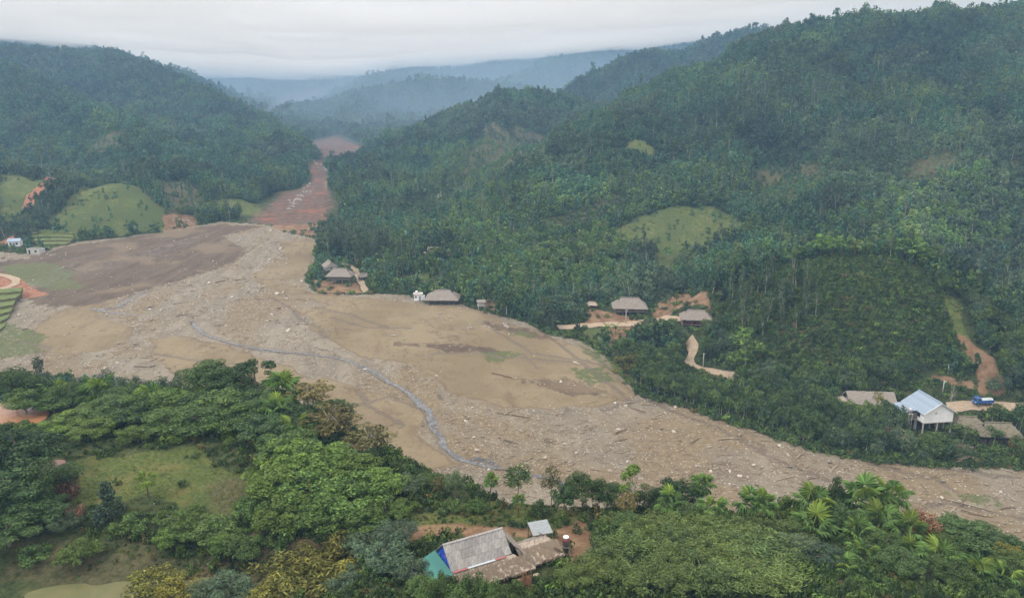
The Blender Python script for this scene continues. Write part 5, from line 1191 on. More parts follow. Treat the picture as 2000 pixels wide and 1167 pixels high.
BLUE_PAINT = simple_mat('blue_paint', (.035, .10, .30), (.05, .13, .34), .4, 2, .4)
GLASS_DARK = simple_mat('dark_glass', (.03, .035, .04), (.05, .055, .06), .15, 2, .5)
RUBBER = simple_mat('black_rubber', (.02, .02, .02), (.035, .033, .03), .8, 4, .2)
RED_PAINT = simple_mat('red_paint', (.45, .05, .05), (.38, .04, .04), .5, 2, .3)

def roof_slab(corners, thick, mat, parent, name='roof_slope', nu=10, nv=6, rough=.05, seed=0, shag=0.0):
    """a four cornered roof face (eave left, eave right, ridge right, ridge left) with real thickness and an uneven skin"""
    rg = np.random.default_rng(seed); a, b, c, d = (np.array(q, float) for q in corners)
    nrm = np.cross(b - a, d - a); nrm /= np.linalg.norm(nrm); nrm = nrm if nrm[2] > 0 else -nrm
    V = []
    for j in range(nv + 1):
        for i in range(nu + 1):
            u, v = i / nu, j / nv; p = (a * (1 - u) + b * u) * (1 - v) + (d * (1 - u) + c * u) * v
            k = rg.normal() * rough; p = p + nrm * k
            if j == 0: p = p + (a - d) / np.linalg.norm(a - d) * rg.uniform(0, shag)
            V.append(p)
    n = len(V); V += [p - nrm * thick for p in V[:n]]
    F = []; W = nu + 1
    for j in range(nv):
        for i in range(nu):
            q = [j * W + i, j * W + i + 1, (j + 1) * W + i + 1, (j + 1) * W + i]; F.append(q); F.append([x + n for x in q[::-1]])
    ring = [i for i in range(W)] + [j * W + nu for j in range(1, nv + 1)] + [nv * W + i for i in range(nu - 1, -1, -1)] + [j * W for j in range(nv - 1, 0, -1)]
    for i in range(len(ring)): F.append([ring[i], ring[i] + n, ring[(i + 1) % len(ring)] + n, ring[(i + 1) % len(ring)]])
    me = bpy.data.meshes.new(name); me.from_pydata([tuple(p) for p in V], [], F); me.materials.append(mat); me.update()
    return link(name, me, parent)

def hip_roof(root, L, W, z_eave, z_ridge, ridge_frac, mat, over=.9, thick=.28, gablet=True, seed=0, name='roof', rough=.05):
    """thatched hip roof: two long slopes, two hipped ends, a ridge roll; slopes are sub-parts of the roof"""
    rf = empty(name); rf.parent = root
    l, w = L / 2 + over, W / 2 + over; r = L / 2 * ridge_frac
    e = .02
    roof_slab([(-l, -w, z_eave), (l, -w, z_eave), (r, 0, z_ridge), (-r, 0, z_ridge)], thick, mat, rf, seed=seed, nu=14, shag=.18, rough=rough)
    roof_slab([(l, w, z_eave), (-l, w, z_eave), (-r, 0, z_ridge - e), (r, 0, z_ridge - e)], thick, mat, rf, seed=seed + 1, nu=14, shag=.18, rough=rough)
    for s in (-1, 1):
        zz = z_eave + (z_ridge - z_eave) * (.68 if gablet else .98); k = .32 if gablet else .02
        rr_ = r + (l - r) * (.32 if gablet else .02)
        roof_slab([(s * l, -w * s, z_eave - e), (s * l, w * s, z_eave - e), (s * rr_, w * k * s, zz), (s * rr_, -w * k * s, zz)], thick, mat, rf, 'roof_end', 8, 5, rough, seed + 4 + s, .15)
    b = MB(); b.tube([(-r - .25, 0, z_ridge + .02), (0, 0, z_ridge + .06), (r + .25, 0, z_ridge + .02)], .2, 8); b.build('ridge_roll', mat, rf)
    return rf
def stilt_house(name, site, rz, L, W, floor_h, wall_h, ridge_h, label, roof_mat=THATCH, wall_mat=WOOD_DARK, ridge_frac=.62, over=1.0, gablet=True, seed=0, rail=True, sink=0.0):
    root = empty(name, (site[0], site[1], site[2] - .05 - sink), rz)
    nx = max(3, int(L / 2.4))
    for i in range(nx + 1):
        for s in (-1, 0, 1):
            x = -L / 2 + L * i / nx; MB().box((x, s * (W / 2 - .1), (floor_h + wall_h) / 2 - .3), (.2, .2, floor_h + wall_h + .6)).build('post', WOOD_DARK if s == 0 else WOOD_GREY, root)
    MB().box((0, 0, floor_h), (L + .5, W + .3, .18)).build('floor_deck', WOOD_GREY, root)
    nb = max(4, int(L / 1.1))
    wl_ = empty('wall'); wl_.parent = root
    for i in range(nb):
        x = -L / 2 + L * (i + .5) / nb
        opening = (i % 4 == 2)
        hgt = wall_h * (.52 if opening else .98)
        MB().box((x, -W / 2 + .12, floor_h + .1 + hgt / 2), (L / nb - .05, .08, hgt)).build('panel', wall_mat, wl_)
        MB().box((x, W / 2 - .12, floor_h + .1 + wall_h * .49), (L / nb - .05, .08, wall_h * .98)).build('panel', wall_mat, wl_)
    for s in (-1, 1):
        for i in range(4): MB().box((s * (L / 2 - .12), -W / 2 + W * (i + .5) / 4, floor_h + .1 + wall_h * .49), (.08, W / 4 - .05, wall_h * .98)).build('panel', wall_mat, wl_)
    if rail:
        b = MB(); b.box((0, -W / 2 - .12, floor_h + .85), (L, .07, .07)).box((0, -W / 2 - .12, floor_h + .5), (L, .05, .05))
        for i in range(nx * 2 + 1): b.box((-L / 2 + L * i / (nx * 2), -W / 2 - .12, floor_h + .45), (.06, .06, .8))
        b.build('railing', WOOD_GREY, root)
    hip_roof(root, L, W, floor_h + wall_h - .15, ridge_h, ridge_frac, roof_mat, over, .28, gablet, seed)
    remember(root, label, 'house', 'houses of the village', *site); return root

def corrugated_sheet(L, W, n=10, amp=.035, thick=.012):
    """one sheet: corrugations across L (x), running down W (y)"""
    V, F = [], []
    m = n * 4
    for j in (0, 1):
        for i in range(m + 1):
            V.append((-L / 2 + L * i / m, -W / 2 + W * j, amp * math.sin(2 * math.pi * i / 4)))
    k = len(V); V += [(x, y, z - thick) for x, y, z in V]
    for i in range(m):
        F.append([i, i + 1, m + 2 + i, m + 1 + i]); F.append([k + i + 1, k + i, k + m + 1 + i, k + m + 2 + i]); F.append([i + 1, i, k + i, k + i + 1]); F.append([m + 1 + i, m + 2 + i, k + m + 2 + i, k + m + 1 + i])
    return V, F
def sheet_mesh(name, L, W, mat, n=10):
    V, F = corrugated_sheet(L, W, n); b = MB(); b.add(V, F); return b.mesh(name, mat, False)
def thatch_fringe(name, p0, p1, down, n, L, mat, parent, seed, depth=.8):
    """shaggy palm leaf ends along an eave: many thin blades"""
    rg = np.random.default_rng(seed); p0, p1, down = (np.array(q, float) for q in (p0, p1, down)); down = down / np.linalg.norm(down)
    al = (p1 - p0) / np.linalg.norm(p1 - p0); V = []
    for i in range(n):
        c = p0 + (p1 - p0) * rg.uniform(0, 1) - down * rg.uniform(0, depth) + np.array([0, 0, rg.uniform(0, .10)]); d = down + al * rg.normal() * .35 + np.array([0, 0, -rg.uniform(0, .5)]); d /= np.linalg.norm(d)
        l = L * rg.uniform(.5, 1.2); w = .05; s = al * w
        V += [c - s, c + s, c + d * l + s * .4 + [0, 0, -.04], c + d * l - s * .4 + [0, 0, -.04]]
    me = np_mesh(name, V, quads(n), mat); o = link(name, me, parent); return o
THATCH_STRAW = leaf_mat('thatch_straw', (.22, .175, .13), (.56, .48, .385), .05, .1)

def build_front_house():
    """the house in front: cement sheet gable, thatched skirt and annex, teal lean-to, blue tarp in the gable"""
    x0, y0, z0 = SITE['front']
    root = empty('thatched_house', (-4.77, 85.5, z0), FH_ANG)     # local x runs along the ridge
    L, hw, zr, ze = 8.0, 2.45, 4.50, 2.35                          # ridge length, half width, ridge and eave height
    sl = math.hypot(hw, zr - ze); pit = math.atan2(zr - ze, hw)
    rf = empty('sheet_roof'); rf.parent = root
    nc, nr = 9, 3; sw, sh = L / nc, sl / nr
    me = sheet_mesh('sheet', sw + .06, sh + .14, CEMENT_SHEET, 7)
    variants = [me] + [sheet_mesh('sheet', sw + .06, sh + .14, simple_mat('fibre_cement_%d' % k, c1, c2, .85, 2.6, .2, .15, (3, .8, 1)), 7) for k, (c1, c2) in enumerate((((.40, .385, .36), (.26, .25, .235)), ((.30, .285, .27), (.19, .18, .17))))]
    for s in (-1, 1):
        for r_ in range(nr):
            for c in range(nc):
                d = (r_ + .5) * sh
                o = link('sheet', variants[random.choice((0, 0, 1, 2))], rf, (-L / 2 + (c + .5) * sw, s * d * math.cos(pit), zr - d * math.sin(pit) + .05 - .012 * (c % 2) - .035 * r_ + .06))
                o.rotation_euler = (-s * pit + random.gauss(0, .006) + s * -.0, 0, random.gauss(0, .004))
    b = MB(); b.add([(-L / 2 - .05, -.2, zr + .06), (-L / 2 - .05, 0, zr + .2), (-L / 2 - .05, .2, zr + .06), (L / 2 + .05, -.2, zr + .06), (L / 2 + .05, 0, zr + .2), (L / 2 + .05, .2, zr + .06)],
                    [[0, 3, 4, 1], [1, 4, 5, 2], [0, 1, 2], [3, 5, 4], [0, 2, 5, 3]]); b.build('ridge_cap', CEMENT_SHEET, rf)
    # tarp hung in the open gable, with folds
    n = 14; V = []; rg = np.random.default_rng(3)
    for i in range(n + 1):
        u = i / n; y = -hw * .96 + 2 * hw * .96 * u; zt = zr - .12 - abs(y) / hw * (zr - ze); zb = ze - .25 - .25 * u
        for k in range(5): V.append((-L / 2 + .28 + .07 * math.sin(i * 1.9 + k) + .05 * rg.normal(), y, zt + (zb - zt) * k / 4))
    F = [[i * 5 + k, (i + 1) * 5 + k, (i + 1) * 5 + k + 1, i * 5 + k + 1] for i in range(n) for k in range(4)]
    b = MB(); b.add(V, F); b.build('tarp', BLUE_TARP, root)
    b = MB(); b.add([(-L / 2 + .1, -.55, ze + .95), (-L / 2 + .1, -.2, ze + 1.0), (-L / 2 + .1, -.3, ze + .65), (-L / 2 + .16, -.4, ze + .8)], [[0, 1, 3], [1, 2, 3], [2, 0, 3]]); b.build('red_rag', RED_PAINT, root)
    # teal lean-to along the gable end: corrugated sheets side by side
    lt = empty('lean_to_roof'); lt.parent = root; n = 8; d_ = 2.4
    xs0, zs0, zs1 = -L / 2 + .1, ze - .15, ze - 1.15
    tl = math.hypot(d_, zs0 - zs1); ws = 2 * (hw + .35) / n
    tme = sheet_mesh('sheet', ws + .05, tl, TEAL_METAL, 5)
    for i in range(n):
        o = link('sheet', tme, lt, (xs0 - d_ / 2, -(hw + .35) + (i + .5) * ws, (zs0 + zs1) / 2 + .01 * (i % 2)))
        o.rotation_euler = (0, 0, 0); o.matrix_local = Matrix.Translation(o.location) @ Matrix.Rotation(-math.atan2(zs0 - zs1, d_), 4, 'Y') @ Matrix.Rotation(math.pi / 2, 4, 'Z')
    # body
    wl_ = empty('wall'); wl_.parent = root
    for s in (-1, 1): MB().box((0, s * (hw - .25), (ze - .3) / 2), (L - .4, .12, ze - .3)).build('side', OCHRE_WALL, wl_)
    MB().box((L / 2 - .3, 0, (ze - .3) / 2), (.12, 2 * hw - .7, ze - .3)).build('end', OCHRE_WALL, wl_); MB().box((-L / 2 + .3, 0, (ze - .5) / 2), (.12, 2 * hw - .7, ze - .5)).build('end', OCHRE_WALL, wl_)
    MB().box((-L / 2 - d_ + .35, 0, .62), (.1, 2 * hw - .3, 1.24)).build('lean_to_wall', OCHRE_WALL, root)
    for y in (-hw, 0, hw): MB().tube([(-L / 2 - d_ + .2, y, -.3), (-L / 2 - d_ + .2, y, ze - 1.2)], .07, 6).build('post', WOOD_GREY, root)
    # strips of red and pale sheet peeping out between cement roof and thatch
    cs, sn = math.cos(pit), math.sin(pit)
    def strip(xa, xb, mat, nm):
        y1 = -hw + .02; b = MB(); b.box(((xa + xb) / 2, -hw - .16, ze - .05), (xb - xa, .42, .05)); o = b.build(nm, mat, root); return o
    strip(-L / 2 + .1, -L / 2 + 2.0, RED_STRIP, 'red_strip'); strip(-L / 2 + 2.05, L / 2 - 2.3, PALE_STRIP, 'pale_strip'); strip(L / 2 - 2.25, L / 2 - .9, RED_STRIP, 'red_strip')
    # thatched skirt along the yard side and round the far end
    sk = empty('thatch_skirt'); sk.parent = root
    roof_slab([(-L / 2 - .1, -hw - 2.1, ze - 1.25), (L / 2 + 2.2, -hw - 2.1, ze - 1.25), (L / 2 + .2, -hw - .05, ze - .12), (-L / 2 + .15, -hw - .05, ze - .12)], .3, THATCH_TAN, sk, 'slope', 26, 8, .06, 3, .3)
    roof_slab([(L / 2 + 2.6, -hw - 1.7, ze - 1.2), (L / 2 + 2.6, hw + .9, ze - 1.2), (L / 2 - .05, .3, zr - .12), (L / 2 - .05, -.3, zr - .12)], .3, THATCH, sk, 'slope', 16, 10, .06, 4, .3)
    thatch_fringe('fringe', (-L / 2 - .1, -hw - 2.1, ze - 1.25), (L / 2 + 2.2, -hw - 2.1, ze - 1.25), (0, -1, -.6), 1600, .55, THATCH_STRAW, sk, 5, 1.9)
    # annex: lower thatched roof beyond the far end
    an = empty('annex_roof'); an.parent = root
    ax0, ax1 = L / 2 + 1.2, L / 2 + 6.6; azr, aze = ze + .1, ze - 1.35; ay = -1.1
    roof_slab([(ax0, ay - 2.6, aze), (ax1 + .3, ay - 2.4, aze), (ax1 - 1.0, ay, azr - .2), (ax0, ay, azr)], .3, THATCH_TAN, an, 'slope', 18, 8, .08, 6, .35)
    roof_slab([(ax1 + .3, ay + 2.4, aze), (ax0, ay + 2.6, aze), (ax0, ay, azr - .03), (ax1 - 1.0, ay, azr - .23)], .3, THATCH, an, 'slope', 14, 7, .07, 7, .3)
    roof_slab([(ax1 + .35, ay - 2.4, aze), (ax1 + .35, ay + 2.4, aze), (ax1 - 1.0, ay + .1, azr - .25), (ax1 - 1.0, ay - .1, azr - .25)], .3, THATCH_TAN, an, 'slope_end', 8, 6, .07, 8, .3)
    thatch_fringe('fringe', (ax0, ay - 2.6, aze), (ax1 + .3, ay - 2.4, aze), (0, -1, -.6), 1300, .6, THATCH_STRAW, an, 9, 2.1)
    thatch_fringe('fringe', (ax1 + .35, ay - 2.4, aze), (ax1 + .35, ay + 2.4, aze), (1, 0, -.6), 700, .55, THATCH_STRAW, an, 10, 1.2)
    for x in (ax0 + .6, (ax0 + ax1) / 2, ax1 - .3):
        for y in (ay - 2.0, ay + 2.0): MB().tube([(x, y, -.3), (x, y, aze + .25)], .08, 6).build('post', WOOD_DARK, root)
    MB().box(((ax0 + ax1) / 2, ay + .2, (aze + .1) / 2), (ax1 - ax0 - 1.2, 2.6, aze + .1)).build('annex_room', DARK_IN, root)
    MB().box((L / 2 + .6, -hw - 2.6, .18), (3.6, .5, .3)).build('door_step', EARTH_TAN, root)
    for x in np.linspace(-L / 2 + .3, L / 2 + 1.6, 6): MB().tube([(x, -hw - 1.8, -.3), (x, -hw - 1.8, ze - 1.3)], .07, 6).build('post', WOOD_DARK, root)
    remember(root, 'house with corrugated cement roof, teal lean-to and shaggy thatched eaves', 'house', 'houses of the village', x0, y0, z0)
    # small open shed roof of clear sheets beyond the annex
    M = Matrix.Translation(root.location) @ Matrix.Rotation(FH_ANG, 4, 'Z')
    c = M @ Vector((L / 2 + 6.6, 1.9, 0)); z = float(H(np.array([c.x]), np.array([c.y]))[0])
    sh_ = empty('sheet_shelter', (c.x, c.y, z), FH_ANG - .2)
    pr = empty('roof'); pr.parent = sh_; pm = sheet_mesh('sheet', .92, 1.28, simple_mat('clear_sheet', (.30, .325, .34), (.22, .24, .25), .4, 3, .4), 5)
    for i in range(3):
        for j in range(2): o = link('sheet', pm, pr, (-.9 + .9 * i, -.62 + 1.24 * j, 2.15 + .26 * j + .01 * i)); o.rotation_euler = (math.atan2(.26, 1.24), 0, 0)
    for x in (-1.3, 1.3):
        for y in (-1.1, 1.1): MB().box((x, y, 1.0), (.1, .1, 2.1 + .2 * y)).build('post', WOOD_GREY, sh_)
    b = MB(); b.box((0, -1.1, 2.0), (2.9, .08, .08)).box((0, 1.1, 2.4), (2.9, .08, .08)); b.build('beam', WOOD_GREY, sh_)
    remember(sh_, 'small shelter roofed with grey translucent sheets beside the thatched annex', 'shelter', None, c.x, c.y, z)
    # water tank on its stand
    p = P(1105, 1082, 90.5); z = float(H(np.array([p[0]]), np.array([p[1]]))[0])
    tk = empty('water_tank', (p[0], p[1], z))
    for x in (-.4, .4):
        for y in (-.4, .4): MB().box((x, y, .4), (.1, .1, 1.0)).build('stand_leg', CONCRETE, tk)
    MB().box((0, 0, .92), (1.1, 1.1, .1)).build('stand_top', WOOD_GREY, tk)
    b = MB(); b.tube([(0, 0, .97), (0, 0, 1.1), (0, 0, 2.05), (0, 0, 2.2)], [.42, .47, .47, .40], 18); b.build('tank', simple_mat('dark_plastic', (.07, .06, .06), (.10, .085, .085), .4, 3, .4), tk, True)
    b = MB(); b.tube([(0, 0, 1.86), (0, 0, 2.0)], [.485, .485], 18); b.build('red_band', RED_PAINT, tk, True)
    b = MB(); b.tube([(0, 0, 2.2), (0, 0, 2.3), (0, 0, 2.36)], [.41, .36, .12], 18); b.build('lid', WHITE_WALL, tk, True)
    remember(tk, 'dark water tank with white lid and red band on a stand', 'water tank', None, *p)

def build_white_house():
    x, y, z = SITE['white']; root = empty('white_house', (x, y, z - .05), R(8))
    W, D, f, wh, rh = 8.6, 9.0, 3.2, 3.0, 2.6          # gable width, depth, stilt height, wall height, roof rise
    for i in range(3):
        for j in range(4): MB().box((-W / 2 + .15 + (W - .3) * i / 2, -D / 2 + .15 + (D - .3) * j / 3, f / 2 - .3), (.28, .28, f + .6)).build('post', CONCRETE, root)
    MB().box((0, 0, f), (W + .1, D + .1, .22)).build('floor_slab', CONCRETE, root)
    for s in (-1, 1):
        b = MB(); yy = s * D / 2; t = .14 * -s
        pts = [(-W / 2, yy, f + .11), (W / 2, yy, f + .11), (W / 2, yy, f + wh), (0, yy, f + wh + rh - .1), (-W / 2, yy, f + wh)]
        b.add(pts + [(q[0], q[1] + t, q[2]) for q in pts], [[0, 1, 2, 3, 4] if s < 0 else [4, 3, 2, 1, 0], [9, 8, 7, 6, 5] if s < 0 else [5, 6, 7, 8, 9]] + [[i, i + 5, (i + 1) % 5 + 5, (i + 1) % 5] for i in range(5)])
        b.build('gable_wall', WHITE_WALL, root)
    for s in (-1, 1):
        wl_ = MB().box((s * (W / 2 - .09), 0, f + .11 + (wh - .2) / 2), (.14, D - .34, wh - .2)).build('side_wall', WHITE_WALL, root)
        for k in (-2.2, 1.6):
            MB().box((s * (W / 2 - .0), k, f + 1.7), (.12, 1.2, 1.3)).build('window', GLASS_DARK, wl_)
    o = MB().tube([(-.9, -D / 2 - .015, f + 2.7), (-.9, -D / 2 - .03, f + 2.7)], [.34, .34], 14).build('stain_patch', CONCRETE, root)
    rf = empty('roof'); rf.parent = root
    n = 8; ov = .7; slp = math.hypot(W / 2 + ov, rh * (1 + ov / (W / 2))); me = sheet_mesh('sheet', (D + 1.0) / n + .03, slp, BLUE_METAL, 5)
    for s in (-1, 1):
        for i in range(n):
            cx = s * (W / 2 + ov) / 2; cz = f + wh + rh + .12 - rh * (1 + ov / (W / 2)) / 2
            o = link('sheet', me, rf); o.matrix_local = Matrix.Translation((cx, -D / 2 - .5 + (D + 1.0) * (i + .5) / n, cz + .008 * (i % 2))) @ Matrix.Rotation(s * math.atan2(rh, W / 2), 4, 'Y') @ Matrix.Rotation(math.pi / 2, 4, 'Z')
    MB().box((0, 0, f + wh + rh + .18), (.5, D + 1.05, .06)).build('ridge_cap', BLUE_METAL, rf)
    for s in (-1, 1):
        for yy in (-D / 2 - .52,):
            b = MB(); a = (0, yy, f + wh + rh + .06); c = (s * (W / 2 + ov), yy, f + wh - rh * ov / (W / 2) + .06); b.tube([a, c], .09, 4); b.build('barge_board', WHITE_WALL, rf)
    # porch on the left side
    MB().box((-W / 2 - 1.9, 1.2, f + .1), (3.4, 6.2, .2)).build('porch_floor', CONCRETE, root)
    for k in range(6): MB().box((-W / 2 - 3.1 + .5 * k, -1.85, f + 1.15), (.46, .08, 1.9)).build('porch_board', WOOD_GREY, root)
    for xx in (-3.4, -.5):
        for yy in (-1.7, 4.0): MB().box((-W / 2 + xx, yy, f / 2), (.22, .22, f + .5)).build('post', CONCRETE, root)
    MB().box((-W / 2 - 3.45, 1.2, f + 1.2), (.1, 6.0, 2.0)).build('porch_wall', PALE_WALL, root)
    pr = empty('porch_roof'); pr.parent = root; pm = sheet_mesh('sheet', 1.3, 4.6, BLUE_METAL, 5)
    for i in range(5): o = link('sheet', pm, pr); o.matrix_local = Matrix.Translation((-W / 2 - 2.1, -1.6 + 1.27 * i, f + 2.75 + .008 * (i % 2))) @ Matrix.Rotation(-.12, 4, 'Y') @ Matrix.Rotation(math.pi / 2, 4, 'Z')
    MB().box((.3, 2.0, 1.3), (5.5, 3.0, 2.4)).build('storage', DARK_IN, root)
    for k in range(3): MB().box((2.2, -1.0 + .2 * k, 1.5), (1.2, .05, 2.6), .5).build('leaning_board', EARTH_TAN, root)
    remember(root, 'white stilt house with blue grey gable roof', 'house', 'houses of the village', x, y, z)
    tk = empty('water_tank', (x - 6.5, y - 3.0, z)); b = MB(); b.tube([(0, 0, 5.2), (0, 0, 5.35), (0, 0, 6.6), (0, 0, 6.8)], [.45, .5, .5, .25], 14); b.build('tank', STEEL, tk, True)
    MB().box((0, 0, 5.1), (1.2, 1.2, .15)).build('stand_top', CONCRETE, tk)
    for sx in (-.45, .45):
        for sy in (-.45, .45): MB().box((sx, sy, 2.4), (.12, .12, 5.4)).build('stand_leg', CONCRETE, tk)
    remember(tk, 'steel water tank on tall legs beside the white house', 'water tank', None, x - 6.5, y - 3, z)

def build_long_house():
    x, y, z = SITE['long']; root = empty('thatched_house', (x, y, z - .05), R(-4)); L, W, f, wh = 11.5, 6.0, 1.6, 2.6
    for i in range(6):
        for s in (-1, 1): MB().box((-L / 2 + .3 + (L - .6) * i / 5, s * (W / 2 - .2), 1.6), (.2, .2, 4.4)).build('post', CONCRETE, root)
    MB().box((0, 0, f), (L, W, .18)).build('floor_deck', CONCRETE, root)
    MB().box((-1.9, -W / 2 + .15, f + wh / 2), (L - 4.4, .12, wh - .1)).build('front_wall', PALE_WALL, root); MB().box((0, W / 2 - .15, f + wh / 2), (L - .4, .12, wh - .1)).build('back_wall', PALE_WALL, root)
    for s in (-1, 1): MB().box((s * (L / 2 - .2), 0, f + wh / 2), (.12, W - .6, wh - .1)).build('end_wall', PALE_WALL, root)
    MB().box((-.2, -W / 2 + .06, f + 1.5), (1.9, .1, 1.3)).build('window', GLASS_DARK, root); MB().box((3.6, -W / 2 + .5, f + .7), (3.2, .1, 1.1)).build('balcony_board', WOOD_GREY, root)
    rf = empty('roof'); rf.parent = root; l = L / 2 + .9; ze, zr = f + wh, f + wh + 2.5
    roof_slab([(-l, -W / 2 - .9, ze - .1), (l, -W / 2 - .9, ze - .1), (l, 0, zr), (-l, 0, zr)], .28, THATCH, rf, nu=16, seed=1, shag=.15); roof_slab([(l, W / 2 + .9, ze - .1), (-l, W / 2 + .9, ze - .1), (-l, 0, zr - .02), (l, 0, zr - .02)], .28, THATCH, rf, nu=16, seed=2)
    roof_slab([(-l - 2.4, -W / 2, ze - 1.0), (-l - 2.4, W / 2, ze - 1.0), (-l + .1, W / 2, ze + .2), (-l + .1, -W / 2, ze + .2)], .22, THATCH_TAN, rf, 'side_roof', 8, 5, .05, 3, .1)
    vine = crown_mesh('vine', LM['yellow'], 301, 3.0, .55, 0, 20, 900, .3, .22, 'ball', cr=.2)[0]
    o = link('roof_vine', vine, root, (2.6, -2.2, zr - 1.75)); o.rotation_euler = (R(36), .1, 0)
    remember(root, 'long grey thatched house with a green vine over its roof', 'house', 'houses of the village', x, y, z)

def small_hut(site, rz, L, W, wh, rh, mat, label, over=.7, name='thatched_hut', wall=WOOD_DARK, seed=0, hip=True):
    root = empty(name, (site[0], site[1], site[2] - .05), rz)
    for i in range(4):
        for s in (-1, 1): MB().box((-L / 2 + L * i / 3, s * (W / 2 - .1), wh / 2 - .2), (.18, .18, wh + .4)).build('post', WOOD_DARK, root)
    MB().box((0, W / 2 - .2, wh * .45), (L - .3, .1, wh * .9)).build('back_wall', wall, root)
    for i in range(5): MB().box((-L / 2 + .5 + (L - 1) * i / 4, -W / 2 + .15, wh * .28), (L / 5 - .35, .08, wh * .56)).build('board', wall, root)
    hip_roof(root, L, W, wh, wh + rh, .68, mat, over, .3, True, seed, rough=.09)
    remember(root, label, 'hut', 'houses of the village', *site); return root

def build_village():
    build_front_house(); build_white_house(); build_long_house()
    small_hut(SITE['hut_a'], R(-6), 6.6, 4.2, 2.0, 1.9, THATCH_MOSS, 'low mossy thatched hut beside the white house', seed=21)
    small_hut(SITE['hut_b'], R(-5), 9.6, 5.4, 2.3, 2.7, THATCH_MOSS, 'larger thatched hut with sagging roof nearest the picture edge', seed=25)
    stilt_house('thatched_house', SITE['h_mid'], R(-3), 11.0, 6.6, 1.2, 1.7, 6.0, 'long thatched house behind the wide dirt track', THATCH, WOOD_GREY, .62, 1.2, True, 31)
    stilt_house('thatched_house', SITE['h_red'], R(-8), 9.2, 6.0, .9, 2.1, 5.4, 'thatched house with red brown walls under the orange scarp', THATCH, WOOD_RED, .62, .9, True, 35, rail=False)
    r_ = stilt_house('thatched_house', SITE['h_fan'], R(-2), 10.5, 6.6, .9, 1.4, 5.2, 'lone thatched house with flared eaves at the edge of the mud', THATCH, WOOD_DARK, .55, 1.6, True, 41)
    stilt_house('thatched_house', SITE['h_knoll_b'], R(-6), 9.5, 6.0, 2.2, 1.6, 6.4, 'stilt house with grey roof in front on the knoll', THATCH, WOOD_GREY, .60, .9, True, 45)
    stilt_house('thatched_house', SITE['h_knoll_a'], R(-62), 5.6, 4.6, 1.6, 1.7, 5.4, 'smaller gabled stilt house behind on the knoll', THATCH, PALE_WALL, .98, .7, False, 51, rail=False)
    stilt_house('thatched_house', SITE['h_up'], R(-4), 9.5, 6.0, 1.0, 1.6, 5.2, 'thatched house half hidden among trees up the slope', THATCH, WOOD_DARK, .7, .9, True, 55, rail=False)
    small_hut(SITE['shed_mid'], R(-4), 3.4, 2.4, 1.7, 1.0, THATCH_TAN, 'tiny thatched shed in the trees beside the long house', .3, 'thatched_shed', seed=61)
    small_hut(SITE['shed_knoll'], R(30), 4.0, 3.0, 1.7, 1.3, THATCH, 'small shed under trees beside the knoll path', .4, 'thatched_shed', seed=65)
    # little white house with a tank on its flat roof
    x, y, z = SITE['box_white']; root = empty('white_house', (x, y, z - .05), R(6))
    b = MB(); b.box((0, 0, 1.3), (3.4, 3.0, 2.6)); wl_ = b.build('wall', WHITE_WALL, root); MB().box((.7, -1.52, 1.0), (.8, .06, 1.9)).build('door', BLUE_METAL, root); MB().box((-.9, -1.52, 1.6), (.7, .06, .7)).build('window', GLASS_DARK, root)
    MB().box((0, 0, 2.7), (3.9, 3.5, .16)).build('roof', CONCRETE, root); MB().tube([(-.6, .2, 2.78), (-.6, .2, 3.6), (-.6, .2, 3.75)], [.5, .5, .3], 12).build('roof_tank', WHITE_WALL, root, True); MB().box((2.2, -.6, 1.0), (.9, 1.4, 2.0)).build('side_room', WHITE_WALL, root)
    remember(root, 'little white flat roofed house with a tank on its roof', 'house', 'houses of the village', x, y, z)
    x, y, z = SITE['stilt_small']; root = empty('stilt_shed', (x, y, z - .05), R(10))
    for i in (-1.2, 1.2):
        for j in (-1, 1): MB().box((i, j, .9), (.16, .16, 2.2)).build('post', CONCRETE, root)
    MB().box((0, 0, 1.5), (2.9, 2.4, .15)).build('floor_deck', CONCRETE, root); MB().box((0, 0, 2.3), (2.5, 2.0, 1.4)).build('wall', PALE_WALL, root); roof_slab([(-1.8, -1.5, 3.0), (1.8, -1.5, 3.0), (1.8, 1.5, 3.5), (-1.8, 1.5, 3.5)], .1, THATCH, root, 'roof', 6, 4, .02, 3)
    remember(root, 'pale little shed on stilts at the muddy edge', 'shed', 'houses of the village', x, y, z)
    # far left
    x, y, z = SITE['left_blue']; root = empty('blue_roofed_house', (x, y, z - .05), R(12)); MB().box((0, 0, 1.4), (5.2, 4.0, 2.9)).build('wall', WHITE_WALL, root)
    for k in (-1.5, 1.3): MB().box((k, -2.02, 1.5), (.9, .06, 1.1)).build('window', GLASS_DARK, root)
    MB().box((0, -2.02, 1.0), (.9, .06, 2.0)).build('door', BLUE_METAL, root)
    rf = empty('roof'); rf.parent = root; roof_slab([(-3.0, -2.5, 2.7), (3.0, -2.5, 2.7), (3.0, 0, 3.9), (-3.0, 0, 3.9)], .08, BLUE_METAL, rf, 'slope', 4, 3, .0, 1); roof_slab([(3.0, 2.5, 2.7), (-3.0, 2.5, 2.7), (-3.0, 0, 3.89), (3.0, 0, 3.89)], .08, BLUE_METAL, rf, 'slope', 4, 3, .0, 1)
    remember(root, 'small white house with blue metal roof beside the red road', 'house', 'houses of the village', x, y, z)
    x, y, z = SITE['left_block']; root = empty('roofless_house', (x, y, z - .05), R(-4))
    for s in (-1, 1): MB().box((0, s * 2.0, 1.1), (6.4, .2, 2.4)).build('wall', PALE_WALL, root); MB().box((s * 3.15, 0, 1.2), (.2, 3.76, 2.6)).build('wall', PALE_WALL, root)
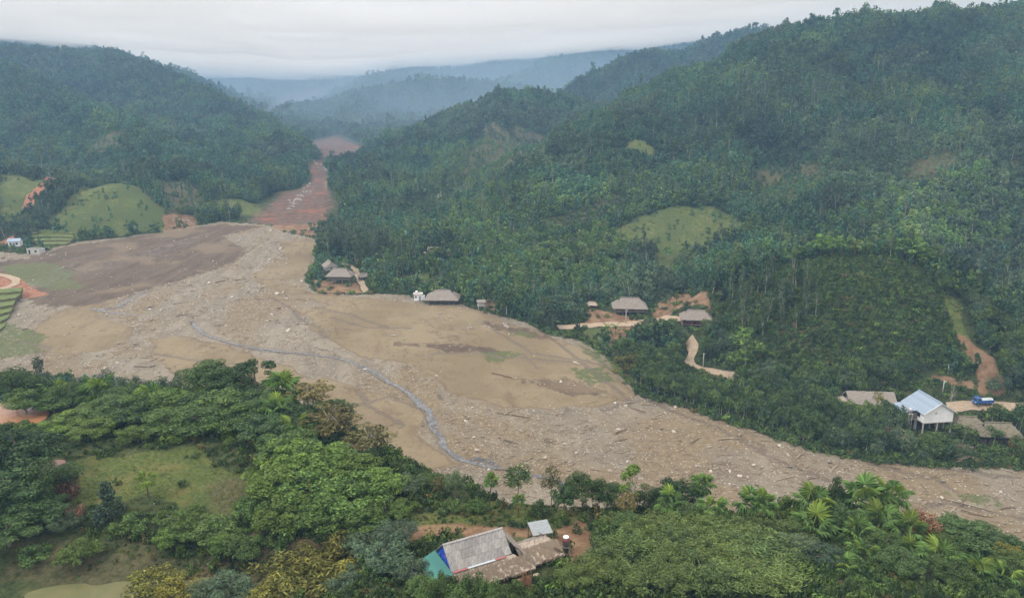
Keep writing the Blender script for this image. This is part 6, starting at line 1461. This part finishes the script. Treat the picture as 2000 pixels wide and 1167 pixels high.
    MB().box((-.8, 0, 1.2), (.2, 3.7, 2.6)).build('inner_wall', PALE_WALL, root); MB().box((1.2, -2.11, 1.3), (1.0, .05, 1.0)).build('window', DARK_IN, root); MB().box((-1.9, -2.11, 1.0), (.9, .05, 1.9)).build('door', DARK_IN, root)
    for k in (-3.1, 0, 3.1): MB().box((k, -2.0, 2.55), (.3, .3, .5)).build('pier', CONCRETE, root)
    remember(root, 'roofless pale block house among scattered boulders', 'house', 'houses of the village', x, y, z)
# ------------------------------------------------------------------ water, roads, terraces, stones, logs, poles and other small things
def water_mat(name, c1, c2, rough, foam=0.0, scale=.6):
    m, nt, out = new_mat(name); g = NT(nt); p = g.pos()
    n1 = g.noise(scale, 5, p, .6); c = g.mix(g.step(n1, .35, .65), c1, c2)
    if foam: c = g.mix(g.math('MULTIPLY', g.step(g.noise(1.6, 6, p, .7), .56, .68), foam), c, (.62, .64, .66))
    g.bsdf(out, c, rough, g.bump(g.noise(2.4, 4, p, .6), .35, .15), .5); return m
def ribbon(name, pts, widths, mat, lift, label, cat, sub=2.5, cross=4, wob=.25, seed=0):
    """a strip that lies on the ground along a centre line"""
    rg = np.random.default_rng(seed); P_ = np.array([p[:2] for p in pts]); d = np.r_[0, np.cumsum(np.hypot(*np.diff(P_, axis=0).T))]
    n = max(6, int(d[-1] / sub)); t = np.linspace(0, d[-1], n)
    x = np.interp(t, d, P_[:, 0]); y = np.interp(t, d, P_[:, 1])
    for _ in range(3): x[1:-1] = (x[:-2] + 2 * x[1:-1] + x[2:]) / 4; y[1:-1] = (y[:-2] + 2 * y[1:-1] + y[2:]) / 4
    w = np.interp(t, d, widths) if hasattr(widths, '__len__') else np.full(n, widths)
    tx, ty = np.gradient(x), np.gradient(y); L = np.hypot(tx, ty); nx, ny = -ty / L, tx / L
    V = []
    for k in range(cross + 1):
        f = k / cross - .5; e = 1 + (wob * gnoise(t / 4, np.full(n, k * 3.3), seed) * 2 if k in (0, cross) else 0)
        V.append(np.c_[x + nx * w * f * e, y + ny * w * f * e])
    V = np.stack(V, 1).reshape(-1, 2); Z = H(V[:, 0], V[:, 1]) + lift
    idx = np.arange(n * (cross + 1)).reshape(n, cross + 1)
    F = np.stack([idx[:-1, :-1].ravel(), idx[1:, :-1].ravel(), idx[1:, 1:].ravel(), idx[:-1, 1:].ravel()], 1)[:, ::-1]
    o = link(name, np_mesh(name, np.c_[V, Z], F, mat, True)); tag(o, label, cat, kind='structure'); return o
def sheet_poly(name, poly, z, mat, label, cat):
    c = np.mean([p[:2] for p in poly], 0); V = []
    for f in (1.0, .55, 0.0):
        if f == 0: V.append((c[0], c[1], z)); break
        for p in poly: V.append((c[0] + (p[0] - c[0]) * f, c[1] + (p[1] - c[1]) * f, z))
    n = len(poly); F = [[i, (i + 1) % n, n + (i + 1) % n, n + i] for i in range(n)] + [[n + i, n + (i + 1) % n, 2 * n] for i in range(n)]
    o = link(name, np_mesh(name, V, F, mat)); tag(o, label, cat, kind='structure')
    if o.data.polygons[0].normal.z < 0: o.data.flip_normals()
    return o
def smooth_poly(poly, it=2):
    q = [np.array(p[:2]) for p in poly]
    for _ in range(it): q = [w for i in range(len(q)) for w in (q[i] * .75 + q[(i + 1) % len(q)] * .25, q[i] * .25 + q[(i + 1) % len(q)] * .75)]
    return q
def rock_mesh(name, mat, seed, flat=.65, sub=2, rough=.28, sharp=True):
    bm = bmesh.new(); bmesh.ops.create_icosphere(bm, subdivisions=sub, radius=.5)
    rg = np.random.default_rng(seed); pl = rg.normal(size=(9, 3)); pl /= np.linalg.norm(pl, axis=1)[:, None]; lim = rg.uniform(.26, .46, 9)
    for v in bm.verts:
        c = np.array(v.co)
        for n_, l in zip(pl, lim):
            q = c @ n_
            if q > l: c = c - n_ * (q - l) * .95
        v.co = c * [1, rg.uniform(.98, 1.02), flat] + rg.normal(size=3) * .012
    me = bpy.data.meshes.new(name); bm.to_mesh(me); bm.free(); me.materials.append(mat); return me
def build_water_and_roads():
    wm = water_mat('stream_water', (.045, .045, .046), (.10, .095, .09), .16, .55)
    ribbon('stream', STREAM, .68 * np.interp(np.arange(len(STREAM)), [0, 3, 6, 9, 12, 16, 20, 24], [2.6, 1.5, 1.2, 1.7, 2.7, 2.4, 2.2, 1.8]), wm, .10, 'grey blue stream winding through the gravel', 'stream', .8, 4, .6, 3)
    ribbon('stream', [on_floor(*p) for p in ((178, 603), (205, 604), (232, 598), (258, 584), (292, 566))], [2.0, 1.5, 1.2, 1.0, .8], wm, .08, 'thin side stream at the left rim of the gravel', 'stream', 1.2, 3, .4, 5)
    ribbon('stream', [on_floor(*p) for p in ((188, 606), (230, 612), (268, 616))], [.9, .9, .7], wm, .08, 'short trickle crossing the gravel below the side stream', 'stream', 1.2, 3, .4, 7)
    ribbon('stream', [on_floor(*p) for p in ((760, 908), (800, 912), (830, 920), (842, 934))], [2.0, 3.4, 3.0, 1.4], water_mat('shallow_pool', (.20, .19, .185), (.25, .235, .225), .22), .09, 'shallow grey pool beside the tan mud tongue', 'pool', 1.2, 4, .5, 9)
    for k, q in enumerate(([(700, 708), (722, 726), (742, 740), (762, 746)], [(795, 762), (806, 778), (818, 792), (838, 802)], [(836, 798), (834, 816), (842, 834), (862, 852)], [(470, 670), (500, 682), (540, 688), (600, 692)], [(905, 894), (930, 892), (960, 900), (985, 911)])):
        ribbon('stream', [on_floor(*p) for p in q], [.5, .8, .8, .5], wm, .09, ('thin braid beside the stream', 'short braid inside the upper bend', 'thin braid inside the lower bend', 'faint braid above the stream', 'faint braid before the last bend')[k] + ' on the gravel', 'stream', .8, 3, .6, 40 + k)
    for (px, w, lab, c), q, s in zip(ROADS, ROAD_W, range(9)):
        ribbon('dirt_road', q, w, EARTH_TAN if c == 'tan' else EARTH_RED, .22, lab, 'road', 1.5, 4, .3, s + 20)
    sheet_poly('pond', smooth_poly(POND_ORANGE), PZ_ORANGE + .14, water_mat('orange_water', (.34, .165, .075), (.30, .14, .065), .25), 'still orange brown pond on the foreground crest', 'pond')
    gp = smooth_poly([hit(*p) for p in ((40, 1160), (110, 1142), (200, 1138), (300, 1132), (420, 1126), (520, 1132), (540, 1160), (420, 1178), (200, 1182), (60, 1178))])
    sheet_poly('pond', gp, PZ_GREEN + .10, water_mat('green_water', (.095, .100, .034), (.120, .115, .042), .55), 'olive green pond at the foot of the slope', 'pond')
    sheet_poly('pond', smooth_poly([(hit(106, 908)[0] + 1.7 * math.cos(a), hit(106, 908)[1] + 1.9 * math.sin(a)) for a in np.linspace(0, 5.6, 8)]), PZ_RED + .12, water_mat('red_water', (.20, .060, .028), (.17, .05, .025), .3), 'small red puddle beside the dark thicket', 'pond')

def build_terraces():
    gm = simple_mat('terrace_grass', (.085, .12, .038), (.135, .155, .055), .9, .6, .1, .4); rm = simple_mat('terrace_riser', (.070, .085, .030), (.14, .11, .055), .95, 1.2, .1, .4)
    for lab, rows, drop, back in (('stepped green rice terraces at the left rim of the mud', [((-90, 576), (0, 576), (46, 572)), ((-90, 588), (0, 586), (44, 582)), ((-90, 602), (0, 598), (32, 593)), ((-90, 616), (0, 610), (28, 604)), ((-90, 630), (0, 622), (22, 614)), ((-90, 644), (0, 634), (14, 626)), ((-90, 660), (0, 648), (8, 640))], .42, 2.9),
                                  ('small stepped terraces below the grassy mound', [((50, 456), (90, 453), (134, 456)), ((50, 461), (90, 458), (140, 461)), ((52, 466), (90, 463), (144, 466)), ((58, 471), (95, 468), (146, 471)), ((66, 476), (100, 474), (140, 475)), ((80, 481), (105, 480), (130, 480))], .55, 3.4)):
        c0 = on_floor(*rows[0][1]); root = empty('terraced_field', (0, 0, 0)); tag(root, lab, 'terraces', kind='structure')
        lines = [[on_floor(*p) for p in r_] for r_ in rows]
        for k in range(len(lines) - 1):
            A = np.array([np.interp(np.linspace(0, 2, 13), [0, 1, 2], [p[i] for p in lines[k]]) for i in (0, 1)]).T; B = np.array([np.interp(np.linspace(0, 2, 13), [0, 1, 2], [p[i] for p in lines[k + 1]]) for i in (0, 1)]).T
            B = B + np.c_[np.zeros(13), .4 * np.sin(np.arange(13) * 1.3 + k)]
            zt = float(np.mean(floor_z(A[:, 0], A[:, 1]))) + back - drop * (k + 1)
            V = [(x, y, zt) for x, y in A] + [(x, y, zt - .05) for x, y in B] + [(x, y - .25, zt - 1.6) for x, y in B] + [(x, y, zt - 1.6) for x, y in A]
            F = [[13 + i, 14 + i, i + 1, i] for i in range(12)] ; G = [[26 + i, 27 + i, 14 + i, 13 + i] for i in range(12)] + [[12, 25, 38, 51], [0, 39, 26, 13]]
            me = np_mesh('terrace', V, F + G, gm); me.materials.append(rm)
            for i in range(12, len(me.polygons)): me.polygons[i].material_index = 1
            link('terrace', me, root)

def build_stones():
    pale = simple_mat('pale_stone', (.52, .48, .42), (.32, .285, .24), .85, 3, .15, .3); brown = simple_mat('brown_stone', (.27, .22, .17), (.17, .135, .10), .9, 3, .12, .3); white = simple_mat('white_rock', (.33, .305, .27), (.20, .175, .15), .85, 1.2, .15, .4)
    rocks = [rock_mesh('stone', m, s, .6, 1) for s, m in enumerate((pale, brown, pale, brown, brown))]
    stickm = MB(); stickm.tube([(-.5, 0, 0), (.05, .03, .05), (.5, -.03, 0)], [.03, .035, .02], 4); wd = simple_mat('drift_wood', (.34, .27, .19), (.18, .13, .09), .9, 5, .1); sticks = [stickm.mesh('stick', wd)]
    b = MB(); b.tube([(-.5, .05, 0), (0, 0, .03), (.45, .08, .08)], [.035, .03, .012], 4); b.tube([(0, 0, .03), (.2, -.16, .06)], [.02, .008], 4); sticks.append(b.mesh('stick', wd))
    rg = np.random.default_rng(31)
    x, y = jitter(150, 445, lambda r: .0033 * r, rg); sd = sdist(x, y, FLOOR); z = H(x, y); r = np.hypot(x, y)
    mud = region(x, y, MUD, 1.2); dk = region(x, y, DARK, 2); gr = region(x, y, GREEN, 2)
    dens = np.where(mud > .5, .03, .62) ; dens = np.where(dk > .5, .11, dens); dens = np.where(gr > .5, .04, dens)
    dens = dens * np.clip(.55 + 1.3 * fbm(x / 16, y / 9, 3, 33), .06, 1.6)
    sd_str, _ = seg_dist(x, y, STREAM); dens = np.where(sd_str < 2.2, .05, dens)
    ok = (sd > 0) & (z < floor_z(x, y) + 2) & (rg.uniform(0, 1, len(x)) < dens) & seen(x, y, z + .5, R(.3))
    x, y, z, r = x[ok], y[ok], z[ok], r[ok]; n = len(x)
    s = (.16 + .34 * rg.uniform(0, 1, n) ** 2.2 + .9 * (rg.uniform(0, 1, n) > .988)) * np.clip(r / 200, 1.0, 1.8)
    stuff_points('rubble', np.c_[x, y, z + s * .08], rocks, rg.integers(0, 5, n), np.c_[s * rg.uniform(.8, 1.5, n), s, s], np.c_[rg.normal(size=n) * .25, rg.normal(size=n) * .25, rg.uniform(0, 6.28, n)], 'countless pale stones strewn over the gravel of the fan', 'stones')
    print('stones', n)
    k = rg.choice(n, 4200, replace=True); xx, yy, zz = x[k] + rg.normal(size=4200), y[k] + rg.normal(size=4200), z[k]; l = rg.uniform(.7, 2.8, 4200)
    stuff_points('driftwood_litter', np.c_[xx, yy, H(xx, yy) + .05], sticks, rg.integers(0, 2, 4200), np.c_[l, l * .9, l * .9], np.c_[np.zeros(4200), rg.normal(size=4200) * .1, rg.normal(size=4200) * .8], 'broken branches and sticks littering the gravel', 'driftwood')
    # boulders bared in the gully and thrown out of it
    big = [rock_mesh('boulder', white, 40 + s, .7, 3) for s in range(4)]
    def boulder(p, s, lab, grp):
        o = link('boulder', big[random.randrange(4)], None, (p[0], p[1], p[2] + s * .02), (random.gauss(0, .3), random.gauss(0, .3), random.uniform(0, 6)), (s * random.uniform(1, 1.6), s, s * random.uniform(.7, 1.1)))
        remember(o, lab, 'boulder', grp, *p)
    random.seed(5)
    for i in range(60):
        t = i / 59; px = 562 + t * 50 + random.uniform(-8, 9); py = 405 - t * 42 + random.uniform(-6, 6); boulder(hit(px, py), random.choice((.7, .9, 1.2, 1.6, 2.2)), 'angular white boulder in the lower rock band of the gully', 'boulders of the lower gully')
    for i in range(34):
        t = i / 33; px = 606 + t * 34 + random.uniform(-4, 4); py = 310 + t * 24 + random.uniform(-4, 4); boulder(hit(px, py), random.choice((.7, 1.0, 1.4, 2.0)), 'angular pale boulder in the upper bend of the gully', 'boulders of the upper gully')
    for px, py in ((514, 372), (520, 380), (508, 366), (518, 366)): boulder(hit(px, py), random.uniform(2.0, 3.4), 'white rock outcrop on the wooded side of the gully', 'rock outcrop beside the gully')
    for i in range(22): px, py = random.uniform(345, 400), random.uniform(426, 446); boulder(hit(px, py), random.uniform(.6, 1.4), 'small pale boulder at the head of the mud below the woods', 'boulders at the head of the mud')
    for i in range(14): px, py = random.uniform(56, 130), random.uniform(492, 505); boulder(hit(px, py), random.uniform(.6, 1.3), 'small white boulder around the roofless block house', 'boulders by the roofless house')
    for i in range(18): px, py = random.uniform(915, 1000), random.uniform(630, 641); boulder(hit(px, py), random.uniform(.7, 1.3), 'pale boulder in the heap at the muddy right bank', 'boulders at the right bank')
    for i in range(9): px, py = random.uniform(1740, 1762), random.uniform(880, 890); boulder(hit(px, py), random.uniform(.4, .8), 'white stone in the little heap below the reddish bush', 'white stones below the white house')

def build_loose():
    """larger stones and stranded trunks that stand out of the rubble, one by one"""
    rg = np.random.default_rng(77); mats = [simple_mat('loose_stone_%d' % i, c, tuple(q * .6 for q in c), .88, 2.0, .12, .5) for i, c in enumerate(((.46, .42, .36), (.33, .29, .24), (.24, .20, .16)))]
    ms = [rock_mesh('stone', mats[i % 3], 60 + i, .62, 2) for i in range(6)]
    tr = [simple_mat('trunk_wood_%d' % i, c, tuple(q * .6 for q in c), .9, 3, .1, .4, (1, 1, .3)) for i, c in enumerate(((.36, .29, .21), (.20, .15, .105)))]
    lm = []
    for i in range(4):
        b = MB(); L = 1.0; b.tube([(-.5, 0, 0), (-.1, .02, .012), (.2, -.01, .01), (.5, .03, 0)], [.036, .032, .026, .016], 6)
        if i % 2: b.tube([(.1, 0, .01), (.28, .12, .06)], [.016, .006], 4); b.tube([(-.5, 0, 0), (-.56, .06, .03)], [.03, .012], 4); b.tube([(-.5, 0, 0), (-.57, -.05, .01)], [.028, .01], 4)
        lm.append(b.mesh('log', tr[i // 2]))
    zones = (('on the gravel below the stream bend', (900, 780, 1300, 960), 50, 16), ('on the gravel before the bank trees', (1300, 820, 1760, 960), 50, 14), ('on the gravel before the white house', (1760, 925, 2000, 1030), 24, 8), ('on the upper gravel near the gully mouth', (450, 460, 560, 560), 34, 8), ('on the middle gravel above the stream', (300, 570, 620, 650), 44, 10), ('on the gravel left of the stream', (120, 690, 420, 740), 26, 8))
    for lab, (x0, y0, x1, y1), ns, nl in zones:
        for i in range(ns + nl):
            px, py = rg.uniform(x0, x1), rg.uniform(y0, y1); x, y = on_floor(px, py)
            if float(sdist(np.array([x]), np.array([y]), FLOOR)[0]) < 2: continue
            z = float(H(np.array([x]), np.array([y]))[0])
            if i < ns:
                s = rg.uniform(.5, 1.25) * (1.3 if y > 300 else 1.0); o = link('stone', ms[rg.integers(0, 6)], None, (x, y, z + s * .1), (rg.normal() * .3, rg.normal() * .3, rg.uniform(0, 6.28)), (s * rg.uniform(1, 1.5), s, s * rg.uniform(.6, 1)))
                remember(o, 'larger pale stone ' + lab, 'stone', 'larger stones on the gravel', x, y, z)
            else:
                l = rg.uniform(2.2, 6.0); o = link('log', lm[rg.integers(0, 4)], None, (x, y, z + .12), (0, rg.normal() * .05, rg.normal() * .7), (l, l, l)); remember(o, 'stranded tree trunk ' + lab, 'log', 'stranded trunks on the gravel', x, y, z)

def build_logs():
    wd = [simple_mat('log_wood_%d' % i, c, tuple(q * .6 for q in c), .9, 4, .1, .3, (1, 1, .3)) for i, c in enumerate(((.40, .33, .24), (.24, .18, .12), (.52, .47, .40)))]
    for (x1, y1, x2, y2), rad, m, lab in (((970, 806, 1034, 816), .22, 1, 'long brown log stranded on the gravel beside the stream bend'), ((992, 872, 1006, 866), .14, 0, 'short pale log lying on the gravel'), ((1120, 708, 1132, 713), .35, 2, 'white log stranded in the grey mud'),
                                         ((960, 728, 1000, 738), .25, 1, 'brown log half buried in the tan mud'), ((765, 655, 778, 655), .2, 2, 'short white log on the dark mud'), ((1545, 848, 1570, 853), .2, 0, 'pale trunk at the foot of the gravel bank trees'), ((1280, 812, 1305, 806), .18, 0, 'pale log near the dark rivulet'),
                                         ((420, 552, 440, 548), .25, 1, 'dark log on the gravel below the mud lobe'), ((1850, 975, 1945, 1000), .16, 0, 'long thin pale pole beside the green strip on the gravel'), ((850, 619, 866, 619), .2, 2, 'thin white log in front of the lone thatched house'), ((1955, 915, 1985, 925), .2, 0, 'pale log at the picture edge of the gravel'), ((300, 985, 312, 975), .08, 2, 'pale stick on the grass clearing')):
        a, c = np.array(hit(x1, y1)), np.array(hit(x2, y2)); o3 = (a + c) / 2; L = float(np.linalg.norm(c - a)); b = MB()
        b.tube([(-L / 2, 0, 0), (-L * .1, .1 * rad, rad * .3), (L / 2, 0, 0)], [rad, rad * .85, rad * .6], 8)
        o = b.build('log', wd[m], None, True, loc=(o3[0], o3[1], o3[2] + rad * .7), rot=(0, -math.asin(max(-1, min(1, (c - a)[2] / L))), math.atan2(c[1] - a[1], c[0] - a[0])))
        remember(o, lab, 'log', None, *o3)

def build_posts():
    for px, pb, pt, lab in ((1373, 718, 688, 'pale concrete pole at the bend of the dirt road'), (1565, 746, 727, 'short pale pole at the foot of the rounded hill'), (1841, 766, 744, 'pale pole behind the white house roof'), (1222, 632, 604, 'pale pole beside the tan track'), (1851, 730, 718, 'white post on the bare bank above the white house')):
        p = hit(px, pb); h = max(3.0, (pb - pt) * math.hypot(p[0], p[1]) / FPX * 1.05)
        root = empty('utility_pole', (p[0], p[1], p[2])); MB().tube([(0, 0, -.5), (0, 0, h)], [.17, .11], 8).build('pole', CONCRETE, root, True)
        MB().box((.25, 0, h - .3), (.9, .1, .1)).build('cross_arm', CONCRETE, root); MB().tube([(.6, 0, h - .25), (.6, 0, h - .05)], [.06, .04], 6).build('insulator', WHITE_WALL, root)
        MB().tube([(-.1, 0, h - .25), (-.1, 0, h - .05)], [.06, .04], 6).build('insulator', WHITE_WALL, root)
        remember(root, lab, 'pole', 'poles along the road', *p)

def build_truck():
    p = hit(1918, 790); root = empty('truck', (p[0], p[1], p[2] + .22), R(8))
    b = MB(); b.add([(-2.7, -.95, .55), (-1.1, -.95, .55), (-1.1, .95, .55), (-2.7, .95, .55), (-2.7, -.95, 1.3), (-1.1, -.95, 1.3), (-1.1, .95, 1.3), (-2.7, .95, 1.3), (-2.35, -.85, 2.15), (-1.15, -.85, 2.2), (-1.15, .85, 2.2), (-2.35, .85, 2.15)],
                    [[3, 2, 1, 0], [0, 1, 5, 4], [1, 2, 6, 5], [2, 3, 7, 6], [3, 0, 4, 7], [4, 5, 9, 8], [5, 6, 10, 9], [6, 7, 11, 10], [7, 4, 8, 11], [8, 9, 10, 11]]); cab = b.build('cab', BLUE_PAINT, root)
    b = MB(); b.add([(-2.72, -.8, 1.36), (-2.72, .8, 1.36), (-2.42, .74, 2.06), (-2.42, -.74, 2.06)], [[0, 1, 2, 3]]); b.build('windscreen', GLASS_DARK, cab)
    for s in (-1, 1): MB().box((-1.75, s * .93, 1.72), (.8, .04, .5)).build('side_window', GLASS_DARK, cab); MB().box((-2.72, s * .7, .95), (.06, .3, .2)).build('headlight', WHITE_WALL, root)
    MB().box((.9, 0, .75), (3.8, 2.0, .18)).build('bed', BLUE_PAINT, root)
    for s in (-1, 1): MB().box((.9, s * .98, 1.15), (3.8, .06, .62)).build('side_board', BLUE_PAINT, root)
    MB().box((2.78, 0, 1.15), (.06, 1.9, .62)).build('tail_board', BLUE_PAINT, root); MB().box((-.98, 0, 1.2), (.06, 1.9, .75)).build('head_board', BLUE_PAINT, root)
    rg = np.random.default_rng(2); V = [(-.85 + 3.5 * i / 8, -.9 + 1.8 * j / 5, 1.5 + .35 * math.sin(math.pi * j / 5) + .06 * rg.normal()) for i in range(9) for j in range(6)]; b = MB(); b.add(V, [[i * 6 + j, (i + 1) * 6 + j, (i + 1) * 6 + j + 1, i * 6 + j + 1] for i in range(8) for j in range(5)]); b.build('tarpaulin', PALE_STRIP, root)
    b = MB(); b.tube([(0, -.13, 0), (0, .13, 0)], .45, 16); tm = b.mesh('wheel', RUBBER); b = MB(); b.tube([(0, -.15, 0), (0, .15, 0)], .24, 12); rm = b.mesh('rim', STEEL)
    for x in (-2.0, .9, 1.9):
        for s in (-1, 1): w = link('wheel', tm, root, (x, s * .85, .45)); link('rim', rm, w)
    remember(root, 'blue truck with covered load parked on the dirt road behind the huts', 'truck', None, *p)

def build_yard_things():
    p = hit(1878, 878); root = empty('timber_pile', (p[0], p[1], p[2]), R(-14)); me = [MB().box((0, 0, 0), (4.2, .22, .06)).mesh('plank', m) for m in (simple_mat('fresh_plank', (.40, .26, .17), (.30, .19, .12), .85, 3, .1), simple_mat('red_plank', (.24, .12, .085), (.18, .09, .06), .85, 3, .1), WOOD_GREY)]
    for i in range(34): link('plank', me[random.randrange(3)], root, (random.gauss(0, .9), random.uniform(-1.6, 1.6), .1 + .035 * i * random.uniform(.6, 1.0)), (random.gauss(0, .12), random.gauss(0, .05), random.gauss(0, .22)))
    remember(root, 'loose pile of brown and grey planks below the green garden bed', 'timber pile', None, *p)
    p = hit(1878, 905); root = empty('drying_lattice', (p[0], p[1], p[2]), R(20)); pm = MB().tube([(0, 0, -1.8), (0, 0, 1.8)], .04, 5).mesh('pole', simple_mat('dry_bamboo', (.42, .34, .22), (.3, .23, .14), .8, 3, .2))
    for i in range(8): link('pole', pm, root, (-1.4 + .4 * i, 0, 1.2), (R(40) + random.gauss(0, .06), random.gauss(0, .08), 0))
    for i in range(4): link('pole', pm, root, (0, -.9 + .6 * i, .45 + .55 * i), (0, R(90) + random.gauss(0, .05), 0))
    remember(root, 'leaning lattice of dry bamboo poles at the edge of the gravel', 'bamboo frame', None, *p)
    p = hit(1870, 862); root = empty('vegetable_bed', (p[0], p[1], p[2]), R(-4)); MB().box((0, 0, .12), (4.6, 1.8, .3)).build('soil', EARTH_RED, root)
    lm = crown_mesh('lettuce', leaf_mat('lettuce_leaf', (.16, .24, .03), (.30, .40, .06), .04), 7, .3, .18, .2, 5, 40, .2, .16)[0]
    for i in range(11):
        for j in range(4): link('lettuce', lm, root, (-2.0 + .4 * i, -.6 + .4 * j, .24), (0, 0, random.uniform(0, 6)))
    remember(root, 'bright green vegetable bed beside the dark oval tree', 'vegetable bed', None, *p)
    p = hit(1985, 874); root = empty('brush_heap', (p[0], p[1], p[2]), 0.3); o = link('twigs', crown_mesh('twigs', LM['dry'], 77, 2.3, 1.2, .9, 30, 1100, .5, .05, 'ball', cr=.4)[0], root)
    remember(root, 'pale heap of cut brush beside the larger hut', 'brush heap', None, *p)
    for k, (px, py, s, lab) in enumerate(((448, 417, 1.0, 'tiny pale field hut at the wood edge beyond the mud'),)):
        p = hit(px, py); small_hut(p, R(0), 7.0, 2.6, 1.6, .8, THATCH_TAN, lab, .3, 'field_hut', PALE_WALL, 90)

# ------------------------------------------------------------------ build everything: structure, then things, small details last
build_ground()
build_water_and_roads()
build_haze()
build_low_cloud()
build_mist()
build_terraces()
build_village()
build_vegetation()
build_stones()
build_logs()
build_loose()
build_posts()
build_truck()
build_yard_things()
write_labels()
